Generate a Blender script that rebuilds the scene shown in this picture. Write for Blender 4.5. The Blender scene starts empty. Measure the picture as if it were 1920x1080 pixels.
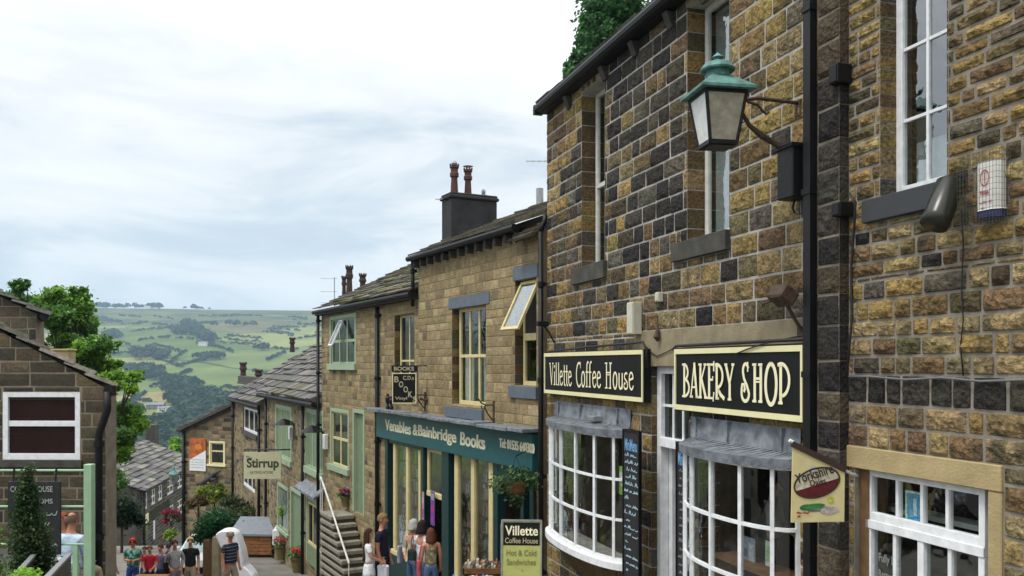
import bpy, bmesh, math, random
from mathutils import Vector, Matrix, noise, Euler
R = math.radians
random.seed(7)
scene = bpy.context.scene
COL = scene.collection

# ------------------------------------------------------------------ camera, sky, sun
FPX, CX, HY = 1600.0, 960.0, 683.0          # focal length in photo pixels, image centre x, horizon y
cam_data = bpy.data.cameras.new("camera")
cam = bpy.data.objects.new("camera", cam_data); COL.objects.link(cam)
cam.location = (0, 0, 0); cam.rotation_euler = (R(90), 0, 0)
cam_data.sensor_width = 36.0; cam_data.lens = FPX / 1920 * 36
cam_data.shift_y = (HY - 540) / 1920
cam_data.clip_start = 0.1; cam_data.clip_end = 12000
scene.camera = cam
SUN_EL, SUN_AZ = R(52), R(250)
world = bpy.data.worlds.new("World"); scene.world = world; world.use_nodes = True
wt = world.node_tree; wt.nodes.clear()
def wn(t, **k):
    n = wt.nodes.new(t)
    for a, b in k.items(): setattr(n, a, b)
    return n
wl = wt.links.new
sky = wn('ShaderNodeTexSky', sky_type='NISHITA', sun_disc=False, sun_elevation=SUN_EL, sun_rotation=SUN_AZ)
skym = wn('ShaderNodeVectorMath', operation='SCALE'); skym.inputs['Scale'].default_value = 0.10
wl(sky.outputs[0], skym.inputs[0])
tc = wn('ShaderNodeTexCoord'); sep = wn('ShaderNodeSeparateXYZ'); wl(tc.outputs['Generated'], sep.inputs[0])
mp = wn('ShaderNodeMapping'); mp.inputs['Scale'].default_value = (1.5, 1.5, 5.2); mp.inputs['Location'].default_value = (0.35, 0.2, 0.1)
wl(tc.outputs['Generated'], mp.inputs[0])
n1 = wn('ShaderNodeTexNoise'); n1.inputs['Scale'].default_value = 2.3; n1.inputs['Detail'].default_value = 7; n1.inputs['Roughness'].default_value = .55; n1.inputs['Distortion'].default_value = .5
wl(mp.outputs[0], n1.inputs['Vector'])
# brightness of the overcast layer: noise plus a rise with elevation
el = wn('ShaderNodeMapRange', interpolation_type='SMOOTHSTEP'); el.inputs['From Min'].default_value = 0.12; el.inputs['From Max'].default_value = 0.38
el.inputs['To Min'].default_value = 0.0; el.inputs['To Max'].default_value = 0.27
wl(sep.outputs['Z'], el.inputs['Value'])
ad = wn('ShaderNodeMath', operation='ADD'); wl(n1.outputs['Fac'], ad.inputs[0]); wl(el.outputs[0], ad.inputs[1])
rp = wn('ShaderNodeValToRGB'); wl(ad.outputs[0], rp.inputs[0])
e = rp.color_ramp.elements; e[0].position = .30; e[0].color = (.57, .67, .77, 1); e[1].position = .86; e[1].color = (1.12, 1.12, 1.12, 1)
for p_, c_ in ((.45, (.66, .745, .82, 1)), (.52, (.77, .835, .88, 1)), (.58, (.90, .93, .96, 1)), (.66, (.97, .99, 1.0, 1))):
    q = e.new(p_); q.color = c_
zr = wn('ShaderNodeMapRange'); zr.inputs['From Min'].default_value = .3; zr.inputs['From Max'].default_value = .9; zr.inputs['To Min'].default_value = 1.0; zr.inputs['To Max'].default_value = 1.9
wl(sep.outputs['Z'], zr.inputs['Value'])
cm = wn('ShaderNodeVectorMath', operation='SCALE'); wl(rp.outputs[0], cm.inputs[0]); wl(zr.outputs[0], cm.inputs['Scale'])
mixw = wn('ShaderNodeMix', data_type='RGBA'); mixw.inputs[0].default_value = 0.93
wl(skym.outputs[0], mixw.inputs[6]); wl(cm.outputs[0], mixw.inputs[7])
bg = wn('ShaderNodeBackground'); bg.inputs['Strength'].default_value = 1.0; wl(mixw.outputs[2], bg.inputs[0])
wo = wn('ShaderNodeOutputWorld'); wl(bg.outputs[0], wo.inputs[0])
sd = bpy.data.lights.new("sun", 'SUN'); sd.energy = 2.2; sd.angle = R(14); sd.color = (1, .96, .89)
sun = bpy.data.objects.new("sun", sd); COL.objects.link(sun)
sun.location = (0, 0, 60)
sdir = Vector((-0.46, -0.30, 1.0)).normalized()       # towards the sun: high on the left, a little behind the camera
sun.rotation_euler = sdir.to_track_quat('Z', 'Y').to_euler()
vs = scene.view_settings; vs.view_transform = 'Standard'; vs.look = 'None'; vs.gamma = 1; vs.exposure = 0.1
scene.cycles.max_bounces = 6; scene.cycles.transparent_max_bounces = 12; scene.cycles.volume_bounces = 1

# ------------------------------------------------------------------ materials
MATS = {}
def nmat(name):
    m = bpy.data.materials.new(name); m.use_nodes = True; t = m.node_tree
    b = t.nodes['Principled BSDF']; MATS[name] = m
    return m, t, b
def plain(name, col, rough=.6, var=.12, scale=6, metal=0, bump=0.0, bscale=40, spec=.5, coat=0):
    m, t, b = nmat(name)
    b.inputs['Roughness'].default_value = rough; b.inputs['Metallic'].default_value = metal
    b.inputs['Specular IOR Level'].default_value = spec; b.inputs['Coat Weight'].default_value = coat
    tcn = t.nodes.new('ShaderNodeTexCoord'); nz = t.nodes.new('ShaderNodeTexNoise'); nz.inputs['Scale'].default_value = scale; nz.inputs['Detail'].default_value = 5
    t.links.new(tcn.outputs['Object'], nz.inputs['Vector'])
    r = t.nodes.new('ShaderNodeMapRange'); r.inputs['From Min'].default_value = .3; r.inputs['From Max'].default_value = .7
    r.inputs['To Min'].default_value = 1 - var; r.inputs['To Max'].default_value = 1 + var; t.links.new(nz.outputs['Fac'], r.inputs['Value'])
    s = t.nodes.new('ShaderNodeVectorMath'); s.operation = 'SCALE'; s.inputs[0].default_value = col; t.links.new(r.outputs[0], s.inputs['Scale'])
    t.links.new(s.outputs[0], b.inputs['Base Color'])
    if bump:
        n2 = t.nodes.new('ShaderNodeTexNoise'); n2.inputs['Scale'].default_value = bscale; n2.inputs['Detail'].default_value = 4; t.links.new(tcn.outputs['Object'], n2.inputs['Vector'])
        bp = t.nodes.new('ShaderNodeBump'); bp.inputs['Strength'].default_value = bump; bp.inputs['Distance'].default_value = .02
        t.links.new(n2.outputs['Fac'], bp.inputs['Height']); t.links.new(bp.outputs[0], b.inputs['Normal'])
    return m
def colmat(name, rough=.9, soot=.55, s1=3.2, s2=28, bump=.6, dist=.012, tint=(.05, .045, .04), hi=1.25, pits=0):
    """per-face colour attribute, broken up by weathering noise"""
    m, t, b = nmat(name); b.inputs['Roughness'].default_value = rough; b.inputs['Specular IOR Level'].default_value = .25
    at = t.nodes.new('ShaderNodeAttribute'); at.attribute_name = 'Col'
    tcn = t.nodes.new('ShaderNodeTexCoord')
    a = t.nodes.new('ShaderNodeTexNoise'); a.inputs['Scale'].default_value = s1; a.inputs['Detail'].default_value = 7; a.inputs['Roughness'].default_value = .65
    c = t.nodes.new('ShaderNodeTexNoise'); c.inputs['Scale'].default_value = s2; c.inputs['Detail'].default_value = 5
    mpp = t.nodes.new('ShaderNodeMapping'); mpp.inputs['Scale'].default_value = (1, 1, .32); t.links.new(tcn.outputs['Object'], mpp.inputs[0]); t.links.new(mpp.outputs[0], a.inputs['Vector']); t.links.new(tcn.outputs['Object'], c.inputs['Vector'])
    r = t.nodes.new('ShaderNodeMapRange'); r.inputs['From Min'].default_value = .3; r.inputs['From Max'].default_value = .7; r.inputs['To Min'].default_value = .62; r.inputs['To Max'].default_value = hi
    t.links.new(c.outputs['Fac'], r.inputs['Value'])
    s = t.nodes.new('ShaderNodeVectorMath'); s.operation = 'SCALE'; t.links.new(at.outputs['Color'], s.inputs[0]); t.links.new(r.outputs[0], s.inputs['Scale'])
    rr = t.nodes.new('ShaderNodeMapRange'); rr.inputs['From Min'].default_value = .51; rr.inputs['From Max'].default_value = .66; rr.inputs['To Max'].default_value = soot
    t.links.new(a.outputs['Fac'], rr.inputs['Value'])
    if pits:
        pn = t.nodes.new('ShaderNodeTexNoise'); pn.inputs['Scale'].default_value = 13; pn.inputs['Detail'].default_value = 3; t.links.new(tcn.outputs['Object'], pn.inputs['Vector'])
        pr_ = t.nodes.new('ShaderNodeMapRange'); pr_.inputs['From Min'].default_value = .53; pr_.inputs['From Max'].default_value = .68; pr_.inputs['To Max'].default_value = pits; t.links.new(pn.outputs['Fac'], pr_.inputs['Value'])
        pm_ = t.nodes.new('ShaderNodeMath'); pm_.operation = 'MAXIMUM'; t.links.new(rr.outputs[0], pm_.inputs[0]); t.links.new(pr_.outputs[0], pm_.inputs[1]); rr = pm_
    mx = t.nodes.new('ShaderNodeMix'); mx.data_type = 'RGBA'; mx.inputs[7].default_value = (*tint, 1)
    t.links.new(rr.outputs[0], mx.inputs[0]); t.links.new(s.outputs[0], mx.inputs[6]); t.links.new(mx.outputs[2], b.inputs['Base Color'])
    if bump:
        bp = t.nodes.new('ShaderNodeBump'); bp.inputs['Strength'].default_value = bump; bp.inputs['Distance'].default_value = dist
        t.links.new(c.outputs['Fac'], bp.inputs['Height']); t.links.new(bp.outputs[0], b.inputs['Normal'])
    return m
M_stone = colmat('rock_faced_stone', bump=1.0, s1=2.6, dist=.035, soot=.8, hi=1.5, tint=(.036, .032, .022), pits=.5)
M_stone_far = colmat('coursed_stone', soot=.3, bump=.5, s1=2.2)
M_slate = colmat('stone_slate', soot=.35, s1=2.5, s2=14, tint=(.07, .075, .04))
M_plainc = colmat('painted_parts', rough=.55, soot=0, bump=.05)
M_mort = plain('lime_mortar', (.36, .345, .315), .95, .25, 5, bump=.4, bscale=60)
M_mortd = plain('old_mortar', (.19, .165, .125), .95, .25, 5, bump=.4, bscale=60)
M_mortf = plain('buff_mortar', (.23, .185, .11), .95, .2, 4)
M_white = plain('white_paint', (.72, .74, .76), .5, .12, 11, bump=.15)
M_whiteo = plain('worn_white_paint', (.60, .60, .56), .6, .15, 9)
M_cream = plain('cream_paint', (.62, .53, .27), .5, .08)
M_creams = plain('sign_cream', (.74, .70, .40), .5, .05)
M_letter = plain('letter_cream', (.82, .77, .52), .5, .03)
M_blk = plain('black_gloss_paint', (.006, .006, .007), .4, .1, spec=.3)
M_signblk = plain('sign_black', (.004, .005, .005), .6, .4, 4, spec=.25)
M_iron = plain('black_iron', (.005, .005, .006), .5, .3, 12, bump=.2, spec=.3)
M_rust = plain('rusty_iron', (.06, .035, .022), .8, .4, 18, bump=.3)
M_gutter = plain('dark_gutter', (.009, .010, .012), .55, .3, 8, spec=.3)
M_lead = plain('lead_sheet', (.15, .168, .19), .6, .5, 7, bump=.35, bscale=28)
M_greysill = plain('painted_slate_grey', (.10, .125, .155), .6, .12)
M_sill = plain('weathered_sill_stone', (.05, .048, .04), .85, .4, 5, bump=.4)
M_buff = plain('buff_lintel_stone', (.36, .28, .14), .85, .15, 4, bump=.3)
M_buffd = plain('dirty_buff_stone', (.24, .20, .125), .88, .25, 4, bump=.3)
M_teal = plain('teal_paint', (.014, .085, .098), .45, .1)
M_teald = plain('dark_teal_paint', (.006, .035, .036), .4, .2)
M_sage = plain('sage_green_paint', (.30, .39, .26), .55, .06)
M_saged = plain('sage_green_panel', (.16, .22, .13), .6, .1)
M_mint = plain('pale_green_paint', (.27, .42, .27), .5, .08)
M_copper = plain('verdigris_copper', (.085, .20, .18), .7, .4, 9, bump=.3)
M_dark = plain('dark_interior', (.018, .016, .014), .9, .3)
M_warm = plain('brown_interior', (.15, .11, .07), .9, .3)
M_curt = plain('net_curtain', (.42, .45, .44), .9, .15, 14)
M_wood = plain('stained_wood', (.16, .07, .022), .7, .3, 9)
M_woodb = plain('brown_painted_wood', (.14, .075, .03), .7, .25, 9)
M_chalk = plain('chalkboard', (.01, .011, .013), .7, .3)
M_ground = plain('earth_and_paving', (.10, .095, .08), .95, .25, .6, bump=.4, bscale=8)
M_street = plain('stone_setts', (.15, .14, .12), .9, .25, 1.2, bump=.7, bscale=7)
M_render = plain('grey_cement_render', (.024, .025, .026), .95, .35, 2.5, bump=.5, bscale=14)
M_pot = plain('terracotta_pot', (.075, .03, .025), .85, .3, 12)
M_potd = plain('sooty_pot', (.045, .026, .022), .9, .4, 12, bump=.5)
M_steel = plain('galvanised_steel', (.33, .34, .35), .4, .15, 8, metal=.6)
M_blind = plain('dark_red_blind', (.022, .006, .005), .9, .2, spec=.08)
M_bark = plain('bark', (.05, .038, .025), .95, .3, 8, bump=.7)
M_skin = plain('skin', (.48, .25, .17), .6, .06)
M_copperwire = plain('cable_black', (.01, .01, .01), .6, .1)
def flat(name, c, rough=.7, var=.08): return plain(name, c, rough, var, 8)
def glassmat(name, tint, fres=.08, rough=.02):
    m = bpy.data.materials.new(name); m.use_nodes = True; t = m.node_tree; t.nodes.clear(); MATS[name] = m
    o = t.nodes.new('ShaderNodeOutputMaterial'); tr = t.nodes.new('ShaderNodeBsdfTransparent'); tr.inputs[0].default_value = (*tint, 1)
    g = t.nodes.new('ShaderNodeBsdfGlossy'); g.inputs['Roughness'].default_value = rough; g.inputs[0].default_value = (.9, .93, .95, 1); tcg = t.nodes.new('ShaderNodeTexCoord'); ng = t.nodes.new('ShaderNodeTexNoise'); ng.inputs['Scale'].default_value = 3.5; t.links.new(tcg.outputs['Object'], ng.inputs['Vector']); bg_ = t.nodes.new('ShaderNodeBump'); bg_.inputs['Strength'].default_value = .35; bg_.inputs['Distance'].default_value = .02; t.links.new(ng.outputs['Fac'], bg_.inputs['Height']); t.links.new(bg_.outputs[0], g.inputs['Normal'])
    f = t.nodes.new('ShaderNodeLayerWeight'); pw = t.nodes.new('ShaderNodeMath'); pw.operation = 'POWER'; pw.inputs[1].default_value = 4.5; t.links.new(f.outputs['Facing'], pw.inputs[0])
    a = t.nodes.new('ShaderNodeMath'); a.operation = 'MULTIPLY_ADD'; a.inputs[1].default_value = .85; a.inputs[2].default_value = fres + .02; t.links.new(pw.outputs[0], a.inputs[0])
    x = t.nodes.new('ShaderNodeMixShader'); t.links.new(a.outputs[0], x.inputs[0]); t.links.new(tr.outputs[0], x.inputs[1]); t.links.new(g.outputs[0], x.inputs[2]); t.links.new(x.outputs[0], o.inputs[0])
    return m
M_glass = glassmat('window_glass', (.84, .88, .86), .09)
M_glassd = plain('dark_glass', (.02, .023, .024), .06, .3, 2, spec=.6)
M_glasss = plain('curtained_glass', (.16, .175, .17), .12, .5, 3, spec=.6)
M_glassm = glassmat('upper_glass', (.72, .78, .78), .26)
M_lampglass = plain('dirty_lantern_glass', (.33, .31, .235), .35, .25, 14, spec=.6)
M_lampglassl = plain('pale_lantern_glass', (.62, .64, .62), .35, .12, 14, spec=.6)

# ------------------------------------------------------------------ mesh builder
class MB:
    def __init__(s): s.v = []; s.f = []; s.m = []; s.c = []; s.cc = (.5, .5, .5)
    def face(s, pts, m=0, c=None):
        i = len(s.v); s.v += [tuple(p) for p in pts]; s.f.append(tuple(range(i, i + len(pts)))); s.m.append(m); s.c.append(c or s.cc)
    def mesh(s, vs, fs, m=0, c=None):
        i = len(s.v); s.v += [tuple(p) for p in vs]
        for f in fs: s.f.append(tuple(k + i for k in f)); s.m.append(m); s.c.append(c or s.cc)
    def box(s, x0, x1, y0, y1, z0, z1, m=0, c=None):
        if x0 > x1: x0, x1 = x1, x0
        if y0 > y1: y0, y1 = y1, y0
        if z0 > z1: z0, z1 = z1, z0
        s.mesh([(x0, y0, z0), (x1, y0, z0), (x1, y1, z0), (x0, y1, z0), (x0, y0, z1), (x1, y0, z1), (x1, y1, z1), (x0, y1, z1)],
               [(0, 3, 2, 1), (4, 5, 6, 7), (0, 1, 5, 4), (1, 2, 6, 5), (2, 3, 7, 6), (3, 0, 4, 7)], m, c)
    def obox(s, M, sx, sy, sz, m=0, c=None):
        vs = [M @ Vector((a * sx / 2, b * sy / 2, d * sz / 2)) for d in (-1, 1) for a, b in ((-1, -1), (1, -1), (1, 1), (-1, 1))]
        s.mesh(vs, [(0, 3, 2, 1), (4, 5, 6, 7), (0, 1, 5, 4), (1, 2, 6, 5), (2, 3, 7, 6), (3, 0, 4, 7)], m, c)
    def bar(s, a, b, w, h, m=0, c=None, up=(0, 0, 1)):
        a = Vector(a); b = Vector(b); d = (b - a); L = d.length
        if L < 1e-6: return
        d /= L; x = d.cross(Vector(up))
        if x.length < 1e-4: x = d.cross(Vector((0, 1, 0)))
        x.normalize(); y = x.cross(d)
        M = Matrix((x, d, y)).transposed().to_4x4(); M.translation = (a + b) / 2
        s.obox(M, w, L, h, m, c)
    def tube(s, pts, r, n=8, m=0, c=None, cap=True):
        pts = [Vector(p) for p in pts]; rs = r if isinstance(r, (list, tuple)) else [r] * len(pts)
        rings = []; prev = None
        for i, p in enumerate(pts):
            d = (pts[min(i + 1, len(pts) - 1)] - pts[max(i - 1, 0)])
            d = d.normalized() if d.length > 1e-9 else Vector((0, 0, 1))
            if prev is None:
                x = d.orthogonal().normalized()
            else:
                x = prev - d * prev.dot(d); x = x.normalized() if x.length > 1e-6 else d.orthogonal().normalized()
            prev = x; y = d.cross(x)
            rings.append([p + (x * math.cos(2 * math.pi * k / n) + y * math.sin(2 * math.pi * k / n)) * rs[i] for k in range(n)])
        vs = [q for rg in rings for q in rg]; fs = []
        for i in range(len(pts) - 1):
            for k in range(n): a = i * n + k; b = i * n + (k + 1) % n; fs.append((a, b, b + n, a + n))
        if cap: fs.append(tuple(range(n - 1, -1, -1))); fs.append(tuple(range((len(pts) - 1) * n, len(pts) * n)))
        s.mesh(vs, fs, m, c)
    def lathe(s, prof, o=(0, 0, 0), n=16, m=0, c=None, sx=1, sy=1, rot=0):
        vs = []; fs = []; o = Vector(o)
        for r, z in prof:
            for k in range(n):
                a = 2 * math.pi * k / n + rot; vs.append(o + Vector((r * math.cos(a) * sx, r * math.sin(a) * sy, z)))
        for i in range(len(prof) - 1):
            for k in range(n): a = i * n + k; b = i * n + (k + 1) % n; fs.append((a, b, b + n, a + n))
        fs.append(tuple(range(n - 1, -1, -1))); fs.append(tuple(range((len(prof) - 1) * n, len(prof) * n)))
        s.mesh(vs, fs, m, c)
    def ball(s, o, rx, ry=None, rz=None, n=10, k=7, m=0, c=None):
        ry = ry or rx; rz = rz or rx; o = Vector(o)
        vs = [o + Vector((0, 0, -rz))]; fs = []
        for i in range(1, k):
            a = -math.pi / 2 + math.pi * i / k
            for j in range(n): b = 2 * math.pi * j / n; vs.append(o + Vector((rx * math.cos(a) * math.cos(b), ry * math.cos(a) * math.sin(b), rz * math.sin(a))))
        vs.append(o + Vector((0, 0, rz))); t = len(vs) - 1
        for j in range(n): fs.append((0, 1 + (j + 1) % n, 1 + j)); fs.append((t, t - n + j, t - n + (j + 1) % n))
        for i in range(k - 2):
            for j in range(n): a = 1 + i * n + j; b = 1 + i * n + (j + 1) % n; fs.append((a, b, b + n, a + n))
        s.mesh(vs, fs, m, c)
    def prism(s, poly, y0, y1, m=0, c=None):
        """poly in (x, z), thickness along y"""
        n = len(poly); vs = [(p[0], y0, p[1]) for p in poly] + [(p[0], y1, p[1]) for p in poly]
        fs = [tuple(range(n)), tuple(range(2 * n - 1, n - 1, -1))] + [(i, i + n, (i + 1) % n + n, (i + 1) % n) for i in range(n)]
        s.mesh(vs, fs, m, c)
    def build(s, name, mats, parent=None, dz=0, off=(0, 0, 0), smooth=False, clip=None, bevel=0, loc=None):
        me = bpy.data.meshes.new(name)
        ox, oy, oz = off[0], off[1], off[2] + dz
        me.from_pydata([(a - ox, b - oy, c - oz) for a, b, c in s.v], [], s.f)
        if not isinstance(mats, (list, tuple)): mats = [mats]
        for m in mats: me.materials.append(m)
        me.polygons.foreach_set('material_index', s.m)
        at = me.attributes.new('Col', 'FLOAT_COLOR', 'CORNER')
        buf = []
        for f, c in zip(s.f, s.c): buf += [c[0], c[1], c[2], 1.0] * len(f)
        at.data.foreach_set('color', buf)
        if smooth: me.polygons.foreach_set('use_smooth', [True] * len(me.polygons))
        bm = bmesh.new(); bm.from_mesh(me)
        if clip:
            for co, no in clip:
                co = Vector(co) - Vector((ox, oy, oz))
                bmesh.ops.bisect_plane(bm, geom=bm.verts[:] + bm.edges[:] + bm.faces[:], plane_co=co, plane_no=Vector(no), clear_outer=True)
        if smooth: bmesh.ops.remove_doubles(bm, verts=bm.verts[:], dist=1e-5)
        if bevel: bmesh.ops.bevel(bm, geom=bm.edges[:], offset=bevel, segments=1, affect='EDGES', clamp_overlap=True)
        bmesh.ops.recalc_face_normals(bm, faces=bm.faces[:])
        bm.to_mesh(me); bm.free()
        o = bpy.data.objects.new(name, me); COL.objects.link(o)
        if parent: o.parent = parent
        if loc is not None: o.location = loc
        return o
def tag(o, label=None, cat=None, group=None, kind=None):
    if label: o['label'] = label
    if cat: o['category'] = cat
    if group: o['group'] = group
    if kind: o['kind'] = kind
    return o
def empty(name, loc, label=None, cat=None, group=None, rz=0):
    o = bpy.data.objects.new(name, None); COL.objects.link(o); o.location = loc; o.rotation_euler = (0, 0, rz)
    o.empty_display_size = .2
    return tag(o, label, cat, group)
def copy_tree(o, parent=None):
    c = o.copy(); COL.objects.link(c)
    if parent: c.parent = parent
    for ch in [x for x in o.children]: copy_tree(ch, c)
    return c

GP = [(-40, 1.5), (0, -1.65), (5, -2.3), (10, -3.2), (13, -3.85), (15, -4.3), (18, -5.1), (22, -6.05), (26, -6.9), (30, -7.6), (34, -8.15), (38, -8.55), (45, -9.6), (60, -12.8), (80, -17), (120, -23.5),
      (250, -42), (450, -60), (650, -62), (900, -36), (1300, 4), (1700, 50), (2200, 118), (2750, 190), (3100, 196), (4500, 120), (9000, 60)]
def G(y):
    for i in range(len(GP) - 1):
        if y <= GP[i + 1][0]:
            a, b = GP[i], GP[i + 1]; t = max(0, (y - a[0]) / (b[0] - a[0])); return a[1] + (b[1] - a[1]) * t
    return GP[-1][1]
def at(px, py, Y): return Vector(((px - CX) / FPX * Y, Y, (HY - py) / FPX * Y))

# ------------------------------------------------------------------ facades
class Fac:
    """a wall plane: u runs along dvec, w is the distance out of the wall, z up"""
    def __init__(s, P0, dvec):
        s.P = Vector(P0[:2]); s.d = Vector(dvec[:2]).normalized(); s.n = Vector((-s.d.y, s.d.x))
        s.rz = math.atan2(s.d.y, s.d.x)
    def u(s, px, w=0):
        m = (px - CX) / FPX; P = s.P + s.n * w
        # P.x + u dx = m (P.y + u dy)
        return (m * P.y - P.x) / (s.d.x - m * s.d.y)
    def Y(s, u, w=0): return (s.P + s.d * u + s.n * w).y
    def z(s, px, py, w=0): return (HY - py) / FPX * s.Y(s.u(px, w), w)
    def W(s, u, w, z): q = s.P + s.d * u + s.n * w; return Vector((q.x, q.y, z))
    def root(s, name, label, cat, u=0, w=0, z=None, group=None):
        p = s.P + s.d * u + s.n * w
        if z is None: z = G(p.y)
        o = empty(name, (p.x, p.y, z), label, cat, group, s.rz); o['_o'] = 0
        del o['_o']
        return o
def sub_rects(rects, holes):
    for (a, b, c, d) in holes:
        out = []
        for (x0, x1, z0, z1) in rects:
            if b <= x0 or a >= x1 or d <= z0 or c >= z1: out.append((x0, x1, z0, z1)); continue
            if a > x0: out.append((x0, a, z0, z1))
            if b < x1: out.append((b, x1, z0, z1))
            m0, m1 = max(a, x0), min(b, x1)
            if c > z0: out.append((m0, m1, z0, c))
            if d < z1: out.append((m0, m1, d, z1))
        rects = out
    return rects
OCH = (.248, .174, .062); TAN = (.275, .210, .103); BRN = (.13, .085, .038); GRY = (.10, .09, .066); SOOT = (.020, .018, .018); DGR = (.040, .036, .030); RED = (.17, .105, .055); OLV = (.112, .095, .046); BUF = (.36, .28, .155)
def pick(pal):
    r = random.random() * sum(p[1] for p in pal)
    for c, w in pal:
        r -= w
        if r <= 0: break
    k = random.uniform(.8, 1.2)
    return tuple(x * k * random.uniform(.95, 1.05) for x in c)
def blend(pal):
    a = pick(pal); b = pick(pal); t = random.choice((0, .15, .3, .5)); return tuple(x + (y - x) * t for x, y in zip(a, b))
def stone_block(mb, x0, x1, z0, z1, c, nx, nz, bulge, rough, w0=0, m=0, edge=.006):
    """rock faced block: flat margin, lumpy middle"""
    seed = Vector((random.uniform(-90, 90), random.uniform(-90, 90), random.uniform(-90, 90)))
    L = x1 - x0; H = z1 - z0
    if L < .02 or H < .02: return
    xs = [0, .012 / L] + [(i + 1) / nx for i in range(nx - 1)] + [1 - .012 / L, 1]; xs = sorted(set(max(0, min(1, t)) for t in xs))
    zs = [0, .012 / H] + [(i + 1) / nz for i in range(nz - 1)] + [1 - .012 / H, 1]; zs = sorted(set(max(0, min(1, t)) for t in zs))
    base = len(mb.v); A = len(xs); B = len(zs); tilt = random.uniform(-.35, .35) * bulge; tz = random.uniform(-.5, .2) * bulge
    jx = [random.uniform(-.006, .006) for _ in range(4)]
    for j, tzz in enumerate(zs):
        for i, tx in enumerate(xs):
            if i in (0, A - 1) or j in (0, B - 1): w = w0 - .01
            else:
                e = min(1, min(tx, 1 - tx) * L / .05) * min(1, min(tzz, 1 - tzz) * H / .05)
                n = noise.noise(Vector((tx * L * 9, tzz * H * 9, 0)) + seed)
                n2 = noise.noise(Vector((tx * L * 24, tzz * H * 24, 3)) + seed)
                w = w0 + edge + e * (bulge * (.65 + n * 1.1) + rough * n2) + tilt * (tx - .5) + tz * (tzz - .5)
                w = max(w, w0 + .002)
            mb.v.append((x0 + tx * L + (jx[0] if j == 0 else jx[1]) * (0 < i < A - 1), w, z0 + tzz * H + (jx[2] + (jx[3] - jx[2]) * tx) * .6))
    for j in range(B - 1):
        for i in range(A - 1):
            a = base + j * A + i
            mb.f.append((a, a + A, a + A + 1, a + 1)); mb.m.append(m)
            k = 1 + .25 * noise.noise(Vector((i * .7, j * .7, 0)) + seed)
            mb.c.append((c[0] * k, c[1] * k, c[2] * k))
def courses(z0, z1, h, jit=.15):
    out = []; z = z0
    while z < z1:
        d = h * random.uniform(1 - jit, 1 + jit); out.append((z, min(z + d, z1))); z += d
    return out
def stone_wall(mb, u0, u1, cs, lmin, lmax, holes, palf, gap=.012, nx=3, nz=2, bulge=.018, rough=.006, w0=0, reveal=0, m=0):
    for (a, b) in cs:
        x = u0 - random.uniform(0, lmax * .6)
        while x < u1:
            L = random.uniform(lmin, lmax)
            p0, p1 = max(x, u0), min(x + L, u1)
            if u1 - p1 < lmin * .5: p1 = u1; L = p1 - x + 1e-6
            if p1 > p0:
                c = blend(palf((p0 + p1) / 2, (a + b) / 2))
                for (q0, q1, r0, r1) in sub_rects([(p0, p1, a, b)], holes):
                    if q1 - q0 > gap * 2.2 and r1 - r0 > gap * 2.2:
                        k = max(1, round(nx * (q1 - q0) / .36)) if nx > 1 else 1
                        stone_block(mb, q0 + gap / 2, q1 - gap / 2, r0 + gap / 2, r1 - gap / 2, c, max(k, 2), nz, bulge, rough, w0, m)
            x += L
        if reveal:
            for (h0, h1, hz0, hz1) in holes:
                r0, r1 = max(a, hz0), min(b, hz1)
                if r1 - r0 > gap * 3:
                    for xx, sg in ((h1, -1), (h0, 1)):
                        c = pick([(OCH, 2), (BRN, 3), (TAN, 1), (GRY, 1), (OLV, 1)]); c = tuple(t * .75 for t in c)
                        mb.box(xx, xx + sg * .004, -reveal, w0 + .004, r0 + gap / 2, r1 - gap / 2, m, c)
def backing(mb, u0, u1, z0, z1, holes, thick=.35, m=0, w=0):
    for (a, b, c, d) in sub_rects([(u0, u1, z0, z1)], holes): mb.box(a, b, w - thick, w, c, d, m)
def slates(mb, O, U, V, lu, lv, cmin, cmax, ch, th, pal, m=0, taper=1.0, ragged=.02):
    O = Vector(O); U = Vector(U).normalized(); V = Vector(V).normalized(); N = U.cross(V).normalized()
    if N.z < 0: N = -N
    v = 0; r = 0
    while v < lv:
        h = ch * (taper + (1 - taper) * 0 if r == 0 else 1) * random.uniform(.9, 1.1)
        x = -random.uniform(0, cmax * .8)
        while x < lu:
            L = random.uniform(cmin, cmax); a = max(0, x); b = min(lu, x + L)
            if b - a > .04:
                c = pick(pal); t = th * random.uniform(.6, 1.4); lo = v - random.uniform(0, ragged) - .03; up = min(v + h * 1.25, lv + .02)
                b0 = th * .9 + random.uniform(0, th * .5); g = .006
                P = lambda uu, vv, nn: O + U * uu + V * vv + N * nn
                vs = [P(a + g, lo, b0), P(b - g, lo, b0 + random.uniform(-.2, .2) * th), P(b - g, up, 0), P(a + g, up, 0),
                      P(a + g, lo, b0 + t), P(b - g, lo, b0 + t), P(b - g, up, t), P(a + g, up, t)]
                mb.mesh(vs, [(0, 3, 2, 1), (4, 5, 6, 7), (0, 1, 5, 4), (1, 2, 6, 5), (2, 3, 7, 6), (3, 0, 4, 7)], m, c)
            x += L
        v += h; r += 1
SLP = [((.15, .135, .105), 4), ((.115, .105, .085), 3), ((.19, .17, .13), 2), ((.12, .125, .06), 1.4), ((.085, .08, .07), 2)]
SLPG = [((.13, .125, .12), 4), ((.10, .10, .098), 3), ((.17, .16, .145), 2), ((.12, .115, .08), 1)]

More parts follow.
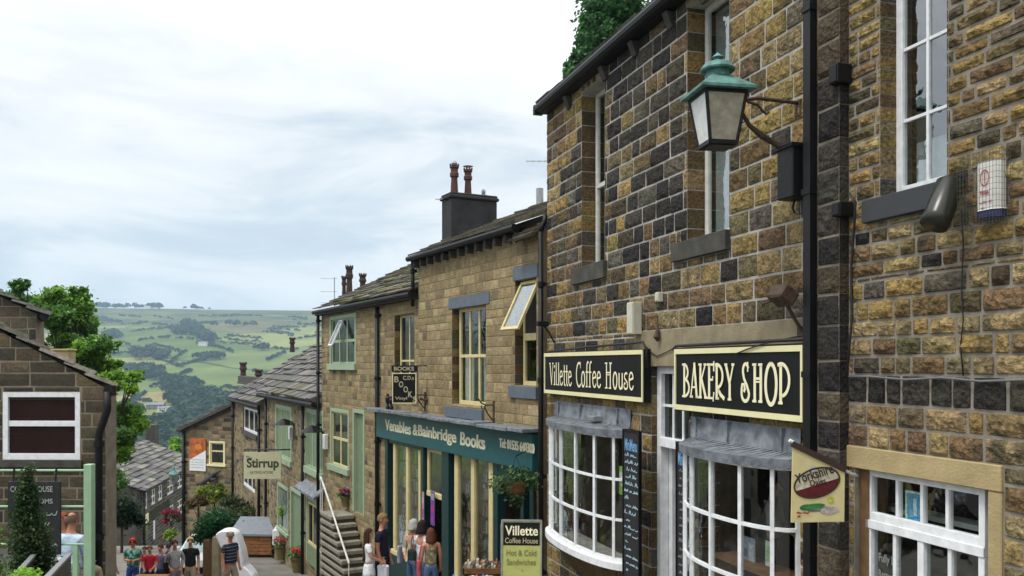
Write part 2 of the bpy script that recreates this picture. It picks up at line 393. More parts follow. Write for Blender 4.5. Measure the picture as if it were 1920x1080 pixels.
# ------------------------------------------------------------------ text
def text_obj(name, s, parent, width, height, mat, M, bold=0.0, dup=0):
    cu = bpy.data.curves.new(name, 'FONT'); cu.body = s; cu.size = 1; cu.offset = bold; cu.extrude = 0
    o = bpy.data.objects.new(name, cu); COL.objects.link(o)
    bpy.context.view_layer.update(); dg = bpy.context.evaluated_depsgraph_get()
    me = bpy.data.meshes.new_from_object(o.evaluated_get(dg)); bpy.data.objects.remove(o)
    xs = [v.co.x for v in me.vertices]; ys = [v.co.y for v in me.vertices]
    x0, x1, y0, y1 = min(xs), max(xs), min(ys), max(ys)
    for v in me.vertices:
        v.co = Vector(((v.co.x - x0) / (x1 - x0) * width, (v.co.y - y0) / (y1 - y0) * height, 0))
    if dup:
        bm = bmesh.new(); bm.from_mesh(me); n0 = bm.verts[:]
        g = bmesh.ops.duplicate(bm, geom=bm.verts[:] + bm.edges[:] + bm.faces[:]); 
        for v in g['geom']:
            if isinstance(v, bmesh.types.BMVert): v.co.x += dup; v.co.z += .0012
        bm.to_mesh(me); bm.free()
    me.transform(M); me.materials.clear(); me.materials.append(mat); me.name = name
    ob = bpy.data.objects.new(name, me); COL.objects.link(ob); ob.parent = parent
    return ob
def MT(x, y, z, flip=True):
    """text on a plane facing local +y; reads towards -x when flip"""
    return Matrix(((-1, 0, 0, x), (0, 0, 1, y), (0, 1, 0, z), (0, 0, 0, 1)))
def arc(cx, cy, rx, ry, a0, a1, n=14): return [(cx + rx * math.cos(R(a0 + (a1 - a0) * i / n)), cy + ry * math.sin(R(a0 + (a1 - a0) * i / n))) for i in range(n + 1)]
T, t_ = 1.0, .5
def serif(x, y, w=.2): return ([(x - w / 2, y), (x + w / 2, y)], .6)
GL = {   # advance, strokes (points, weight)
 'B': (.50, [([(.12, 0), (.12, 1)], T), (arc(.12, .76, .24, .24, 90, -90), .8), (arc(.12, .27, .33, .27, 90, -90), .8), serif(.1, 0), serif(.1, 1)]),
 'A': (.54, [([(.08, 0), (.3, 1.06)], .6), ([(.3, 1.06), (.46, 0)], T), ([(.14, .3), (.42, .3)], .5), serif(.08, 0), serif(.46, 0)]),
 'K': (.52, [([(.12, 0), (.12, 1)], T), ([(.12, .42), (.42, 1)], .6), ([(.2, .56), (.46, 0)], T), serif(.12, 0), serif(.12, 1), serif(.42, 1, .15), serif(.46, 0, .15)]),
 'E': (.48, [([(.12, 0), (.12, 1)], T), ([(.12, 1), (.36, 1), (.40, 1.1), (.40, .8)], .6), ([(.12, .55), (.34, .55), (.34, .65)], .6), ([(.12, 0), (.38, 0), (.42, .18)], .6), ([(.38, 0), (.38, -.1)], .5), serif(.1, 0), serif(.1, 1)]),
 'R': (.56, [([(.12, 0), (.12, 1)], T), (arc(.14, .66, .32, .34, 110, -90), .85), ([(.14, .3), (.30, .12), (.52, .0)], T), serif(.12, 0), serif(.1, 1)]),
 'Y': (.52, [([(.06, 1), (.27, .45), (.27, 0)], T), ([(.27, .45), (.46, 1)], .6), serif(.27, 0), serif(.07, 1, .16), serif(.46, 1, .16)]),
 'S': (.62, [([(.42, 1.08), (.42, .8)], .5), (arc(.28, .82, .14, .2, 20, 190) + [(.2, .6), (.34, .42)] + arc(.26, .2, .19, .22, 30, -180)[2:] + [(.07, .3), (.1, .45), (.2, .45), (.24, .32), (.18, .24)], .85)]),
 'H': (.58, [([(.12, 0), (.12, 1)], T), ([(.42, 0), (.42, 1)], T), ([(.12, .62), (.42, .62)], .6), ([(.12, .53), (.42, .53)], .4), serif(.12, 0), serif(.12, 1), serif(.42, 0), serif(.42, 1)]),
 'O': (.64, [(arc(.31, .48, .25, .54, 90, 450, 28), T)]),
 'P': (.56, [([(.12, 0), (.12, 1)], T), (arc(.14, .6, .36, .42, 115, -80), .85), (arc(.2, .22, .1, .06, 270, 120, 6), .7), serif(.12, 0), serif(.1, 1)]),
 'V': (.46, [([(.05, 1), (.22, -.02)], T), ([(.22, -.02), (.37, 1)], .6), serif(.05, 1, .16), serif(.37, 1, .14)]),
 'i': (.2, [([(.1, 0), (.1, .62)], T), ([(.06, .80), (.14, .9)], T), serif(.1, 0, .16)]),
 'l': (.2, [([(.1, 0), (.1, 1.04)], T), serif(.1, 0, .16)]),
 'e': (.38, [([(.07, .36), (.30, .42)] + arc(.18, .4, .13, .24, 5, 180) + arc(.2, .3, .15, .3, 180, 330), .85)]),
 't': (.26, [([(.12, .92), (.12, .1)] + arc(.2, .1, .08, .1, 180, 300, 6), T), ([(.02, .62), (.26, .62)], .6)]),
 'C': (.5, [([(.43, 1.06), (.43, .78)], .5), (arc(.31, .5, .24, .52, 60, 310, 20), T)]),
 'o': (.40, [(arc(.19, .31, .14, .32, 90, 450, 20), T)]),
 'f': (.28, [([(.12, 0), (.12, .85)] + arc(.22, .85, .1, .2, 180, 60, 6), T), ([(.02, .62), (.26, .62)], .6), serif(.12, 0, .18)]),
 'u': (.42, [([(.09, .62), (.09, .2)] + arc(.2, .18, .11, .18, 180, 360, 10), T), ([(.32, .62), (.32, 0)], T)]),
 's': (.36, [(arc(.18, .48, .11, .14, 40, 200, 8) + [(.12, .38), (.26, .26)] + arc(.16, .13, .13, .13, 30, -160, 10) + [(.04, .16), (.08, .24), (.14, .2)], .8)]),
 ' ': (.3, []),
}
def stroke_text(mb, s, width, height, th, M, m=0, c=None):
    adv = sum(GL[ch][0] for ch in s); k = width / adv; x = 0; lay = 0
    for ch in s:
        a, st = GL[ch]
        for pts, wt in st:
            P = [Vector(((x + p[0]) * k, p[1] * height, 0)) for p in pts]; lay = (lay + 1) % 9
            h = th * wt / 2; L = []; Rr = []
            for i, p in enumerate(P):
                d = P[min(i + 1, len(P) - 1)] - P[max(i - 1, 0)]; d.normalize(); q = Vector((-d.y, d.x, 0)) * h
                # condensed face: thick verticals
                L.append(p + q); Rr.append(p - q)
            zz = .0012 * lay
            for i in range(len(P) - 1):
                vs = [M @ (v + Vector((0, 0, zz + .0002 * (i % 3)))) for v in (L[i], Rr[i], Rr[i + 1], L[i + 1])]
                mb.face(vs, m, c)
        x += a
def scribble(mb, w, h, th, M, lines, c=(.8, .8, .8), m=0, seed=1):
    """illegible chalk hand: wiggly word strokes"""
    rr = random.Random(seed); H = h / lines
    for ln in range(lines):
        y = h - (ln + .7) * H; x = rr.uniform(0, .18) * w; hh = H * rr.choice([.32, .4, .5])
        while x < w * .9:
            n = rr.randint(3, 8); P = [(x, y)]
            for i in range(n * 2):
                x += hh * .33; P.append((x, y + hh * rr.choice([0, .6, 1, .5]) * (i % 2)))
                if x > w: break
            for i in range(len(P) - 1):
                a, b = Vector(P[i]), Vector(P[i + 1]); d = (b - a)
                if d.length < 1e-6: continue
                d.normalize(); q = Vector((-d.y, d.x)) * th / 2; z = .0004 * (i % 5)
                mb.face([M @ Vector((p.x, p.y, z)) for p in (a + q, a - q, b - q, b + q)], m, c)
            x += hh * .8
            if rr.random() < .3: break
# ------------------------------------------------------------------ windows and common facade parts
def window(f, root, u0, u1, z0, z1, w=-.16, fr=.05, nx=2, nz=2, mat=None, glass=None, mid=None, midh=.05, mull=.028, depth=.06, label=None, name='window', curtain=None, rows=None, cols=None, dz=None):
    """a window in local facade coordinates; panes and curtain are its sub-parts"""
    mat = mat or M_white; glass = glass or M_glassd; dz = root.location.z if dz is None else dz
    off = root.get('_off', (0, 0))
    mb = MB(); y0, y1 = w - depth / 2, w + depth / 2
    mb.box(u0, u0 + fr, y0, y1, z0, z1); mb.box(u1 - fr, u1, y0, y1, z0, z1)
    mb.box(u0 + fr, u1 - fr, y0, y1, z0, z0 + fr * 1.2); mb.box(u0 + fr, u1 - fr, y0, y1, z1 - fr, z1)
    a0, a1, b0, b1 = u0 + fr, u1 - fr, z0 + fr * 1.2, z1 - fr
    cols = cols or [(i + 1) / nx for i in range(nx - 1)]; rows = rows or [(i + 1) / nz for i in range(nz - 1)]
    for t in cols: x = a0 + (a1 - a0) * t; mb.box(x - mull / 2, x + mull / 2, y0 + .008, y1 - .008, b0, b1)
    for t in rows:
        z = b0 + (b1 - b0) * t; h = midh if (mid is not None and abs(t - mid) < .01) else mull
        mb.box(a0, a1, y0 + .014, y1 - (.014 if h == mull else -.006), z - h / 2, z + h / 2)
    o = mb.build(name, mat, root, dz, bevel=.003)
    if label: o['label'] = label
    g = MB(); (g.face([(a0 - .01, w, b0 - .01), (a1 + .01, w, b0 - .01), (a1 + .01, w, b1 + .01), (a0 - .01, w, b1 + .01)]) if glass in (M_glass, M_glassm) else g.box(a0 - .01, a1 + .01, w - .004, w + .004, b0 - .01, b1 + .01)); g.build('pane', glass, o, dz)
    if glass in (M_glass, M_glassm):
        if curtain:
            k = MB(); n = 14
            for (c0, c1, cz0, cz1) in curtain:
                x0 = a0 + (a1 - a0) * c0; x1 = a0 + (a1 - a0) * c1; q0 = b0 + (b1 - b0) * cz0; q1 = b0 + (b1 - b0) * cz1
                n = max(6, int((x1 - x0) / .04))
                for i in range(n):
                    xa = x0 + (x1 - x0) * i / n; xb = x0 + (x1 - x0) * (i + 1) / n; ya = w - .09 - .012 * (i % 2); yb = w - .09 - .012 * ((i + 1) % 2)
                    k.mesh([(xa, ya, q0), (xb, yb, q0), (xb, yb, q1), (xa, ya, q1), (xa, ya - .006, q0), (xb, yb - .006, q0), (xb, yb - .006, q1), (xa, ya - .006, q1)], [(0, 1, 2, 3), (7, 6, 5, 4)])
            k.build('curtain', M_curt, o, dz)
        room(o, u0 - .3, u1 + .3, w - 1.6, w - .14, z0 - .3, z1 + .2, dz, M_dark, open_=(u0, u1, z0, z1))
    return o
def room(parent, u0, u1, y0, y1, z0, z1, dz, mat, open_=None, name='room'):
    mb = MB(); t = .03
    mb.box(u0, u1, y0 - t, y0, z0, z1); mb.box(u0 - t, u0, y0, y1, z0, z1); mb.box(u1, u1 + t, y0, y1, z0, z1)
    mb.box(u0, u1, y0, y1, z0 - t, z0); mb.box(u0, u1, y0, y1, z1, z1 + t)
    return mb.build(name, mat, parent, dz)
def part(root, name, mat, boxes, bevel=.004, parent=None, label=None):
    mb = MB()
    for b in boxes: mb.box(*b)
    o = mb.build(name, mat, parent or root, root.location.z, bevel=bevel)
    if label: o['label'] = label
    return o
def pipe(f, root_z, name, u, w, z0, z1, r, label, cat='downpipe', group=None, shoe=True, mat=None, swan=None, sq=False):
    root = f.root(name, label, cat, u, w, z0, group)
    mb = MB()
    H = z1 - z0
    if sq: mb.box(-r, r, -r, r, 0, H)
    else: mb.tube([(0, 0, 0), (0, 0, H)], r, 10)
    if swan: mb.tube([(0, 0, H), (0, swan * .3, H + .12), (0, swan * .8, H + .2), (0, swan, H + .34)], r, 10)
    mb.build('pipe', mat or M_iron, root, smooth=not sq)
    k = 1
    z = .9
    while z < H:
        c = MB()
        if sq: c.box(-r * 1.25, r * 1.25, -r * 1.6, r * 1.25, z - .03, z + .03)
        else: c.tube([(0, 0, z - .05), (0, 0, z + .05)], r * 1.3, 10); c.box(-r * 2.1, r * 2.1, -r * 1.6, -r * .6, z - .035, z + .035)
        z += 1.8; c.build('collar', mat or M_iron, root)
    return root

# ------------------------------------------------------------------ the coffee house (right)
A = Fac((5.726 - .3156 * 8.5, 8.5), (-.3156, 1))
uA = A.u
zb = G(8.5)
house = empty('coffee_house', (A.P.x, A.P.y, zb), 'tall soot-blackened stone coffee house with white bow windows and a bakery sign', 'building', None, A.rz)
EA = 4.72
L_A = uA(1026)
w1 = (uA(1135), uA(1091), A.z(1091, 502), A.z(1091, 176))
w2 = (uA(1368), uA(1289), A.z(1289, 451), A.z(1289, 14))
bay1 = (uA(1183), uA(1046), -3.05, -.98)
bay2 = (uA(1500), uA(1304), -3.05, -.98)
door = (uA(1292), uA(1222), -5.2, -.03)
holesA = [w1, w2, bay1, bay2, door]
mb = MB(); backing(mb, .0, L_A, -5.3, EA, holesA)
mb.build('wall', M_mort, house, zb)
def palA(u, z):
    px = None; n = noise.noise(Vector((u * .55, z * .8, 4.2)))
    if z > 1.35:
        if w2[1] < u < w1[0]: s = .86 - .18 * (z < 1.9)
        elif u > w1[1]: s = .45
        elif w1[0] <= u <= w1[1]: s = .5
        else: s = .08 + .25 * (z < 2.8)
    elif z > .25: s = .22 + .3 * (u > w2[1]) * (z > .9)
    else: s = .35
    s = max(.06, min(.93, s + n * .28))
    return [(SOOT, s * 2.6), (DGR, s * 2.2), (GRY, .5), (OLV, .35), (OCH, (1 - s) * 3), (BRN, (1 - s) * 1.3), (TAN, (1 - s) * 1.0), (RED, (1 - s) * .3)]
sil2 = (uA(1368), uA(1268), A.z(1268, 492), A.z(1268, 458))
sil1 = (uA(1138), uA(1078), A.z(1078, 535), A.z(1078, 505))
band = (uA(1516), uA(1278), .21, .47); lint = (uA(1283), uA(1192), -.03, .47)
mb = MB()
cs = courses(.47, EA - .02, .262, .08)
stone_wall(mb, 0.02, L_A, cs, .24, .60, holesA + [sil1, sil2], palA, .014, 7, 5, .022, .012, reveal=.35)
cs = courses(-5.2, .47, .27, .12)
stone_wall(mb, 0.02, L_A, cs, .28, .6, holesA + [band, lint], palA, .014, 6, 5, .018, .01, reveal=.35)
mb.build('stonework', M_stone, house, zb)
# lead work, sills, lintels
for s in (sil1, sil2): mb = MB(); mb.box(s[0] - .02, s[1] + .02, -.3, .075, s[2], s[3]); mb.build('sill', M_sill, house, zb, bevel=.006)
mb = MB(); mb.box(band[0], band[1], -.1, .018, band[2], band[3]); mb.build('stone_band', M_buffd, house, zb, bevel=.006)
mb = MB(); mb.box(lint[0], lint[1], -.1, .026, lint[2], lint[3]); mb.build('lintel', M_buffd, house, zb, bevel=.006)
for w_, a in ((w1, .13), (w2, .30)): mb = MB(); mb.box(w_[0] - .12, w_[1] + .12, -.34, .012, w_[3] + .002, w_[3] + a); mb.build('lintel', M_buffd, house, zb, bevel=.006)
# eaves: gutter, brackets and the roof edge
mb = MB(); mb.tube([(-.3, .20, EA + .05), (L_A - .02, .20, EA + .05)], .085, 10); mb.box(-.3, L_A - .03, -.02, .17, EA - .04, EA + .06)
mb.box(L_A - .06, L_A + .04, .1, .27, EA - .05, EA + .12)
mb.build('gutter', M_gutter, house, zb)
for px in (1070, 1138, 1195, 1262, 1325, 1420):
    mb = MB(); u = uA(px); mb.mesh([(u - .07, 0, EA - .26), (u + .07, 0, EA - .26), (u + .07, .05, EA - .26), (u - .07, .05, EA - .26), (u - .07, 0, EA - .05), (u + .07, 0, EA - .05), (u + .07, .14, EA - .05), (u - .07, .14, EA - .05)],
        [(0, 3, 2, 1), (4, 5, 6, 7), (0, 1, 5, 4), (1, 2, 6, 5), (2, 3, 7, 6), (3, 0, 4, 7)])
    mb.build('corbel', M_sill, house, zb, bevel=.006)
mb = MB(); slates(mb, (-.3, .16, EA + .10), (1, 0, 0), (0, -.86, .5), L_A + .30, 6.0, .35, .8, .32, .045, SLPG)
mb.build('roof', M_slate, house, zb)
# end wall of the tall house, above the bookshop roof
mb = MB(); mb.box(L_A - .34, L_A - .004, -7, -.35, -5.3, EA); mb.build('end_wall', M_mortd, house, zb, clip=[((0, 0, EA - .0), (0, -.5 * -1, .86))] if False else None)
# upper sash windows
for (w_, nm, cz) in ((w1, 'far', .37), (w2, 'near', .37)):
    window(A, house, w_[0] + .03, w_[1] - .02, w_[2], w_[3], -.27, .07, 1, 2, M_whiteo, M_glassm, mid=.46, midh=.07, rows=[.46], curtain=[(0, 1, 0, 1)])
# white painted shop door surround with its fanlight
d0, d1, dz0, dz1 = door
zt = A.z(1222, 815, -.12)
mb = MB(); y0, y1 = -.20, -.08
mb.box(d1 - .12, d1 - .002, y0, y1, dz0, dz1); mb.box(d0 + .002, d0 + .12, y0, y1, dz0, dz1)
mb.box(d0 + .12, d1 - .12, y0, y1, dz1 - .10, dz1 - .002); mb.box(d0 + .12, d1 - .12, y0, y1 + .03, zt - .13, zt)
mb.box(d1 - .22, d1 - .12, -.34, y0, dz0, zt - .13)
df = mb.build('door_frame', M_white, house, zb, bevel=.004)
mb = MB(); a0, a1, b0, b1 = d0 + .12, d1 - .12, zt, dz1 - .10
for i in (1, 2): x = a0 + (a1 - a0) * i / 3; mb.box(x - .018, x + .018, -.165, -.125, b0, b1)
mb.box(a0, a1, -.17, -.12, (b0 + b1) / 2 - .018, (b0 + b1) / 2 + .018)
fl = mb.build('fanlight', M_white, house, zb); g = MB(); g.box(a0, a1, -.15, -.143, b0, b1); g.build('pane', M_glassd, fl, zb)
mb = MB(); mb.box(d0 + .14, d1 - .24, -.62, -.57, dz0, zt - .14); dr = mb.build('door', M_white, house, zb, bevel=.003)
mb = MB(); mb.box(d0 + .26, d1 - .34, -.575, -.56, -2.6, zt - .3); mb.build('pane', M_glassd, dr, zb)
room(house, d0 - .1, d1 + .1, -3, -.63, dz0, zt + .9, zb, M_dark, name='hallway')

# bow windows
def bow(f, root, u0, u1, z0, z1, out, ncol, rows=(.33, .66), lead=.36, label=None):
    dz = root.location.z; uc = (u0 + u1) / 2; hw = (u1 - u0) / 2
    def P(t, k=1.0, e=0):   # t in [-1,1]
        a = t * math.pi / 2; x = uc + (hw + e) * math.sin(a); y = (out * k + e) * max(0, math.cos(a)) ** .8
        return x, y - .02
    N = 28; ts = [-1 + 2 * i / N for i in range(N + 1)]
    o = MB()
    def band_(za, zb_, e0, e1, mat=0):   # solid curved strip
        vi = [P(t, 1, e0) for t in ts]; vo = [P(t, 1, e1) for t in ts]
        vs = [(x, y, za) for x, y in vi] + [(x, y, za) for x, y in vo] + [(x, y, zb_) for x, y in vi] + [(x, y, zb_) for x, y in vo]; n = N + 1; fs = []
        for i in range(N):
            fs += [(i, i + 1, n + i + 1, n + i), (2 * n + i, 3 * n + i, 3 * n + i + 1, 2 * n + i + 1), (n + i, n + i + 1, 3 * n + i + 1, 3 * n + i), (i, 2 * n + i, 2 * n + i + 1, i + 1)]
        fs += [(0, n, 3 * n, 2 * n), (N, 2 * n + N, 3 * n + N, n + N)]
        o.mesh(vs, fs, mat)
    H = z1 - z0
    band_(z0 - .03, z0 + .07, -.06, .10); band_(z0 + .07, z0 + .13, -.03, .03); band_(z1 - .07, z1, -.03, .035); band_(z1 - .02, z1 + .02, -.06, .06)
    for r in rows: z = z0 + .1 + (H - .17) * r; band_(z - .019, z + .019, -.02, .018)
    for i in range(ncol + 1):
        t = -1 + 2 * i / ncol; x, y = P(t * .985); wd = .022 if 0 < i < ncol else .045
        nx = math.sin(t * math.pi / 2); ny = math.cos(t * math.pi / 2)
        M = Matrix.Rotation(-t * math.pi / 2 * .8, 4, 'Z'); M.translation = Vector((x, y, (z0 + z1) / 2 + .02))
        o.obox(M, wd * 1.9, .05, H - .1)
    bo = o.build('bow_window', M_white, root, dz)
    if label: bo['label'] = label
    g = MB(); pts = [P(t, 1, -.006) for t in ts]
    for i in range(N): (xa, ya), (xb, yb) = pts[i], pts[i + 1]; g.face([(xa, ya, z0 + .1), (xb, yb, z0 + .1), (xb, yb, z1 - .04), (xa, ya, z1 - .04)])
    g.build('pane', M_glass, bo, dz)
    # base under the bow and lead apron over it
    l = MB(); n = N + 1
    for i in range(N):
        (xa, ya), (xb, yb) = P(ts[i], 1, .06), P(ts[i + 1], 1, .06)
        j0 = .012 * math.sin(ts[i] * 41); j1 = .012 * math.sin(ts[i + 1] * 41)
        l.face([(xa, ya + .02, z1 - .05 + j0), (xb, yb + .02, z1 - .05 + j1), (xb, yb + .03, z1 + .05), (xa, ya + .03, z1 + .05)])
        l.face([(xa, ya + .03, z1 + .05), (xb, yb + .03, z1 + .05), (xb, .04 + .10 * yb, z1 + .05 + lead * .14), (xa, .04 + .10 * ya, z1 + .05 + lead * .16)])
        l.face([(xa, .04 + .10 * ya, z1 + .05 + lead * .14), (xb, .04 + .10 * yb, z1 + .05 + lead * .14), (xb, .035, z1 + lead), (xa, .035, z1 + lead)])
    for t_ in (-.55, .1, .62):
        a_ = t_ * math.pi / 2; xx = uc + (hw + .06) * math.sin(a_); yy_ = .052 + .10 * (out + .06) * max(0, math.cos(a_)) ** .8; l.box(xx - .012, xx + .012, .03, yy_ + .0, z1 + .05 + lead * .2, z1 + lead - .01)
    l.build('lead_apron', M_lead, bo, dz)
    b = MB()
    for i in range(N):
        (xa, ya), (xb, yb) = P(ts[i], 1, -.04), P(ts[i + 1], 1, -.04)
        b.face([(xa, ya, z0 - .03), (xb, yb, z0 - .03), (uc + (xb - uc) * .8, 0, z0 - .55), (uc + (xa - uc) * .8, 0, z0 - .55)], 0, BRN)
    b.build('window_base', M_stone, bo, dz)
    return bo
b1o = bow(A, house, bay1[0], bay1[1], -3.0, -1.02, .42, 7)
b2o = bow(A, house, bay2[0], bay2[1], -3.0, -1.02, .42, 6)
b1o['label'] = 'white bow window under the coffee house sign'; b2o['label'] = 'white bow window under the bakery sign'
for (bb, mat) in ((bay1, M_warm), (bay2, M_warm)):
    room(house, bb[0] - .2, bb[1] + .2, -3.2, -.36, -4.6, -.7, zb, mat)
# goods and furniture seen through the bows
def shelfgoods(name, label, cat, u0, u1, w, z0, rows, colors, hmin, hmax, wmin, wmax, depth=.2, board=M_wood, fac=A, pitch=.34):
    r = fac.root(name, label, cat, u0, w, z0)
    b = MB(); L = u1 - u0
    for k in range(rows + 1): b.box(0, L, 0, depth, k * pitch - .02, k * pitch)
    b.box(-.02, 0, 0, depth, -.02, rows * pitch); b.box(L, L + .02, 0, depth, -.02, rows * pitch)
    b.build('shelving', board, r)
    g = MB()
    for k in range(rows):
        x = .03
        while x < L - wmax - .02:
            ww = random.uniform(wmin, wmax); hh = random.uniform(hmin, hmax); c = random.choice(colors)
            g.box(x, x + ww, .03, depth - random.uniform(.01, .05), k * pitch + .001, k * pitch + hh, 0, c); x += ww + random.uniform(.002, .02)
    g.build('goods', M_plainc, r); return r
BRD = [(.35, .18, .06), (.45, .27, .10), (.28, .12, .04), (.55, .45, .3)]
shelfgoods('bread_shelf', 'shelf of brown loaves and pastries inside the bakery bow window', 'shelf', bay2[0] + .15, bay2[1] - .5, -.35, -2.62, 1, BRD, .06, .13, .12, .22, .45)
shelfgoods('cake_counter', 'counter with wrapped goods deep inside the bakery', 'counter', bay2[0] + .1, bay2[1] - .1, -2.2, -2.9, 3, BRD + [(.5, .5, .55), (.1, .2, .4)], .1, .25, .1, .25, .3)
shelfgoods('cafe_dresser', 'dark dresser with jars inside the coffee house bow window', 'dresser', bay1[0] + .2, bay1[1] - .3, -2.4, -2.9, 3, [(.12, .2, .06), (.3, .25, .15), (.5, .5, .45), (.1, .08, .06)], .1, .25, .08, .2, .3)
def notice(f, name, label, cat, u, w, z, wd, ht, col, frame=None, bands=()):
    r = f.root(name, label, cat, u, w, z)
    mb = MB(); mb.box(-wd / 2, wd / 2, -.006, 0, 0, ht, 0, col)
    for (a, b, c, d, cc) in bands: mb.box(-wd / 2 + a * wd, -wd / 2 + b * wd, .001, .003, c * ht, d * ht, 0, cc)
    mb.build('sheet', M_plainc, r)
    if frame:
        fb = MB(); t = .018; fb.box(-wd / 2 - t, wd / 2 + t, -.01, .008, ht, ht + t, 0, frame); fb.box(-wd / 2 - t, wd / 2 + t, -.01, .008, -t, 0, 0, frame)
        fb.box(-wd / 2 - t, -wd / 2, -.01, .008, 0, ht, 0, frame); fb.box(wd / 2, wd / 2 + t, -.01, .008, 0, ht, 0, frame); fb.build('frame', M_plainc, r)
    return r
notice(A, 'poster', 'green and white notice stuck inside the coffee house bow window', 'poster', uA(1166, .1), .12, A.z(1160, 925, .1), .10, .42, (.60, .66, .60), None, ((0, 1, 0, .3, (.20, .45, .03)), (0, 1, .82, 1, (.25, .5, .05))))
notice(A, 'price_card', 'pale price card standing in the bakery bow window', 'card', uA(1440, -.1), -.12, -2.25, .16, .28, (.6, .66, .66), None, ((.3, .9, .2, .8, (.3, .5, .25)),))
notice(A, 'cake_box', 'blue and white box standing behind the bakery glass', 'box', uA(1395, -.1), -.15, -2.35, .30, .34, (.25, .32, .42), None, ((.1, .4, .2, .8, (.5, .5, .55)), (.5, .9, .3, .6, (.1, .13, .25))))
notice(A, 'window_sign', 'small chalked sign in the top pane beside the menu board', 'sign', uA(1158, .12), .15, A.z(1150, 870, .1), .12, .32, (.02, .02, .02), None, ((.2, .7, .6, .75, (.5, .5, .45)), (.3, .8, .3, .42, (.5, .5, .45))))

# shop signs
def shop_sign(f, pxl, pxr, z0, z1, w, txt, label, th, cw, hh, face=M_signblk):
    u1_, u0_ = f.u(pxl, w), f.u(pxr, w); r = f.root('shop_sign', label, 'sign', u0_, w, z0)
    L = u1_ - u0_; H = z1 - z0; b = .075
    mb = MB(); mb.box(0, L, -w + .03, 0, 0, H); mb.build('board', face, r, bevel=.004)
    mb = MB(); y0, y1 = .001, .016
    mb.box(.012, L - .012, y0, y1, .012, b); mb.box(.012, L - .012, y0, y1, H - b, H - .012); mb.box(.012, .012 + b * .45, y0, y1, b, H - b); mb.box(L - .012 - b * .45, L - .012, y0, y1, b, H - b)
    mb.build('border', M_creams, r)
    mb = MB(); stroke_text(mb, txt, L * cw, H * hh, th, MT(L * (1 + cw) / 2 - .0, .004, H * (1 - hh) / 2 - .01))
    mb.build('lettering', M_letter, r)
    return r
s1 = shop_sign(A, 1021, 1207, -.54, .215, .14, 'Villette Coffee House', 'long black sign with cream border lettered Villette Coffee House', .036, .86, .50)
s2 = shop_sign(A, 1265, 1508, -.59, .205, .14, 'BAKERY SHOP', 'long black sign with cream border lettered BAKERY SHOP', .047, .84, .50)
# trunking and cables over the signs
def cable(name, label, pts, r=.012, mat=None, cat='cable', group=None):
    p0 = Vector(pts[0]); o = MB(); o.tube([Vector(p) - p0 for p in pts], r, 6)
    ob = o.build(name, mat or M_copperwire, None, smooth=True, loc=p0); tag(ob, label, cat, group); return ob
def wl_(f, *q): return [f.W(f.u(px, w), w, f.z(px, py, w)) for px, py, w in q]
cable('cable', 'black cable running along the top of the BAKERY SHOP sign', wl_(A, (1262, 655, .1), (1268, 649, .15), (1360, 644, .15), (1508, 636, .15)), .02)
cable('cable', 'black cable running along the top of the Villette Coffee House sign', wl_(A, (1024, 660, .15), (1100, 651, .15), (1190, 643, .15), (1205, 641, .16), (1212, 655, .14), (1213, 690, .1)), .018)
cable('cable', 'thin wire looping between the two shop signs', wl_(A, (1212, 650, .05), (1222, 662, .04), (1232, 668, .04), (1250, 660, .04), (1268, 650, .05)), .007)
cable('cable', 'thin black wire slanting across the corner of the BAKERY SHOP border', wl_(A, (1378, 664, .17), (1400, 655, .17), (1430, 645, .17), (1508, 628, .1)), .008)
cable('cable', 'wire drooping from the lamp box down the coffee house wall', wl_(A, (1488, 378, .08), (1487, 395, .1), (1494, 402, .08), (1512, 398, .05)), .006)

# metre box, junction box, fittings on the coffee house
def wallbox(f, name, label, cat, px, py, w, sx, sy, sz, mat, lid=True, extra=None):
    u, z = f.u(px, w), f.z(px, py, w); r = f.root(name, label, cat, u, 0.02, z)
    mb = MB(); mb.box(-sx / 2, sx / 2, 0, sy, -sz / 2, sz / 2); mb.build('casing', mat, r, bevel=.006)
    if lid:
        mb = MB(); mb.box(-sx / 2 + .012, sx / 2 - .012, sy, sy + .01, -sz / 2 + .012, sz / 2 - .012); mb.build('cover', mat, r, bevel=.003)
    return r
M_bone = flat('aged_white_plastic', (.50, .50, .40))
wallbox(A, 'alarm_box', 'tall cream plastic alarm box above the Villette Coffee House sign', 'alarm box', 1193, 597, .06, .20, .14, .46, M_bone)
wallbox(A, 'junction_box', 'small grey junction box above the door lintel', 'junction box', 1239, 557, .03, .11, .07, .13, M_bone)
wallbox(A, 'floodlight', 'small pale floodlight on the lead above the coffee house bow window', 'floodlight', 1098, 785, .3, .26, .2, .08, M_steel)
r = A.root('hook', 'rusty iron fitting hanging on the stone lintel over the door', 'hook', uA(1241), .03, A.z(1241, 632))
mb = MB(); mb.tube([(0, .03, .12), (0, .05, 0), (0, .03, -.06)], [.02, .05, .015], 8); mb.tube([(0, .03, .3), (0, .03, .1)], .008, 5); mb.build('fitting', M_rust, r)
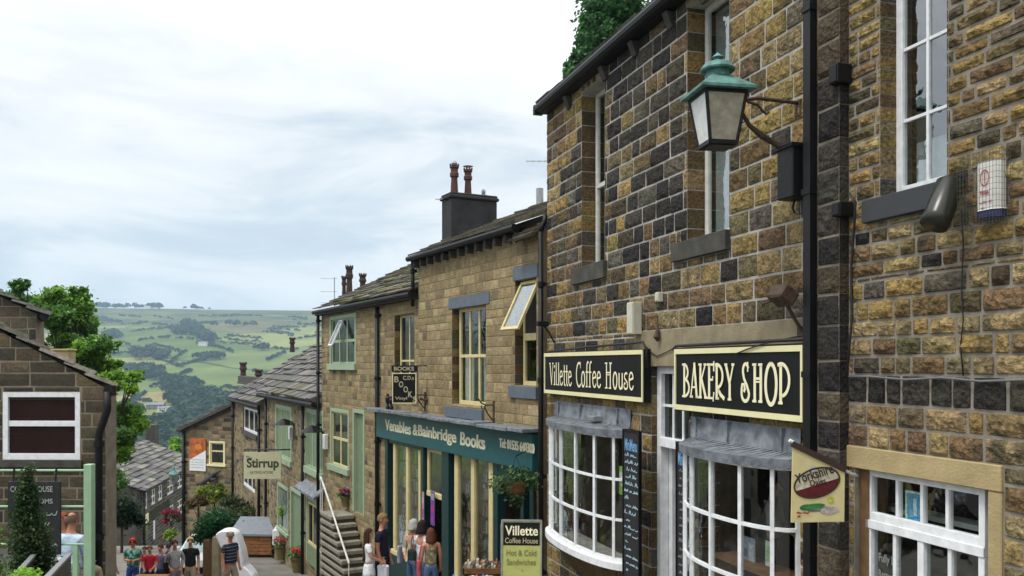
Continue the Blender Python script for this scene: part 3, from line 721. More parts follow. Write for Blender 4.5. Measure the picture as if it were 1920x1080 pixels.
# lantern and bracket
LB = A.root('wall_lantern', 'old street lantern with verdigris copper roof on an iron bracket above the bakery sign', 'lantern', uA(1500), .0, A.z(1500, 205))
zc = A.z(1500, 205)
LROT = -7
lu, lw = 0.05, .93     # lantern centre relative to the bracket foot
p = A.P + A.d * (uA(1500) + lu) + A.n * lw
zl = lambda py: (HY - py) / FPX * p.y - zc
t_top, t_bot, t_eave = zl(180), zl(272), zl(176)
mb = MB(); q = math.pi / 4 + R(LROT); SR = .335
mb.lathe([(SR * 1.2, t_eave - .012), (SR * 1.2, t_eave + .015), (SR * .45, zl(146)), (SR * .40, zl(146))], (lu, lw, 0), 4, rot=q)
mb.lathe([(SR * .36, zl(146)), (SR * .36, zl(132))], (lu, lw, 0), 12)
mb.lathe([(SR * .50, zl(134)), (SR * .52, zl(131)), (SR * .40, zl(120)), (SR * .18, zl(115)), (.03, zl(114)), (.03, zl(110)), (.06, zl(108)), (.05, zl(106)), (.012, zl(100)), (.004, zl(98))], (lu, lw, 0), 16)
mb.build('roof', M_copper, LB, smooth=False)
mb = MB(); tr, br = SR * .88, SR * .58
ct = [(lu + tr * math.cos(q + k * math.pi / 2), lw + tr * math.sin(q + k * math.pi / 2), t_top) for k in range(4)]
cb = [(lu + br * math.cos(q + k * math.pi / 2), lw + br * math.sin(q + k * math.pi / 2), t_bot) for k in range(4)]
for k in range(4):
    mb.bar(ct[k], cb[k], .028, .028); mb.bar(ct[k], ct[(k + 1) % 4], .03, .05); mb.bar(cb[k], cb[(k + 1) % 4], .03, .04)
mb.lathe([(br * .9, t_bot - .03), (br * .9, t_bot - .015)], (lu, lw, 0), 4, rot=q)
mb.build('frame', M_iron, LB)
for k in range(4):
    mb = MB(); i = .004; a, b, c, d = [Vector(x) for x in (ct[k], ct[(k + 1) % 4], cb[(k + 1) % 4], cb[k])]
    nrm = (b - a).cross(c - b).normalized() * .003; mb.mesh([a - nrm, b - nrm, c - nrm, d - nrm, a + nrm, b + nrm, c + nrm, d + nrm], [(0, 1, 2, 3), (4, 7, 6, 5)])
    mb.build('glass_panel', M_lampglassl if math.cos(q + math.pi / 4 + k * math.pi / 2 + A.rz) < -.4 else M_lampglass, LB)  # left-facing panel takes the paler glass, the others the beige
mb = MB(); mb.tube([(lu, lw - .28, t_top - .02), (0.02, .5, t_top + .01), (0, .02, t_top + .0)], .02, 8)
cur = [(0, .02, zl(305)), (0, .12, zl(285)), (0, .3, zl(262)), (0, .45, zl(250)), (0.02, .58, zl(232)), (0.03, .68, zl(205)), (lu, .70, t_top - .03)]
mb.tube(cur, [.022, .02, .03, .035, .022, .02, .02], 8)
mb.tube([(0.0, .62, zl(188)), (0, .5, zl(192)), (0, .44, zl(203)), (0, .40, zl(208)), (0, .37, zl(203))], .014, 6)
mb.tube([(0, .06, zl(330)), (0, .14, zl(333)), (0, .2, zl(325))], .014, 6)
mb.box(-.05, .05, 0, .035, zl(340), zl(300)); mb.box(-.05, .05, 0, .03, zl(205), zl(175))
mb.build('bracket', M_rust, LB, smooth=False)
r = A.root('lamp_control_box', 'black metal control box on the wall below the lantern bracket', 'control box', uA(1493, .1), .0, A.z(1493, 374, .1))
hh = A.z(1493, 276, .1) - A.z(1493, 374, .1); mb = MB(); mb.box(-.13, .13, .02, .24, 0, hh); mb.build('casing', M_iron, r, bevel=.012)
mb = MB(); mb.box(-.145, .145, .02, .26, hh - .03, hh + .012); mb.build('lid', M_iron, r, bevel=.004)
mb = MB(); mb.tube([(0, .12, 0), (.02, .13, -.08), (0, .12, -.14)], .012, 6); mb.build('cable_gland', M_iron, r)
# floodlight by the downpipe
r = A.root('floodlight', 'rusty floodlight on a bracket beside the black downpipe', 'floodlight', uA(1490, .1), .02, A.z(1490, 560, .1))
mb = MB(); M = Matrix.Rotation(R(35), 4, 'X'); M.translation = Vector((0, .22, .03)); mb.obox(M, .24, .20, .17); mb.build('lamp_head', M_rust, r, bevel=.02)
mb = MB(); mb.tube([(.1, .28, -.02), (.22, .30, -.04), (.3, .26, -.06)], .012, 6); mb.tube([(0, .18, -.05), (-.02, .1, -.2), (-.05, .02, -.34)], .018, 6); mb.box(-.08, .03, 0, .03, -.40, -.28); mb.build('bracket', M_rust, r)
r = A.root('security_camera', 'black camera on a bracket by the coffee house corner', 'camera', uA(1032, .1), .02, A.z(1032, 612, .1))
mb = MB(); mb.box(-.05, .05, .12, .34, 0, .09); mb.build('camera_body', M_iron, r, bevel=.01); mb = MB(); mb.tube([(0, .2, 0), (0, .1, -.12), (0, 0, -.3)], .016, 6); mb.build('bracket', M_iron, r)
# chalk menu boards
def menu(px0, px1, py0, w, label, ink, seed, tilt=0, wd=None):
    u0, u1 = A.u(px1, w), A.u(px0, w); z1 = A.z((px0 + px1) / 2, py0, w); H = 2.1; L = u1 - u0
    r = A.root('menu_board', label, 'menu board', u0, w, z1 - H)
    mb = MB(); mb.box(0, L, -.03, 0, 0, H); mb.build('board', M_chalk, r)
    mb = MB(); t = .025
    for b in ((0, t, -.035, .012, 0, H), (L - t, L, -.035, .012, 0, H), (t, L - t, -.035, .012, H - t, H), (t, L - t, -.035, .012, 0, t)): mb.box(*b)
    mb.build('frame', M_blk, r)
    mb = MB(); scribble(mb, L - .09, H - .38, .011, MT(L - .045, .003, .08), 17, ink, 0, seed)
    mb.build('chalk_writing', M_plainc, r)
    if L > .3: text_obj('chalk_heading', 'MiniMenu', r, L * .74, .17, flat('blue_chalk', (.16, .36, .62)), MT(L * .87, .003, H - .30), bold=.02)
    return r
menu(1168, 1199, 806, .30, 'tall chalk menu board with blue and white writing beside the coffee house bow window', (.42, .60, .72), 3)
menu(1268, 1299, 830, .10, 'tall chalk menu board with faint grey writing beside the white door', (.25, .26, .28), 5)
# hanging triangular cheese sign
r = A.root('hanging_sign', 'cream hanging sign with slanting top lettered Yorkshire Dales below the bakery sign', 'hanging sign', uA(1528, .12), .12, 0)
# plane faces the camera, so build in its own frame
DY = 7.75
q0 = at(1484, 980, DY); q1 = at(1583, 978, DY); q2 = at(1584, 885, DY); q3 = at(1487, 836, DY)
bpy.data.objects.remove(r)
r = empty('hanging_sign', (q0.x, q0.y, q0.z), 'cream hanging sign with slanting top lettered Yorkshire Dales', 'hanging sign')
pl = [(0, 0), (q1.x - q0.x, q1.z - q0.z), (q2.x - q0.x, q2.z - q0.z), (q3.x - q0.x, q3.z - q0.z)]
mb = MB(); mb.prism(pl, 0, .025); mb.build('board', M_creams2 if 'M_creams2' in globals() else flat('sign_buff', (.56, .49, .25)), r)
mb = MB(); a, b = pl[3], pl[2]; mb.bar((a[0] - .01, .012, a[1] + .02), (b[0] + .01, .012, b[1] + .02), .05, .055); mb.build('top_rail', M_woodb2 if 'M_woodb2' in globals() else flat('brown_rail', (.035, .015, .012)), r)
mb = MB(); mb.tube([(a[0] - .03, .012, a[1] + .05), (a[0] + .01, .012, a[1] + .03)], .016, 8); mb.tube([(b[0] + .01, .012, b[1] + .015), (b[0] + .10, .1, b[1] - .03), (b[0] + .26, .3, b[1] - .08)], .014, 8); mb.build('bracket', M_white, r)
Wd = pl[1][0]; Ht = pl[3][1]
def ell(cx, cz, rx, rz, y, th, mb, c, rot=0, a0=0, a1=360, fill=False, n=32):
    P = []
    for i in range(n + 1):
        t = R(a0 + (a1 - a0) * i / n); x, z = rx * math.cos(t), rz * math.sin(t); P.append((cx + x * math.cos(rot) - z * math.sin(rot), cz + x * math.sin(rot) + z * math.cos(rot)))
    if fill: mb.face([(x, y, z) for x, z in P[:n if a1 - a0 == 360 else n + 1]], 0, c)
    else:
        for i in range(n):
            (xa, za), (xb, zb_) = P[i], P[i + 1]; d = Vector((xb - xa, zb_ - za)).normalized(); q = Vector((-d.y, d.x)) * th / 2
            mb.face([(xa + q.x, y, za + q.y), (xa - q.x, y, za - q.y), (xb - q.x, y, zb_ - q.y), (xb + q.x, y, zb_ + q.y)], 0, c)
mb = MB(); cx, cz, rt = Wd * .48, Ht * .52, R(17); rx, rz = Wd * .44, Ht * .185
ell(cx, cz, rx, rz, -.002, 0, mb, (.50, .46, .34), rt, fill=True)
ell(cx, cz, rx * .97, rz * .97, -.004, 0, mb, (.10, .012, .018), rt, 188, 352, True)
ell(cx, cz, rx, rz, -.006, .016, mb, (.05, .035, .012), rt)
ell(Wd * .40, Ht * .705, .035, .03, -.006, 0, mb, (.45, .42, .42), 0, fill=True, n=8)
for (ex, ez, ra, rb, c) in ((.42, .215, .22, .035, (.04, .2, .05)), (.28, .20, .13, .04, (.03, .13, .05)), (.60, .185, .16, .022, (.2, .2, .2)), (.72, .16, .18, .05, (.40, .36, .33)), (.74, .30, .06, .04, (.40, .44, .05)), (.5, .165, .2, .018, (.12, .12, .12))):
    ell(Wd * ex, Ht * ez, Wd * ra, Ht * rb, -.003 - .001 * (ex * 7 % 3), 0, mb, c, R(6), fill=True, n=14)
mb.build('emblem', M_plainc, r)
MC = lambda x, z, rot=0: Matrix.Translation((x, -.009, z)) @ Matrix.Rotation(-rot, 4, 'Y') @ Matrix(((1, 0, 0, 0), (0, 0, -1, 0), (0, 1, 0, 0), (0, 0, 0, 1)))
text_obj('lettering', 'Yorkshire', r, Wd * .74, Ht * .13, flat('brown_ink', (.03, .015, .01)), MC(Wd * .10, Ht * .50, R(17)), .02)
text_obj('lettering', 'Dales', r, Wd * .30, Ht * .075, MATS['brown_ink'], MC(Wd * .36, Ht * .475, R(12)), .02)
mb = MB(); scribble(mb, Wd * .26, Ht * .10, .012, MC(Wd * .07, Ht * .06), 2, (.3, .02, .01), 0, 9); mb.build('faded_lettering', M_plainc, r)
# downpipe and the black quoined pier
pr = pipe(A, 0, 'downpipe', uA(1521, .12), .12, -4.6, EA + .3, .055, 'tall square black downpipe between the bakery sign and the stone pier', sq=True)
pu0, pu1 = uA(1591), uA(1530, .12)
pier = A.root('stone_pier', 'soot-black stone pier between the coffee house and the right-hand house', 'pier', pu0, 0, G(8))
zp = pier.location.z
mb = MB(); mb.box(0, pu1 - pu0, -.3, .10, -5.2, 5.8); mb.build('core', M_mortd, pier, zp)
mb = MB(); z = -5.1
while z < 5.7:
    h = random.uniform(.27, .34); c = pick([(SOOT, 5), (DGR, 3), ((.07, .055, .035), 1.5)])
    Lp = pu1 - pu0
    cut = Lp * .55 + random.uniform(-.04, .05)
    stone_block(mb, .004, Lp - .004, z + .006, z + h - .006, c, 6, 6, .022, .014, .10)
    mb.box(Lp, Lp + .006, -.3, .105, z + .006, z + h - .006, 0, c); mb.box(-.006, 0, .0, .105, z + .006, z + h - .006, 0, c)
    z += h
mb.build('stonework', M_stone, pier, zp)

# ------------------------------------------------------------------ right-hand house
B_ = Fac(A.P, A.d)      # same wall line, nearer than the pier
zr_ = G(7.5)
rh = empty('stone_house', (A.P.x, A.P.y, zr_), 'ochre rock-faced stone house nearest the camera with a white sash window', 'building', None, A.rz)
u_n = A.u(2300); u_f = pu0
wu = (uA(1777), uA(1651), A.z(1651, 374), 5.2)
wl2 = (uA(1855), uA(1603), -4.6, -.965)
silU = (uA(1772), uA(1625), A.z(1625, 420), A.z(1625, 384) + .03)
linL = (uA(1882), uA(1585) - .0, -.965, -.762); jamb = (uA(1881), uA(1855), -4.6, -.965)
linL = (linL[0], u_f - .003, linL[2], linL[3])
holesB = [wu, wl2]
mb = MB(); backing(mb, u_n, u_f, -5, 5.8, holesB); mb.build('wall', plain('brown_mortar', (.215, .195, .16), .95, .3, 5, bump=.4, bscale=60), rh, zr_)
def palB(u, z):
    n = noise.noise(Vector((u * .9, z * .9, 1.2)))
    if -.36 < z < -.09: return [(SOOT, 2.4), (DGR, 3), (GRY, 1.6), (OLV, 1), (BRN, .5)]
    s = .15 + .2 * (u > wu[1]) + n * .3; s = max(.04, s)
    return [(SOOT, s * .7), (DGR, s * 1.6), (GRY, .4), (OLV, .5), (OCH, 2.6), (BRN, 1.6), (TAN, 1.9), (RED, .4)]
mb = MB()
hb = holesB + [silU, linL, jamb]
cs = courses(-.762, -.36, .2, .04) + [(-.36, -.09)] + courses(-.09, .8, .168, .13) + courses(.8, 1.8, .14, .15) + courses(1.8, 5.7, .118, .15)
stone_wall(mb, u_n, u_f, cs, .14, .46, hb, palB, .015, 12, 6, .030, .020, reveal=.30)
cs = courses(-4.9, -.762, .2, .12)
stone_wall(mb, u_n, u_f, cs, .2, .50, hb, palB, .018, 10, 6, .026, .016, reveal=.0)
mb.build('stonework', M_stone, rh, zr_)
mb = MB(); mb.box(silU[0] - .0, silU[1], -.25, .06, silU[2], silU[3]); mb.build('sill', flat('black_sill', (.035, .038, .045)), rh, zr_, bevel=.006)
mb = MB(); mb.box(linL[0], linL[1], -.3, .03, linL[2], linL[3]); mb.build('lintel', M_buff, rh, zr_, bevel=.008); mb = MB(); mb.box(jamb[0], jamb[1], -.3, .02, jamb[2], jamb[3] - .003); mb.build('jamb', M_buff, rh, zr_, bevel=.008)
mb = MB(); mb.box(uA(1628, -.05), uA(1592, -.05), -.28, -.05, -4.6, -.968); mb.build('door_post', M_woodb, rh, zr_, bevel=.004)
wo_ = window(A, rh, wu[0] + .02, wu[1] - .0, wu[2] + .02, wu[3], -.20, .075, 2, 1, M_white, M_glassm, cols=[.52], rows=[.165, .345, .52, .70], mull=.03, midh=.03, curtain=[(0.05, .95, 0, .11)])
mb = MB(); dz = zr_
a0, a1 = uA(1853, -.1), uA(1631, -.1); zm = A.z(1635, 985, -.1); zt_ = -.97
window(A, rh, a0, a1, zm + .06, zt_, -.10, .06, 4, 1, M_white, M_glass, cols=[.27, .5, .74], mull=.035, depth=.07)
mb.box(a0, a1, -.15, -.05, zm - .02, zm + .06); mb.box(a0 - .0, a0 + .06, -.14, -.06, -4.6, zm - .02); mb.box(a1 - .06, a1, -.14, -.06, -4.6, zm - .02)
xm = a0 + (a1 - a0) * .5; mb.box(xm - .035, xm + .035, -.14, -.06, -4.6, zm - .02)
for t in (.27, .74): x = a0 + (a1 - a0) * t; mb.box(x - .02, x + .02, -.13, -.07, -4.0, zm - .02)
ws = mb.build('shop_window', M_white, rh, zr_, bevel=.004); g = MB(); g.box(a0 + .05, a1 - .05, -.104, -.097, -3.5, zm); g.build('pane', M_glass, ws, zr_)
room(ws, a0 - .3, a1 + .3, -2.4, -.32, -4.4, -.8, zr_, M_dark)
# sticker, frosted strips and lettering on the glass
notice(A, 'poster', 'blue poster with a white bird in the small top pane of the right-hand window', 'poster', uA(1713, -.12), -.125, A.z(1713, 990, -.12), .155, .30, (.03, .26, .52), (.42, .62, .60),
       ((.28, .55, .35, .85, (.45, .62, .72)), (.1, .5, .12, .3, (.12, .38, .62)), (.5, .8, .3, .55, (.10, .36, .6))))
r = A.root('shelf', 'white shelf crossing behind the top panes of the right-hand window', 'shelf', uA(1850, -.3), -.55, A.z(1750, 980, -.3)); mb = MB(); mb.box(0, 1.3, 0, .2, 0, .045); mb.build('board', M_mint2 if 'M_mint2' in globals() else flat('pale_board', (.55, .60, .57)), r)
mb = MB(); [mb.box(x, x + .03, .02, .16, -.25, 0) for x in (.1, 1.1)]; mb.build('shelf_bracket', M_steel, r)
r = A.root('window_lettering', 'faded white lettering on the lower pane of the right-hand window', 'lettering', uA(1665, -.08), -.09, A.z(1665, 1075, -.08))
ma = flat('frosted_white', (.20, .22, .21))
text_obj('lettering', 'Fully Lic.', r, .26, .10, ma, MT(.13, .0, .06), .02); text_obj('lettering', 'Restaurant', r, .28, .07, ma, MT(.13, .0, -.06), .02)
# cylindrical floodlight shade and caged alarm box
pS = A.W(uA(1790, .1), 0.02, A.z(1790, 350, .1))
r = A.root('spotlight', 'black cylinder spotlight pointing down beside the window sill of the right-hand house', 'spotlight', uA(1797, .05), .02, A.z(1797, 350, .05))
mb = MB(); mb.tube([(0, .09, .06), (0.0, .11, .02), (.0, .235, -.25), (.0, .275, -.32)], [.06, .105, .108, .108], 18, cap=True); mb.build('shade', plain('dark_olive_metal', (.018, .02, .015), .3, .3, 5), r, smooth=True)
mb = MB(); mb.tube([(0, 0, .06), (0, .07, .05)], .035, 8); mb.box(-.06, .06, 0, .02, 0, .12); mb.build('wall_bracket', M_iron, r)
r = A.root('alarm_box', 'white alarm box with red ring and lettering inside a wire cage', 'alarm box', uA(1850, .1), .02, A.z(1850, 408, .1))
az = r.location.z; hA = A.z(1850, 302, .1) - az
mb = MB(); mb.prism([(-.105, 0), (.105, 0), (.105, 0), (-.105, 0)], 0, 0) if False else None
P = [(-.105, 0), (-.105, .05), (-.06, .095), (.06, .10), (.105, .06), (.105, 0)]
def vprism(mb, P, z0, z1, m=0, c=None):
    n = len(P); mb.mesh([(x, y, z0) for x, y in P] + [(x, y, z1) for x, y in P], [tuple(range(n)), tuple(range(2 * n - 1, n - 1, -1))] + [(i, (i + 1) % n, (i + 1) % n + n, i + n) for i in range(n)], m, c)
vprism(mb, P, .055, hA); mb.build('casing', flat('alarm_white', (.66, .66, .62)), r, bevel=.006)
mb = MB(); vprism(mb, [(x * 1.01, y * 1.01) for x, y in P], 0, .053); mb.build('base', flat('navy_plastic', (.015, .018, .09)), r, bevel=.004)
red = flat('red_print', (.42, .03, .05))
mb = MB(); rt_ = MT(0.0, .103, hA * .70)
for i in range(24):
    a, b = 2 * math.pi * i / 24, 2 * math.pi * (i + 1) / 24
    mb.face([rt_ @ Vector((rr_ * math.cos(t) * .95, rr_ * math.sin(t) * 1.5, 0)) for rr_, t in ((.036, a), (.042, a), (.042, b), (.036, b))])
mb.face([rt_ @ Vector(v) for v in ((-.003, -.045, 0), (.003, -.045, 0), (.003, .045, 0), (-.003, .045, 0))]); mb.build('emblem', red, r)
text_obj('lettering', 'TEXSA', r, .085, .032, red, MT(.043, .103, hA * .40), .04); mb = MB(); scribble(mb, .12, .085, .005, MT(.05, .103, hA * .13), 2, (.42, .05, .06), 0, 4); mb.build('faded_lettering', M_plainc, r)
mb = MB(); x0, x1, z0, z1, dp = -.16, .2, -.07, hA + .06, .16; n = 12; rw = .0010
for i in range(n + 1):
    x = x0 + (x1 - x0) * i / n; mb.bar((x, dp, z0), (x, dp, z1), rw * 2, rw * 2); mb.bar((x, 0, z0), (x, dp, z0), rw * 2, rw * 2); mb.bar((x, 0, z1), (x, dp, z1), rw * 2, rw * 2)
for i in range(14):
    z = z0 + (z1 - z0) * i / 13; mb.bar((x0, dp, z), (x1, dp, z), rw * 2, rw * 2); mb.bar((x0, 0, z), (x0, dp, z), rw * 2, rw * 2); mb.bar((x1, 0, z), (x1, dp, z), rw * 2, rw * 2)
for i in range(1, 6):
    y = dp * i / 6
    for x in (x0, x1): mb.bar((x, y, z0), (x, y, z1), rw * 2, rw * 2)
mb.build('wire_cage', flat('cage_wire', (.07, .075, .06)), r)
cable('cable', 'thin black cable hanging down the right-hand house below the alarm cage', wl_(A, (1803, 395, .035), (1806, 460, .04), (1803, 540, .04), (1806, 600, .04), (1801, 650, .04), (1806, 705, .04)), .006)
cable('cable', 'long cable pinned along the dark stone course of the right-hand house', wl_(A, (1592, 706, .045), (1632, 706, .045), (1700, 712, .045), (1764, 708, .045), (1840, 715, .045), (1925, 712, .045), (2100, 716, .045)), .010, flat('grey_cable', (.14, .14, .15)))
cable('cable', 'black cable tangled down the joint beside the stone pier', wl_(A, (1593, 362, .12), (1604, 380, .12), (1602, 420, .05), (1596, 500, .04), (1597, 600, .04), (1588, 700, .13)), .012)
wallbox(A, 'junction_box', 'black junction box on the pier below window sill height', 'junction box', 1577, 393, .12, .12, .16, .13, M_iron)
wallbox(A, 'junction_box', 'black box fixed high on the stone pier', 'junction box', 1572, 140, .12, .13, .16, .18, M_iron)
# ------------------------------------------------------------------ bookshop house
b1c, b2c, b3c, b4c, b5c = (.30, .235, .125), (.275, .212, .11), (.25, .195, .105), (.33, .265, .15), (.18, .14, .085)
PALC = lambda u, z: [(b1c, 3), (b2c, 3), (b3c, 2), (b4c, 2), (b5c, .5)]
PALD = lambda u, z: [(b1c, 2.5), (b2c, 2.5), (b3c, 2.5), (b4c, 1.5), (b5c, 1), (GRY, .5)]
PALE = lambda u, z: [(b1c, 1), (b2c, 1.5), (b3c, 2.5), (b5c, 2), (GRY, 1.2), (DGR, .4)]
def pxdir(xv): return ((xv - CX) / FPX, 1)
P0 = ((1014 - CX) / FPX * 16.35, 16.35)
C = Fac(P0, pxdir(110)); uC = C.u
L_C = uC(785)
zb = G(18.5)
bs = empty('bookshop', (C.P.x, C.P.y, zb), 'buff stone house with a teal book shop front and grey painted lintels', 'building', None, C.rz)
zeC = C.z(975, 436)
wm = (uC(911), uC(848), C.z(848, 757), C.z(848, 580)); wr = (uC(1006), uC(966), C.z(966, 722), C.z(966, 527))
zfT, zfB = -1.32, -2.06     # fascia
shop = (uC(1006), uC(728), -6.2, zfB + .1)
hC = [wm, wr, shop]
mb = MB(); backing(mb, 0, L_C, -7.4, zeC, hC); mb.build('wall', M_mortf, bs, zb)
lints = []
for (o_, pl_, pr_, y0_, y1_) in ((wm, 842, 918, 560, 580), (wr, 963, 1009, 503, 527)): lints.append((uC(pr_), uC(pl_), C.z(pl_, y1_), C.z(pl_, y0_)))
sills = [(uC(908), uC(838), C.z(838, 780), C.z(838, 761)), (uC(1010), uC(958), C.z(958, 745), C.z(958, 723))]
mb = MB(); stone_wall(mb, .02, L_C, courses(-1.2, zeC - .02, .20, .15), .22, .62, hC + lints + sills, PALC, .007, 3, 2, .009, .004, reveal=.3)
stone_wall(mb, .02, L_C, courses(-7, -1.2, .2, .1), .2, .5, hC, PALC, .010, 2, 2, .009, .004, reveal=.3)
mb.build('stonework', M_stone_far, bs, zb)
for s in lints: mb = MB(); mb.box(s[0], s[1], -.3, .02, s[2], s[3]); mb.build('lintel', M_greysill, bs, zb, bevel=.005)
for s in sills: mb = MB(); mb.box(s[0], s[1], -.3, .07, s[2], s[3]); mb.build('sill', M_greysill, bs, zb, bevel=.005)
wob = window(C, bs, wm[0] + .02, wm[1] - .09, wm[2], wm[3], -.17, .075, 3, 2, M_cream, M_glass, cols=[.36, .68], rows=[.50], mid=.5, midh=.07, mull=.06, curtain=[(0, .34, 0, .5), (.68, 1, 0, .5)])
wob2 = window(C, bs, wr[0] + .02, wr[1] - .08, wr[2], wr[2] + (wr[3] - wr[2]) * .46, -.17, .07, 1, 1, M_cream, M_glass)
window(C, bs, wr[0] + .02, wr[1] - .08, wr[2] + (wr[3] - wr[2]) * .46, wr[3], -.17, .06, 1, 1, M_cream, M_dark)  # open half: pane is a dark sheet standing in for the unlit room
# casement pushed open
hz1 = wr[3] - .04; hz0 = wr[2] + (wr[3] - wr[2]) * .47; Hh = hz1 - hz0; cu0, cu1 = wr[0] + .05, wr[1] - .10
Mo = Matrix.Translation((0, -.10, hz1)) @ Matrix.Rotation(R(26), 4, 'X')
mb = MB()
def tbox(mb, M, x0, x1, y0, y1, z0, z1, m=0):
    vs = [M @ Vector(v) for v in ((x0, y0, z0), (x1, y0, z0), (x1, y1, z0), (x0, y1, z0), (x0, y0, z1), (x1, y0, z1), (x1, y1, z1), (x0, y1, z1))]
    mb.mesh(vs, [(0, 3, 2, 1), (4, 5, 6, 7), (0, 1, 5, 4), (1, 2, 6, 5), (2, 3, 7, 6), (3, 0, 4, 7)], m)
t = .06
for b in ((cu0, cu0 + t, -.025, .025, -Hh, 0), (cu1 - t, cu1, -.025, .025, -Hh, 0), (cu0 + t, cu1 - t, -.025, .025, -t, 0), (cu0 + t, cu1 - t, -.025, .025, -Hh, -Hh + t)): tbox(mb, Mo, *b)
oc = mb.build('open_casement', M_cream, bs, zb); mb = MB(); tbox(mb, Mo, cu0 + t, cu1 - t, -.004, .004, -Hh + t, -t); mb.build('pane', M_glassm, oc, zb)
# eaves
mb = MB(); mb.tube([(.62, .24, zeC + .06), (L_C + .15, .24, zeC + .06)], .07, 8); mb.box(.62, L_C + .12, -.05, .2, zeC + .0, zeC + .07); mb.build('gutter', M_gutter, bs, zb)
n = 13
for i in range(n): mb = MB(); u = .75 + (L_C - .8) * i / (n - 1); mb.box(u - .055, u + .055, 0, .17, zeC - .17, zeC); mb.build('gutter_bracket', M_sill, bs, zb, bevel=.01)
mb = MB(); slates(mb, (.0, .18, zeC + .12), (1, 0, 0), (0, -.92, .39), L_C + .18, 4.1, .4, .9, .34, .045, SLP)
slates(mb, (L_C + .1, -7.6, zeC + .12), (-1, 0, 0), (0, .92, .39), L_C + .18, 4.1, .4, .9, .34, .045, SLP)
mb.build('roof', M_slate, bs, zb)
# small stone-slated corner beside the coffee house
mb = MB(); slates(mb, (-.05, .30, zeC - .28), (1, 0, 0), (0, -.80, .6), .75, .5, .4, .8, .15, .05, SLP); mb.build('lean_to_roof', M_slate, bs, zb)
mb = MB(); mb.bar((.68, .22, zeC - .22), (.68, -.4, zeC + .24), .06, .1); mb.build('verge_stone', M_buffd, bs, zb)
mb = MB(); mb.prism([(0, -7.4), (L_C, -7.4), (L_C, zeC), (0, zeC)], -7.5, -7.3); mb.build('back_wall', M_mortd, bs, zb)
mb = MB()     # gable end that shows above the lower neighbour
pts = [(.18, zeC - 2), (.18, zeC + .05), (-3.7, zeC + 1.5), (-7.5, zeC + .05), (-7.5, zeC - 2)]
mb.mesh([(L_C, y, z) for y, z in pts] + [(L_C - .3, y, z) for y, z in pts], [(0, 1, 2, 3, 4), (9, 8, 7, 6, 5)] + [(i, i + 5, (i + 1) % 5 + 5, (i + 1) % 5) for i in range(5)]); mb.build('gable_wall', M_mortd, bs, zb, clip=[((0, 0, 0), (0, 1, 0))])
# chimney stack
cw0 = -3.6
cu_a, cu_b = uC(846, cw0), uC(828, cw0)
zct = C.z(846, 360, cw0)
mb = MB(); mb.box(cu_a, cu_b, cw0 - 1.75, cw0, zeC + .2, zct - .18); mb.box(cu_a - .06, cu_b + .06, cw0 - 1.81, cw0 + .06, zct - .18, zct - .06); mb.box(cu_a - .02, cu_b + .02, cw0 - 1.77, cw0 + .02, zct - .06, zct + .02)
ch = mb.build('chimney', M_render, bs, zb, bevel=.03)
def pot(parent, x, y, z, h, r, mat, dz, crown=True, cowl=False):
    m = MB(); m.lathe([(r * 1.1, 0), (r * 1.0, h * .1), (r * .82, h * .55), (r * .86, h * .6), (r * 1.15, h * .63), (r * 1.15, h * .74), (r * .95, h * .78), (r * .95, h * .9), (r * 1.2, h * .93), (r * 1.2, h), (r * .9, h), (r * .9, h * .8)], (x, y, z), 14)
    if crown:
        for k in range(8): a = k * math.pi / 4; m.box(x + r * 1.1 * math.cos(a) - .02, x + r * 1.1 * math.cos(a) + .02, y + r * 1.1 * math.sin(a) - .02, y + r * 1.1 * math.sin(a) + .02, z + h, z + h + .06)
    o = m.build('chimney_pot', mat, parent, dz)
    if cowl:
        m = MB(); m.ball((x, y, z + h + .08), r * .8, n=10, k=6) if cowl == 1 else (m.tube([(x, y, z + h), (x, y, z + h + .12)], .015, 5), m.lathe([(r * 1.4, 0), (r * .2, .05)], (x, y, z + h + .12), 12))
        m.build('cowl', M_steel, o, dz)
    return o
um = (cu_a + cu_b) / 2
pot(ch, um, cw0 - .30, zct, 1.0, .135, M_pot, zb, True, 1)
pot(ch, um, cw0 - .82, zct, .92, .13, M_pot, zb, True, 2)
mb = MB(); x = um; mb.tube([(x, cw0 - 1.42, zct), (x, cw0 - 1.42, zct + .10)], .12, 10); mb.ball((x, cw0 - 1.42, zct + .2), .125, .06, .125, 12, 8); mb.build('cowl', M_steel, ch, zb)
mb = MB(); x = uC(1012, -3.2); zq = C.z(1012, 378, -3.2); mb.tube([(x, -3.2, zq - .3), (x, -3.2, zq + .35)], .10, 12); mb.build('flue_pipe', M_steel, bs, zb)
def aerial(name, p, h, L, n, rz, label, group=None, boom2=False):
    r = empty(name, p, label, 'aerial', group, rz)
    mb = MB(); mb.tube([(0, 0, 0), (0, 0, h)], .022, 6); mb.build('mast', M_steel, r)
    mb = MB()
    for zz in ([h - .05, h * .55, h * .2] if boom2 else [h - .05]):
        mb.tube([(-L, 0, zz), (.12, 0, zz)], .013, 5)
        for i in range(n): x = -L + L * i / (n - 1); mb.tube([(x, -.16, zz), (x, .16, zz)], .007, 4)
    mb.build('antenna', M_steel, r); return r
# TV aerials
pa = C.W(uC(833, cw0), cw0, C.z(833, 372, cw0)); aerial('tv_aerial', (pa.x + .02, pa.y, pa.z - .1), .12, .32, 6, 0, 'small TV aerial sticking out of the grey chimney stack')
pa = C.W(uC(1034, -5), -5, C.z(1034, 330, -5)); aerial('tv_aerial', (pa.x, pa.y, pa.z - 1.0), 1.5, .75, 5, 0, 'TV aerial behind the corner of the tall coffee house')

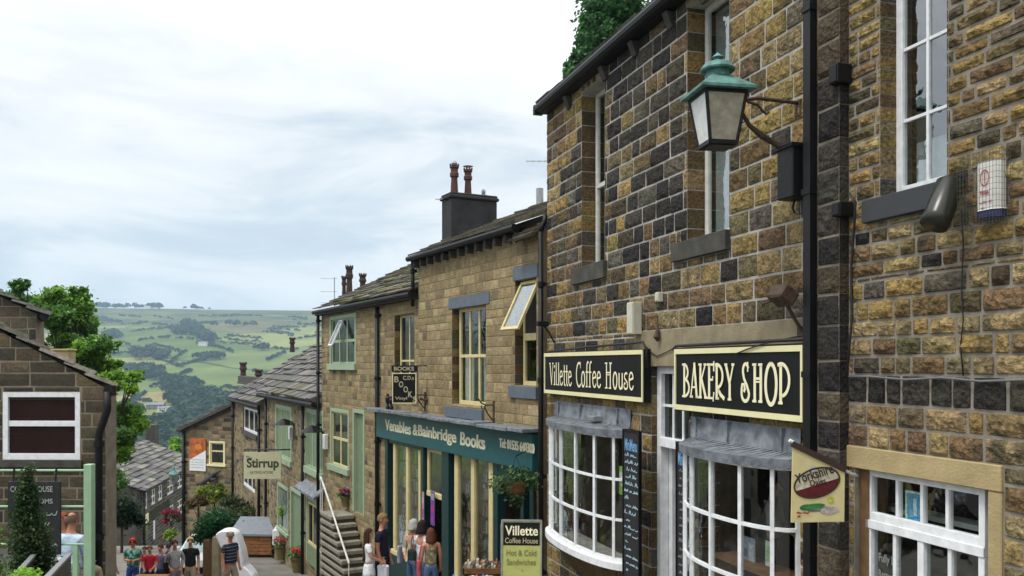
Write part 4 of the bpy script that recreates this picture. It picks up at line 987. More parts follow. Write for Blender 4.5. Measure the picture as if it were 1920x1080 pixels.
# teal shop front
mb = MB(); mb.box(.06, L_C - 0.02 + (uC(712) - L_C) , -.1, .16, zfB, zfT - .02); 
fa = mb.build('fascia', M_teal, bs, zb, bevel=.006)
fL = uC(712)
mb = MB()
x = -.02
while x < fL + .1:
    L = random.uniform(.5, .95); mb.box(x + .005, min(x + L, fL + .12) - .005, -.02, .42 + random.uniform(-.03, .03), zfT + random.uniform(0, .02), zfT + .08 + random.uniform(-.01, .02)); x += L
mb.build('slate_canopy', M_lead, bs, zb, bevel=.01)
ft = flat('fascia_lettering_cream', (.66, .64, .46))
def ftext(s, pl, pr, zc, h, bold=.012):
    ua, ub = uC(pl, .16), uC(pr, .16); text_obj('lettering', s, fa, ua - ub, h, ft, Matrix.Translation((0, 0, -zb)) @ MT(ua, .1625, zc - h / 2), bold, dup=.03)
zc_ = (zfT + zfB) / 2
ftext('Venables', 722, 770, zc_ + .02, .30, .018); ftext('&', 774, 783, zc_ + .02, .28, .010); ftext('Bainbridge', 784, 855, zc_ - .01, .36, .018); ftext('Books', 863, 909, zc_ + .02, .30, .018)
ftext('Tel: 01535 640300', 936, 1001, zc_ + .08, .19, .016)
sb, st = -5.2, zfB          # window bottoms, top
def v_(px, wd): u = uC(px); return u - wd / 2, u + wd / 2
posts = []
mb = MB()
for px, wd in ((729, .22), (797, .14), (840, .40), (935, .2), (985, .12), (1003, .16)):
    a, b = v_(px, wd); mb.box(a, b, -.12, .08, -6.3, st)
mb.box(uC(1003), uC(930), -.05, .07, st - .32, st + .0); mb.box(uC(797), uC(733), -.05, .06, st - .12, st); mb.box(uC(935), uC(729), -.1, .04, -6.0, sb) 
mb.build('shop_front', M_teald, bs, zb, bevel=.006)
mb = MB()
for px, wd in ((741, .17), (765, .17), (788, .12), (857, .19), (888, .17), (922, .19)):
    a, b = v_(px, wd); mb.box(a, b, -.06, .03, sb, st - .02)
for pl_, pr_ in ((735, 793), (850, 930)): mb.box(uC(pr_), uC(pl_), -.07, .045, sb - .02, sb + .1)
a, b = uC(833), uC(801); mb.box(a, a + .06, -.06, 0, st - 1.15, st - .1); mb.box(b - .10, b, -.06, 0, st - 1.15, st - .1); mb.box(a, b, -.06, .02, st - 1.22, st - 1.1); mb.box(a, b, -.06, 0, st - .12, st - .03)
mb.build('window_frame', M_cream, bs, zb, bevel=.006)
mb = MB(); mb.box(uC(793), uC(735), -.03, -.022, sb, st); mb.box(uC(930), uC(850), -.03, -.022, sb, st); mb.box(uC(833), uC(801), -.04, -.035, st - 1.1, st - .1); mb.build('pane', M_glass, bs, zb)
room(bs, .2, uC(733), -3, -.36, -6.2, st + .4, zb, M_warm)
mb = MB(); mb.box(uC(980), uC(942), -.9, -.85, -6.2, st); mb.build('shop_door', M_teald, bs, zb)
BKC = [(.45, .42, .30), (.5, .1, .08), (.1, .16, .35), (.12, .3, .18), (.6, .55, .42), (.05, .05, .05), (.4, .2, .08), (.55, .5, .1), (.3, .3, .33), (.3, .08, .25)]
random.seed(21)
for nm, pl_, pr_, lab in (('bookcase', 788, 737, 'tall bookcase of mixed books behind the left shop window'), ('bookcase', 927, 890, 'bookcase full of pale books in the right part of the shop window'), ('bookcase', 884, 860, 'dark bookcase with a few white cards behind the cream window post')):
    shelfgoods(nm, lab, 'bookcase', uC(pl_), uC(pr_), -.34, -5.25, 8, BKC, .18, .32, .03, .09, .2, M_wood, C, .38)
shelfgoods('card_rack', 'rack of postcards beside the bookshop entrance', 'rack', uC(958), uC(943), -.05, -5.4, 8, BKC + [(.6, .5, .45)] * 6, .15, .2, .08, .14, .1, M_steel, C, .26)
shelfgoods('card_rack', 'white rack of cards at the right edge of the bookshop front', 'rack', uC(1008), uC(995), .12, -5.2, 8, [(.62, .6, .55), (.6, .62, .6), (.5, .45, .3)], .12, .18, .06, .1, .1, M_steel, C, .26)
def poster_on(f, name, label, px, py0, py1, w, wd, col, bands):
    z0, z1 = f.z(px, py1, w), f.z(px, py0, w); return notice(f, name, label, 'poster', f.u(px, w), w, z0, wd, z1 - z0, col, None, bands)
poster_on(C, 'poster', 'tall purple poster hung on the dark bookshop door', 811, 922, 985, .10, .26, (.14, .06, .26), ((.1, .9, .75, .95, (.25, .3, .3)), (.1, .8, .4, .6, (.4, .04, .2)), (.2, .9, .1, .28, (.3, .04, .35))))
poster_on(C, 'poster', 'narrow pink and white poster beside the purple one', 793, 922, 975, .10, .14, (.40, .25, .35), ((.1, .9, .6, .8, (.5, .4, .5)), (.1, .9, .1, .4, (.3, .1, .2))))
poster_on(C, 'notice', 'two small notices in the dark entrance of the bookshop', 955, 845, 875, -.02, .2, (.22, .24, .12), ((.1, .9, .0, .42, (.35, .33, .2)),))
# projecting BOOKS sign with scroll brackets
def facing_sign(name, label, cat, pxl, pxr, pyt, pyb, Y, mat, th=.03):
    a = at(pxl, pyb, Y); b = at(pxr, pyt, Y); r = empty(name, (a.x, a.y, a.z), label, cat); w, h = b.x - a.x, b.z - a.z
    mb = MB(); mb.box(0, w, 0, th, 0, h); mb.build('board', mat, r, bevel=.004); return r, w, h
MF = lambda x, z, y=-.006, rot=0: Matrix.Translation((x, y, z)) @ Matrix.Rotation(-rot, 4, 'Y') @ Matrix(((1, 0, 0, 0), (0, 0, -1, 0), (0, 1, 0, 0), (0, 0, 0, 1)))
YB = 21.2
r, w_, h_ = facing_sign('hanging_sign', 'black hanging sign with cream letters BOOKS and C.D.s above the teal fascia', 'hanging sign', 737, 779, 701, 755, YB, M_signblk)
lt = flat('dull_cream', (.38, .36, .24))
mb = MB(); 
for b in ((-.02, 0, -.01, .04, -.02, h_ + .02), (w_, w_ + .02, -.01, .04, -.02, h_ + .02), (0, w_, -.01, .04, h_, h_ + .02), (0, w_, -.01, .04, -.02, 0)): mb.box(*b)
mb.build('frame', M_creams, r)
mb = MB(); mb.box(-.04, w_ + .06, 0, .03, h_ + .05, h_ + .21); tb = mb.build('top_board', M_signblk, r)
text_obj('lettering', 'BOOKS', tb, w_ * .9, .10, lt, MF(.02, h_ + .08), .03)
for i, ch_ in enumerate('BOOKS'): text_obj('lettering', ch_, r, .11, .15, lt, MF(.03 + i * .115, h_ - .21 - i * .125), .03)
text_obj('lettering', 'C.D.s', r, .27, .10, lt, MF(w_ - .31, h_ - .15), .02); text_obj('lettering', 'Vinyl', r, .30, .10, lt, MF(.05, .05), .02)
mb = MB(); mb.tube([(w_ + .05, .015, h_ + .2), (w_ + .3, .2, h_ + .2)], .015, 6); mb.tube([(w_ + .06, 0, 0), (w_ + .05, 0, h_ + .2)], .012, 6); mb.tube([(w_ + .28, .2, h_ + .2), (w_ + .26, .2, -.05)], .014, 6)
mb.tube([(w_ + .10, .05, .1), (w_ + .25, .1, .05), (w_ + .4, .2, .12), (w_ + .6, .3, .05)], .03, 6); mb.build('bracket', M_rust, r)
for px, py, lab in ((927, 768, 'black scroll bracket between the tall window and the grey sill'), (798, 748, 'black scroll bracket just right of the BOOKS sign')):
    r = C.root('sign_bracket', lab, 'bracket', uC(px), .0, C.z(px, py)); mb = MB()
    mb.tube([(0, .02, .1), (0, .2, .1), (0.0, .30, .14), (0, .4, .26)], .016, 6); mb.tube([(0, .02, -.25), (0, .15, -.1), (0, .24, .08)], .016, 6); mb.tube([(0, .2, .1), (0, .25, .02), (0, .31, .03), (0, .3, .1)], .014, 6); mb.box(-.03, .03, 0, .03, -.3, .18); mb.build('ironwork', M_rust, r)
# stone bird-like ornaments left of the sign
r = C.root('ornament', 'two dark carved ornaments standing on the slate ledge left of the BOOKS sign', 'ornament', uC(727, .2), .2, zfT + .1)
mb = MB()
for dx, hh in ((0, .42), (-.28, .36)): mb.lathe([(.07, 0), (.09, .05), (.05, .12), (.1, hh * .5), (.11, hh * .7), (.05, hh * .85), (.06, hh * .95), (.02, hh)], (dx, 0, 0), 9, sx=.9, sy=.6)
mb.build('figure', M_iron, r)
pipe(C, 0, 'downpipe', uC(708, .1), .12, -6.7, C.z(708, 575, .1), .06, 'dark downpipe left of the teal fascia running down to the pavement')
pipe(A, 0, 'downpipe', L_A + .02, .12, -4.8, zeC - .15, .05, 'downpipe in the corner between the coffee house and the bookshop', swan=-.1)
pipe(C, 0, 'downpipe', L_C + .06, .14, zeC - 1.15, zeC, .05, 'short downpipe dropping from the bookshop gutter onto the lower roof')

# hanging basket
LEAFQ = [(-.5, 0, 0), (0, -.28, .05), (.5, 0, 0), (0, .28, .05)]
def leaves(mb, blobs, n, size, cols, seed=1, flat_=.0, m=0, shell=.55):
    rr = random.Random(seed); tot = sum(b[1] ** 2 * 1.0 for b in blobs)
    for b in blobs:
        c, r_ = Vector(b[0]), b[1]; sq = b[2] if len(b) > 2 else 1.0; base = rr.choice(cols)
        for _ in range(int(n * r_ ** 2 / tot)):
            d = Vector((rr.gauss(0, 1), rr.gauss(0, 1), rr.gauss(0, 1))).normalized()
            k = (shell + (1 - shell) * rr.random() ** .6) if rr.random() < .7 else rr.random()
            k *= 1 + .6 * noise.noise(d * 2.0 + c) + .35 * noise.noise(d * 5.0 + c * 2)
            if rr.random() < .10: k *= rr.uniform(1.05, 1.35)
            p = c + Vector((d.x, d.y, d.z * sq)) * r_ * k
            s = size * rr.uniform(.6, 1.35)
            q = Euler((rr.uniform(-1.1, 1.1), rr.uniform(-1.1, 1.1), rr.uniform(0, 6.28))).to_matrix()
            g = rr.uniform(.7, 1.35); cc = base if rr.random() < .6 else rr.choice(cols); cc = (cc[0] * g, cc[1] * g, cc[2] * g)
            mb.face([p + q @ (Vector(v) * s) for v in LEAFQ], m, cc)
M_leaf = None
def leafmat(name, rough=.6):
    m, t, b = nmat(name); b.inputs['Roughness'].default_value = rough; b.inputs['Specular IOR Level'].default_value = .3
    at_ = t.nodes.new('ShaderNodeAttribute'); at_.attribute_name = 'Col'; t.links.new(at_.outputs['Color'], b.inputs['Base Color'])
    tl = t.nodes.new('ShaderNodeBsdfTranslucent'); sc_ = t.nodes.new('ShaderNodeVectorMath'); sc_.operation = 'SCALE'; sc_.inputs['Scale'].default_value = 1.3; t.links.new(at_.outputs['Color'], sc_.inputs[0]); t.links.new(sc_.outputs[0], tl.inputs[0])
    mx = t.nodes.new('ShaderNodeMixShader'); mx.inputs[0].default_value = .38; o = t.nodes['Material Output']
    t.links.new(b.outputs[0], mx.inputs[1]); t.links.new(tl.outputs[0], mx.inputs[2]); t.links.new(mx.outputs[0], o.inputs[0]); return m
M_leaf = leafmat('leaves')
DG = [(.018, .055, .02), (.025, .075, .025), (.035, .09, .03)]
MG = [(.07, .17, .032), (.11, .24, .038), (.045, .115, .026), (.18, .33, .05)]
LG = [(.18, .36, .04), (.26, .45, .05), (.11, .25, .035)]
p = C.W(uC(967, .55), .55, C.z(967, 905, .55))
r = empty('hanging_basket', (p.x, p.y, p.z), 'bushy green hanging basket over the bookshop entrance', 'hanging basket')
mb = MB(); leaves(mb, [((0, 0, .05), .38, .7), ((-.28, 0, -.02), .25, .6), ((.26, 0, .02), .26, .7), ((0, 0, -.25), .22, 1)], 1500, .075, [(.05, .11, .035), (.08, .15, .05), (.03, .08, .03), (.12, .18, .08)], 5, shell=.3); mb.build('foliage', M_leaf, r)
mb = MB(); mb.lathe([(.05, -.3), (.2, -.15), (.25, .02)], (0, 0, 0), 12); mb.build('basket', M_wood, r)
mb = MB(); [mb.tube([(.22 * math.cos(a), .22 * math.sin(a), 0), (0, 0, .5)], .006, 4) for a in (0, 2.1, 4.2)]; mb.tube([(0, 0, .5), (.2, .45, .55)], .012, 5); mb.build('chain', M_iron, r)

# ------------------------------------------------------------------ green-windowed house
P1 = C.P + C.d * L_C
D = Fac(P1, pxdir(90)); uD = D.u; L_D = uD(603)
zb = G(27)
gh = empty('green_windowed_house', (D.P.x, D.P.y, zb), 'tall buff cottage with sage green windows, mossy slate roof and outside steps', 'building', None, D.rz)
zeD = D.z(697, 572)
wa = (uD(777), uD(740), D.z(740, 720), D.z(740, 592)); wb_ = (uD(668), uD(619), D.z(619, 682), D.z(619, 594)); wc = (uD(655), uD(620), D.z(620, 868), D.z(620, 764)); dd = (uD(684), uD(662), D.z(662, 958), D.z(662, 766))
hD = [wa, wb_, wc, dd, (-.05, uD(729), -6.2, -1.96)]
mb = MB(); backing(mb, 0, L_D, -8.5, zeD, hD); mb.build('wall', M_mortf, gh, zb)
mb = MB(); stone_wall(mb, 0.0, L_D, courses(-8.3, zeD, .18, .15), .2, .55, hD, PALD, .008, 2, 2, .008, .004, reveal=.2); mb.build('stonework', M_stone_far, gh, zb)
window(D, gh, wa[0] + .02, wa[1] - .08, wa[2], wa[3], -.16, .07, 2, 2, M_cream, M_glassd, rows=[.32], mull=.05)
def surround(f, root, o, mat, t=.1, sill=.14, name='surround', w=.02):
    mb = MB(); mb.box(o[0] - .0, o[0] + t, -.1, w, o[2], o[3]); mb.box(o[1] - t, o[1], -.1, w, o[2], o[3]); mb.box(o[0] + t, o[1] - t, -.1, w, o[3] - t, o[3])
    if sill: mb.box(o[0] - .1, o[1] + .1, -.1, .1, o[2] - sill, o[2])
    return mb.build(name, mat, root, root.location.z, bevel=.004)
for o_, c_ in ((wb_, [.36, .68]), (wc, [.5])):
    surround(D, gh, o_, M_sage, .12, .2)
    window(D, gh, o_[0] + .12, o_[1] - .12, o_[2], o_[3] - .12, -.06, .05, 2, 2, M_sage if o_ is wb_ else M_cream, M_glassd, cols=c_, rows=[.5], mull=.09)
surround(D, gh, dd, M_sage, .12, 0); mb = MB(); mb.box(dd[0] + .12, dd[1] - .12, -.14, -.09, dd[2], dd[3] - .12); mb.build('door', M_saged, gh, zb)
# tilted white casement in the upper window
hh_ = .9; mo_ = Matrix.Translation((0, .02, wb_[3] - .18)) @ Matrix.Rotation(R(24), 4, 'X'); uu = wb_[0] + (wb_[1] - wb_[0]) * .52
mb = MB(); a_, b__ = uu - .2, uu + .25
for b in ((a_, a_ + .05, -.02, .02, -hh_, 0), (b__ - .05, b__, -.02, .02, -hh_, 0), (a_, b__, -.02, .02, -.05, 0), (a_, b__, -.02, .02, -hh_, -hh_ + .05)): tbox(mb, mo_, *b)
oc = mb.build('open_casement', M_white, gh, zb); mb = MB(); tbox(mb, mo_, a_ + .05, b__ - .05, -.004, .004, -hh_ + .05, -.05); mb.build('pane', M_glasss, oc, zb)
mb = MB(); mb.tube([(-.05, .26, zeD + .05), (L_D + .1, .26, zeD + .05)], .07, 8); mb.box(0, L_D + .06, -.02, .22, zeD - .06, zeD + .06); mb.build('gutter', M_gutter, gh, zb)
mb = MB(); slates(mb, (0.02, .22, zeD + .12), (1, 0, 0), (0, -.90, .44), L_D + .12, 4.1, .4, .9, .33, .05, SLP + [((.15, .16, .05), 2)])
slates(mb, (L_D + .1, -7.1, zeD + .12), (-1, 0, 0), (0, .90, .44), L_D, 4.1, .4, .9, .34, .06, SLP); mb.build('roof', M_slate, gh, zb)
mb = MB(); pts = [(.0, -8), (.0, zeD + .0), (-3.4, zeD + 1.7), (-7.1, zeD), (-7.1, -8)]
mb.mesh([(L_D, y, z) for y, z in pts] + [(L_D - .35, y, z) for y, z in pts], [(0, 1, 2, 3, 4), (9, 8, 7, 6, 5)] + [(i, i + 5, (i + 1) % 5 + 5, (i + 1) % 5) for i in range(5)]); mb.build('gable_wall', M_mortd, gh, zb)
cwd = -3.4
ca, cb_ = uD(690, cwd), uD(636, cwd); zt_c = D.z(660, 552, cwd); zkb = zt_c - .9
mb = MB(); mb.box(ca, cb_, cwd - .7, cwd, zkb - .8, zt_c); ch = mb.build('chimney', M_sill, gh, zb, bevel=.02)
for px, top, rr_ in ((655, 500, .15), (680, 515, .14), (645, 520, .1)):
    z1 = D.z(px, top, cwd - .35); pot(ch, uD(px, cwd - .35), cwd - .35, zt_c, z1 - zt_c, rr_, M_potd, zb)
pa = D.W(uD(627, cwd), cwd, zt_c - .5); aerial('tv_aerial', pa, D.z(627, 520, cwd) - pa.z, .62, 5, 0, 'three-armed TV aerial beside the sooty chimney pots', None, True)
pipe(D, 0, 'downpipe', L_D + .02, .12, -8.4, zeD, .055, 'downpipe at the left corner of the green-windowed house')
# steps up to the green door
st = D.root('stone_steps', 'flight of worn stone steps with landing rising to the green door', 'steps', uD(690), 0, G(25))
zs0 = st.location.z; u0s = 0; zl_ = D.z(662, 958) ; nst = 9; du = (uD(652) - uD(694)) / nst
us = uD(690)
mb = MB()
topz = D.z(662, 962)
for k in range(nst):
    zt2 = zs0 + (topz - zs0) * (k + 1) / nst
    x0_ = du * k * .9 - .6
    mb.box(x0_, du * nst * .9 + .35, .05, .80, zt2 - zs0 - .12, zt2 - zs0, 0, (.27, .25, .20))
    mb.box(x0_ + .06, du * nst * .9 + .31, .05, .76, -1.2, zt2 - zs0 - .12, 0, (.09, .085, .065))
mb.build('tread', M_stone_far, st, 0, bevel=.015)
mb = MB(); xA, xB = -.5, du * nst * .9 + .3; zt3 = topz - zs0
mb.tube([(xA, 0.74, .95), (xB, 0.74, zt3 + .95), (xB + .2, 0.74, zt3 + 1.05)], .03, 8)
for t_x, zz in ((xA + .02, .0), (xB, zt3), (xB + .2, zt3)): mb.tube([(t_x, .74, zz - .1), (t_x, .74, zz + 1.0)], .02, 6)
mb.build('handrail', M_whiteo, st)
# ------------------------------------------------------------------ lower terrace
P2 = D.P + D.d * L_D
E = Fac(P2, pxdir(180)); uE = E.u; L_E = uE(497); L_F = uE(441)
zb = G(34)
te = empty('low_terrace_cottage', (E.P.x, E.P.y, zb), 'low cottage with sage green window surrounds and shop front, stepping down the hill', 'building', None, E.rz)
zeE = -1.42
wins = [(573, 607, 764, 872), (517, 547, 757, 850)]
hE = []
for a, b, t, bt in wins: hE.append((uE(b), uE(a), E.z(a, bt), E.z(a, t)))
sf = (uE(606), uE(574), E.z(585, 1060), E.z(574, 925)); gd = (uE(568), uE(545), E.z(556, 1055), E.z(545, 912)); sw = (uE(541), uE(521), E.z(521, 985), E.z(521, 903))
hE += [sf, gd, sw]
mb = MB(); backing(mb, 0.02, L_E, -10, zeE, hE); mb.build('wall', M_mortd, te, zb)
mb = MB(); stone_wall(mb, 0.02, L_E, courses(-10, zeE, .17, .12), .2, .5, hE, PALE, .012, 2, 2, .01, .004, reveal=.2); mb.build('stonework', M_stone_far, te, zb)
for o_ in hE[:2]:
    surround(E, te, o_, M_sage, .16, .24); window(E, te, o_[0] + .16, o_[1] - .16, o_[2], o_[3] - .16, -.06, .05, 3, 1, M_sage, M_saged, cols=[.3, .68], mull=.09)
surround(E, te, sf, M_sage, .18, 0, 'shop_front_frame'); 
part(te, 'stall_riser', M_saged, [(sf[0] + .18, sf[1] - .18, -.1, 0.01, sf[2], sf[2] + .7)])
window(E, te, sf[0] + .18, sf[1] - .18, sf[2] + .7, sf[3] - .25, -.05, .08, 3, 1, M_cream, M_glassd, mull=.08)
surround(E, te, gd, M_sage, .14, 0, 'door_frame'); part(te, 'door', M_saged, [(gd[0] + .14, gd[1] - .14, -.14, -.08, gd[2], gd[3] - .14)])
surround(E, te, sw, M_sage, .14, .12); window(E, te, sw[0] + .14, sw[1] - .14, sw[2], sw[3] - .14, -.06, .05, 1, 1, M_sage, M_glasss)
mb = MB(); mb.mesh([(sf[0] - .2, 0, sf[3] + .55), (sf[1] + .3, 0, sf[3] + .55), (sf[1] + .3, .38, sf[3] + .25), (sf[0] - .2, .38, sf[3] + .25), (sf[0] - .2, 0, sf[3] + .45), (sf[1] + .3, 0, sf[3] + .45), (sf[1] + .3, .38, sf[3] + .17), (sf[0] - .2, .38, sf[3] + .17)], [(0, 1, 2, 3), (7, 6, 5, 4), (0, 3, 7, 4), (3, 2, 6, 7), (2, 1, 5, 6), (1, 0, 4, 5)]); mb.build('lead_canopy', M_lead, te, zb)
mb = MB(); mb.tube([(-.05, .3, zeE + .02), (L_E + .2, .3, zeE + .02)], .09, 8); mb.box(0, L_E, -.02, .26, zeE - .1, zeE + .04); mb.build('gutter', M_gutter, te, zb)
mb = MB(); slates(mb, (0.0, .26, zeE + .1), (1, 0, 0), (0, -.85, .52), L_E + .2, 5.1, .55, 1.1, .48, .08, SLPG)
slates(mb, (L_E + .1, -8.4, zeE + .12), (-1, 0, 0), (0, .85, .52), L_E, 5.1, .5, 1.0, .5, .07, SLPG); mb.build('roof', M_slate, te, zb)
pot(te, uE(548, -4.4), -4.4, zeE + 2.2, .9, .16, M_potd, zb)
for px, lab in ((568, 'black downpipe between the two green upper windows'), (499, 'black downpipe dividing the terrace cottages above the tea-room sign')):
    pipe(E, 0, 'downpipe', uE(px, .1), .12, -9, zeE - .05, .06, lab)
for px, py, lab in ((608, 805, 'black hooded wall lamp near the green-windowed house'), (553, 792, 'black hooded wall lamp between the green windows')):
    r = E.root('wall_lamp', lab, 'wall lamp', uE(px), 0, E.z(px, py)); mb = MB(); mb.tube([(0, 0, -.25), (0, .1, 0), (0, .35, .12)], .03, 6); mb.build('arm', M_iron, r)
    mb = MB(); mb.lathe([(.38, -.08), (.12, .12), (.05, .16)], (0, .45, 0), 10); mb.build('lamp_shade', M_iron, r)
for px, py, lab in ((614, 828, 'white alarm box under the lamp beside the lower window'), (549, 812, 'white alarm box between the green upper windows')):
    wallbox(E if px < 605 else D, 'alarm_box', lab, 'alarm box', px, py, 0, .28, .12, .5, M_white)
# next cottage down
f2 = E.root('white_sash_cottage', 'brown stone cottage at the end of the terrace with narrow white sash windows', 'building', L_E, 0, G(42))
zb = f2.location.z; zeF = -2.0; LF = L_F - L_E
o3 = (uE(483) - L_E, uE(456) - L_E, E.z(470, 812), E.z(470, 766)); o4 = (uE(492) - L_E, uE(486) - L_E, E.z(470, 816), E.z(470, 766)); o5 = (uE(478) - L_E, uE(455) - L_E, E.z(470, 920), E.z(470, 862))
mb = MB(); backing(mb, 0.02, LF, -11, zeF, [o3, o5]); mb.build('wall', M_mortd, f2, zb)
mb = MB(); stone_wall(mb, .02, LF, courses(-11, zeF, .19, .12), .25, .6, [o3, o5], PALE, .014, 2, 2, .01, .004, reveal=.2); mb.build('stonework', M_stone_far, f2, zb)
for o_ in (o3, o5): window(E, f2, o_[0], o_[1], o_[2], o_[3], -.08, .12, 3, 1, M_white, M_glassd, cols=[.3, .66], mull=.16)
part(f2, 'sill', M_sill, [(o3[0] - .1, o3[1] + .1, -.1, .1, o3[2] - .2, o3[2])])
mb = MB(); mb.tube([(-.05, .3, zeF + .02), (LF + .3, .3, zeF + .02)], .09, 8); mb.build('gutter', M_gutter, f2, zb)
mb = MB(); slates(mb, (0.0, .26, zeF + .1), (1, 0, 0), (0, -.85, .52), LF + .3, 5.6, .5, 1.0, .5, .08, SLPG); mb.build('roof', M_slate, f2, zb)
mb = MB(); mb.box(LF - .3, LF, -9, -.05, -11, zeF); mb.build('end_wall', M_mortd, f2, zb)
cwf = -4.0
ua, ub = uE(500, cwf) - L_E, uE(446, cwf) - L_E
zt4 = E.z(470, 722, cwf)
mb = MB(); mb.box(ua, ub, cwf - .8, cwf, zeF + 1.0, zt4); mb.box(ua - .08, ub + .08, cwf - .88, cwf + .08, zt4, zt4 + .12); ch = mb.build('chimney', M_sill, f2, zb, bevel=.02)
for px, top in ((456, 680), (485, 694)):
    z1 = E.z(px, top, cwf - .4); pot(ch, uE(px, cwf - .4) - L_E, cwf - .4, zt4 + .12, z1 - zt4 - .12, .27, M_potd, zb)
pipe(E, 0, 'downpipe', L_F + .02, .14, -11, zeF, .07, 'black downpipe at the far corner of the terrace')
pipe(E, 0, 'downpipe', uE(487, .1), .14, -9.4, zeE - .5, .07, 'black downpipe right of the white sash windows')
# hanging board of the tea room
r, w_, h_ = facing_sign('hanging_sign', 'cream projecting board lettered Stirrup above the planted shed', 'hanging sign', 457, 527, 848, 898, 34.3, flat('stirrup_cream', (.50, .49, .32)), .06)
MATS['green_ink'] = flat('green_ink', (.035, .05, .015))
text_obj('lettering', 'The', r, w_ * .16, h_ * .14, MATS['green_ink'], MF(w_ * .06, h_ * .72), .0)
o = text_obj('lettering', 'Stirrup', r, w_ * .86, h_ * .46, MATS['green_ink'], MF(w_ * .08, h_ * .32) @ Matrix.Shear('XY', 4, (0, 0)) , .03)
text_obj('lettering', 'EATING HOUSE', r, w_ * .6, h_ * .10, MATS['green_ink'], MF(w_ * .18, h_ * .20), .0)
mb = MB(); mb.tube([(w_, .03, h_ + .1), (w_ + .6, .2, h_ + .1)], .03, 6); mb.tube([(0, .03, h_ + .1), (w_, .03, h_ + .1)], .03, 6); mb.build('bracket', M_iron, r)

# ------------------------------------------------------------------ gable house with the orange board
YG = 50.0
gl, gr_ = at(346, 683, YG), at(452, 683, YG - 1.5)
GF = Fac((gr_.x, gr_.y), (gl.x - gr_.x, gl.y - gr_.y))   # u runs to the left, faces the camera
uG = GF.u; L_G = uG(346); zb = G(50)
ga = GF.root('gable_house', 'stone gable end with a small cream window and an orange and white board', 'building', 0)
zb = ga.location.z
ow = (uG(422), uG(392), GF.z(400, 870), GF.z(400, 827))
mb = MB(); z1v, z2v = GF.z(346, 806), GF.z(452, 756)
backing(mb, 0, L_G, -13, z2v + .2, [ow]); cl = [((L_G, 0, z1v), (-(z2v - z1v) * -1 / 1.0 * 0 + (z2v - z1v), 0, L_G))]
nv = Vector((z2v - z1v, 0, L_G)).normalized(); clip = [((L_G, 0, z1v - 0), tuple(nv))]
mb.build('wall', M_mortd, ga, zb, clip=clip)
mb = MB(); stone_wall(mb, 0, L_G, courses(-13, z2v + .2, .24, .12), .3, .7, [ow], PALE, .02, 2, 2, .012, .005); mb.build('stonework', M_stone_far, ga, zb, clip=clip)
surround(GF, ga, ow, M_creams, .1, .12); window(GF, ga, ow[0] + .1, ow[1] - .1, ow[2], ow[3] - .1, -.06, .07, 1, 2, M_cream, M_glassd, rows=[.62], mull=.09)
mb = MB(); mb.bar((-.3, .1, z2v + .22), (L_G + .35, .1, z1v - .05), .45, .14); mb.bar((-.3, .12, z2v + .08), (L_G + .1, .12, z1v - .1), .06, .12, 0); mb.build('verge', M_sill, ga, zb)
slp = Vector((-L_G, 0, (z2v - z1v))).normalized()
mb = MB(); slates(mb, (L_G + .3, .2, z1v + .04), (0, -1, 0), tuple(slp), 9, L_G + .6, .5, 1, .5, .08, SLPG); mb.build('roof', M_slate, ga, zb)
mb = MB(); mb.box(L_G - .3, L_G, -9, 0, -13, z1v - .1); mb.build('side_wall', M_mortd, ga, zb)
pipe(GF, 0, 'downpipe', L_G - .02, .12, -12, z1v - .05, .09, 'dark downpipe at the left corner of the gable with the orange board')
a, b = GF.u(385, .1), GF.u(355, .1); z0_, z1_ = GF.z(370, 883, .1), GF.z(370, 822, .1); zm1, zm2 = GF.z(356, 862, .1), GF.z(384, 845, .1)
r = GF.root('sign_board', 'orange over white board cut diagonally on the stone gable', 'sign', a, .08, z0_)
L = b - a; H = z1_ - z0_; mb = MB(); mb.prism([(0, 0), (L, 0), (L, zm1 - z0_), (0, zm2 - z0_)], -.05, 0); mb.build('lower_board', M_white, r)
mb = MB(); mb.prism([(0, zm2 - z0_), (L, zm1 - z0_), (L, H), (0, H)], -.05, 0); mb.build('upper_board', plain('faded_orange', (.40, .10, .022), .75, .5, 3), r)
mb = MB(); [mb.box(.1, L - .1, .001, .01, H * k, H * k + .02, 0, (.3, .33, .36)) for k in (.1, .18, .26, .34)]; mb.ball((L * .45, 0, H * .72), L * .22, .02, H * .1, 10, 6, 0, (.6, .22, .03)); mb.build('faded_print', M_plainc, r)
p = GF.W(uG(397), .15, GF.z(397, 895)); r = empty('metal_figure', p, 'dark curved metal ornament fixed to the gable below the small window', 'ornament', None, GF.rz)
mb = MB(); k_ = 1.0
mb.tube([(-.75, 0, .42), (-.35, 0, .25), (-.1, 0, .05), (.2, 0, -.15), (.6, 0, -.35), (1.0, 0, -.42)], [.05, .1, .13, .16, .1, .03], 8); mb.tube([(.15, 0, .3), (0, 0, .05), (-.2, 0, -.1), (-.45, 0, -.05)], [.03, .1, .12, .06], 8); mb.tube([(-.4, 0, .0), (-.45, 0, -.25), (-.3, 0, -.4)], [.07, .05, .03], 6)
mb.build('figure', flat('grey_metal', (.035, .04, .05)), r)

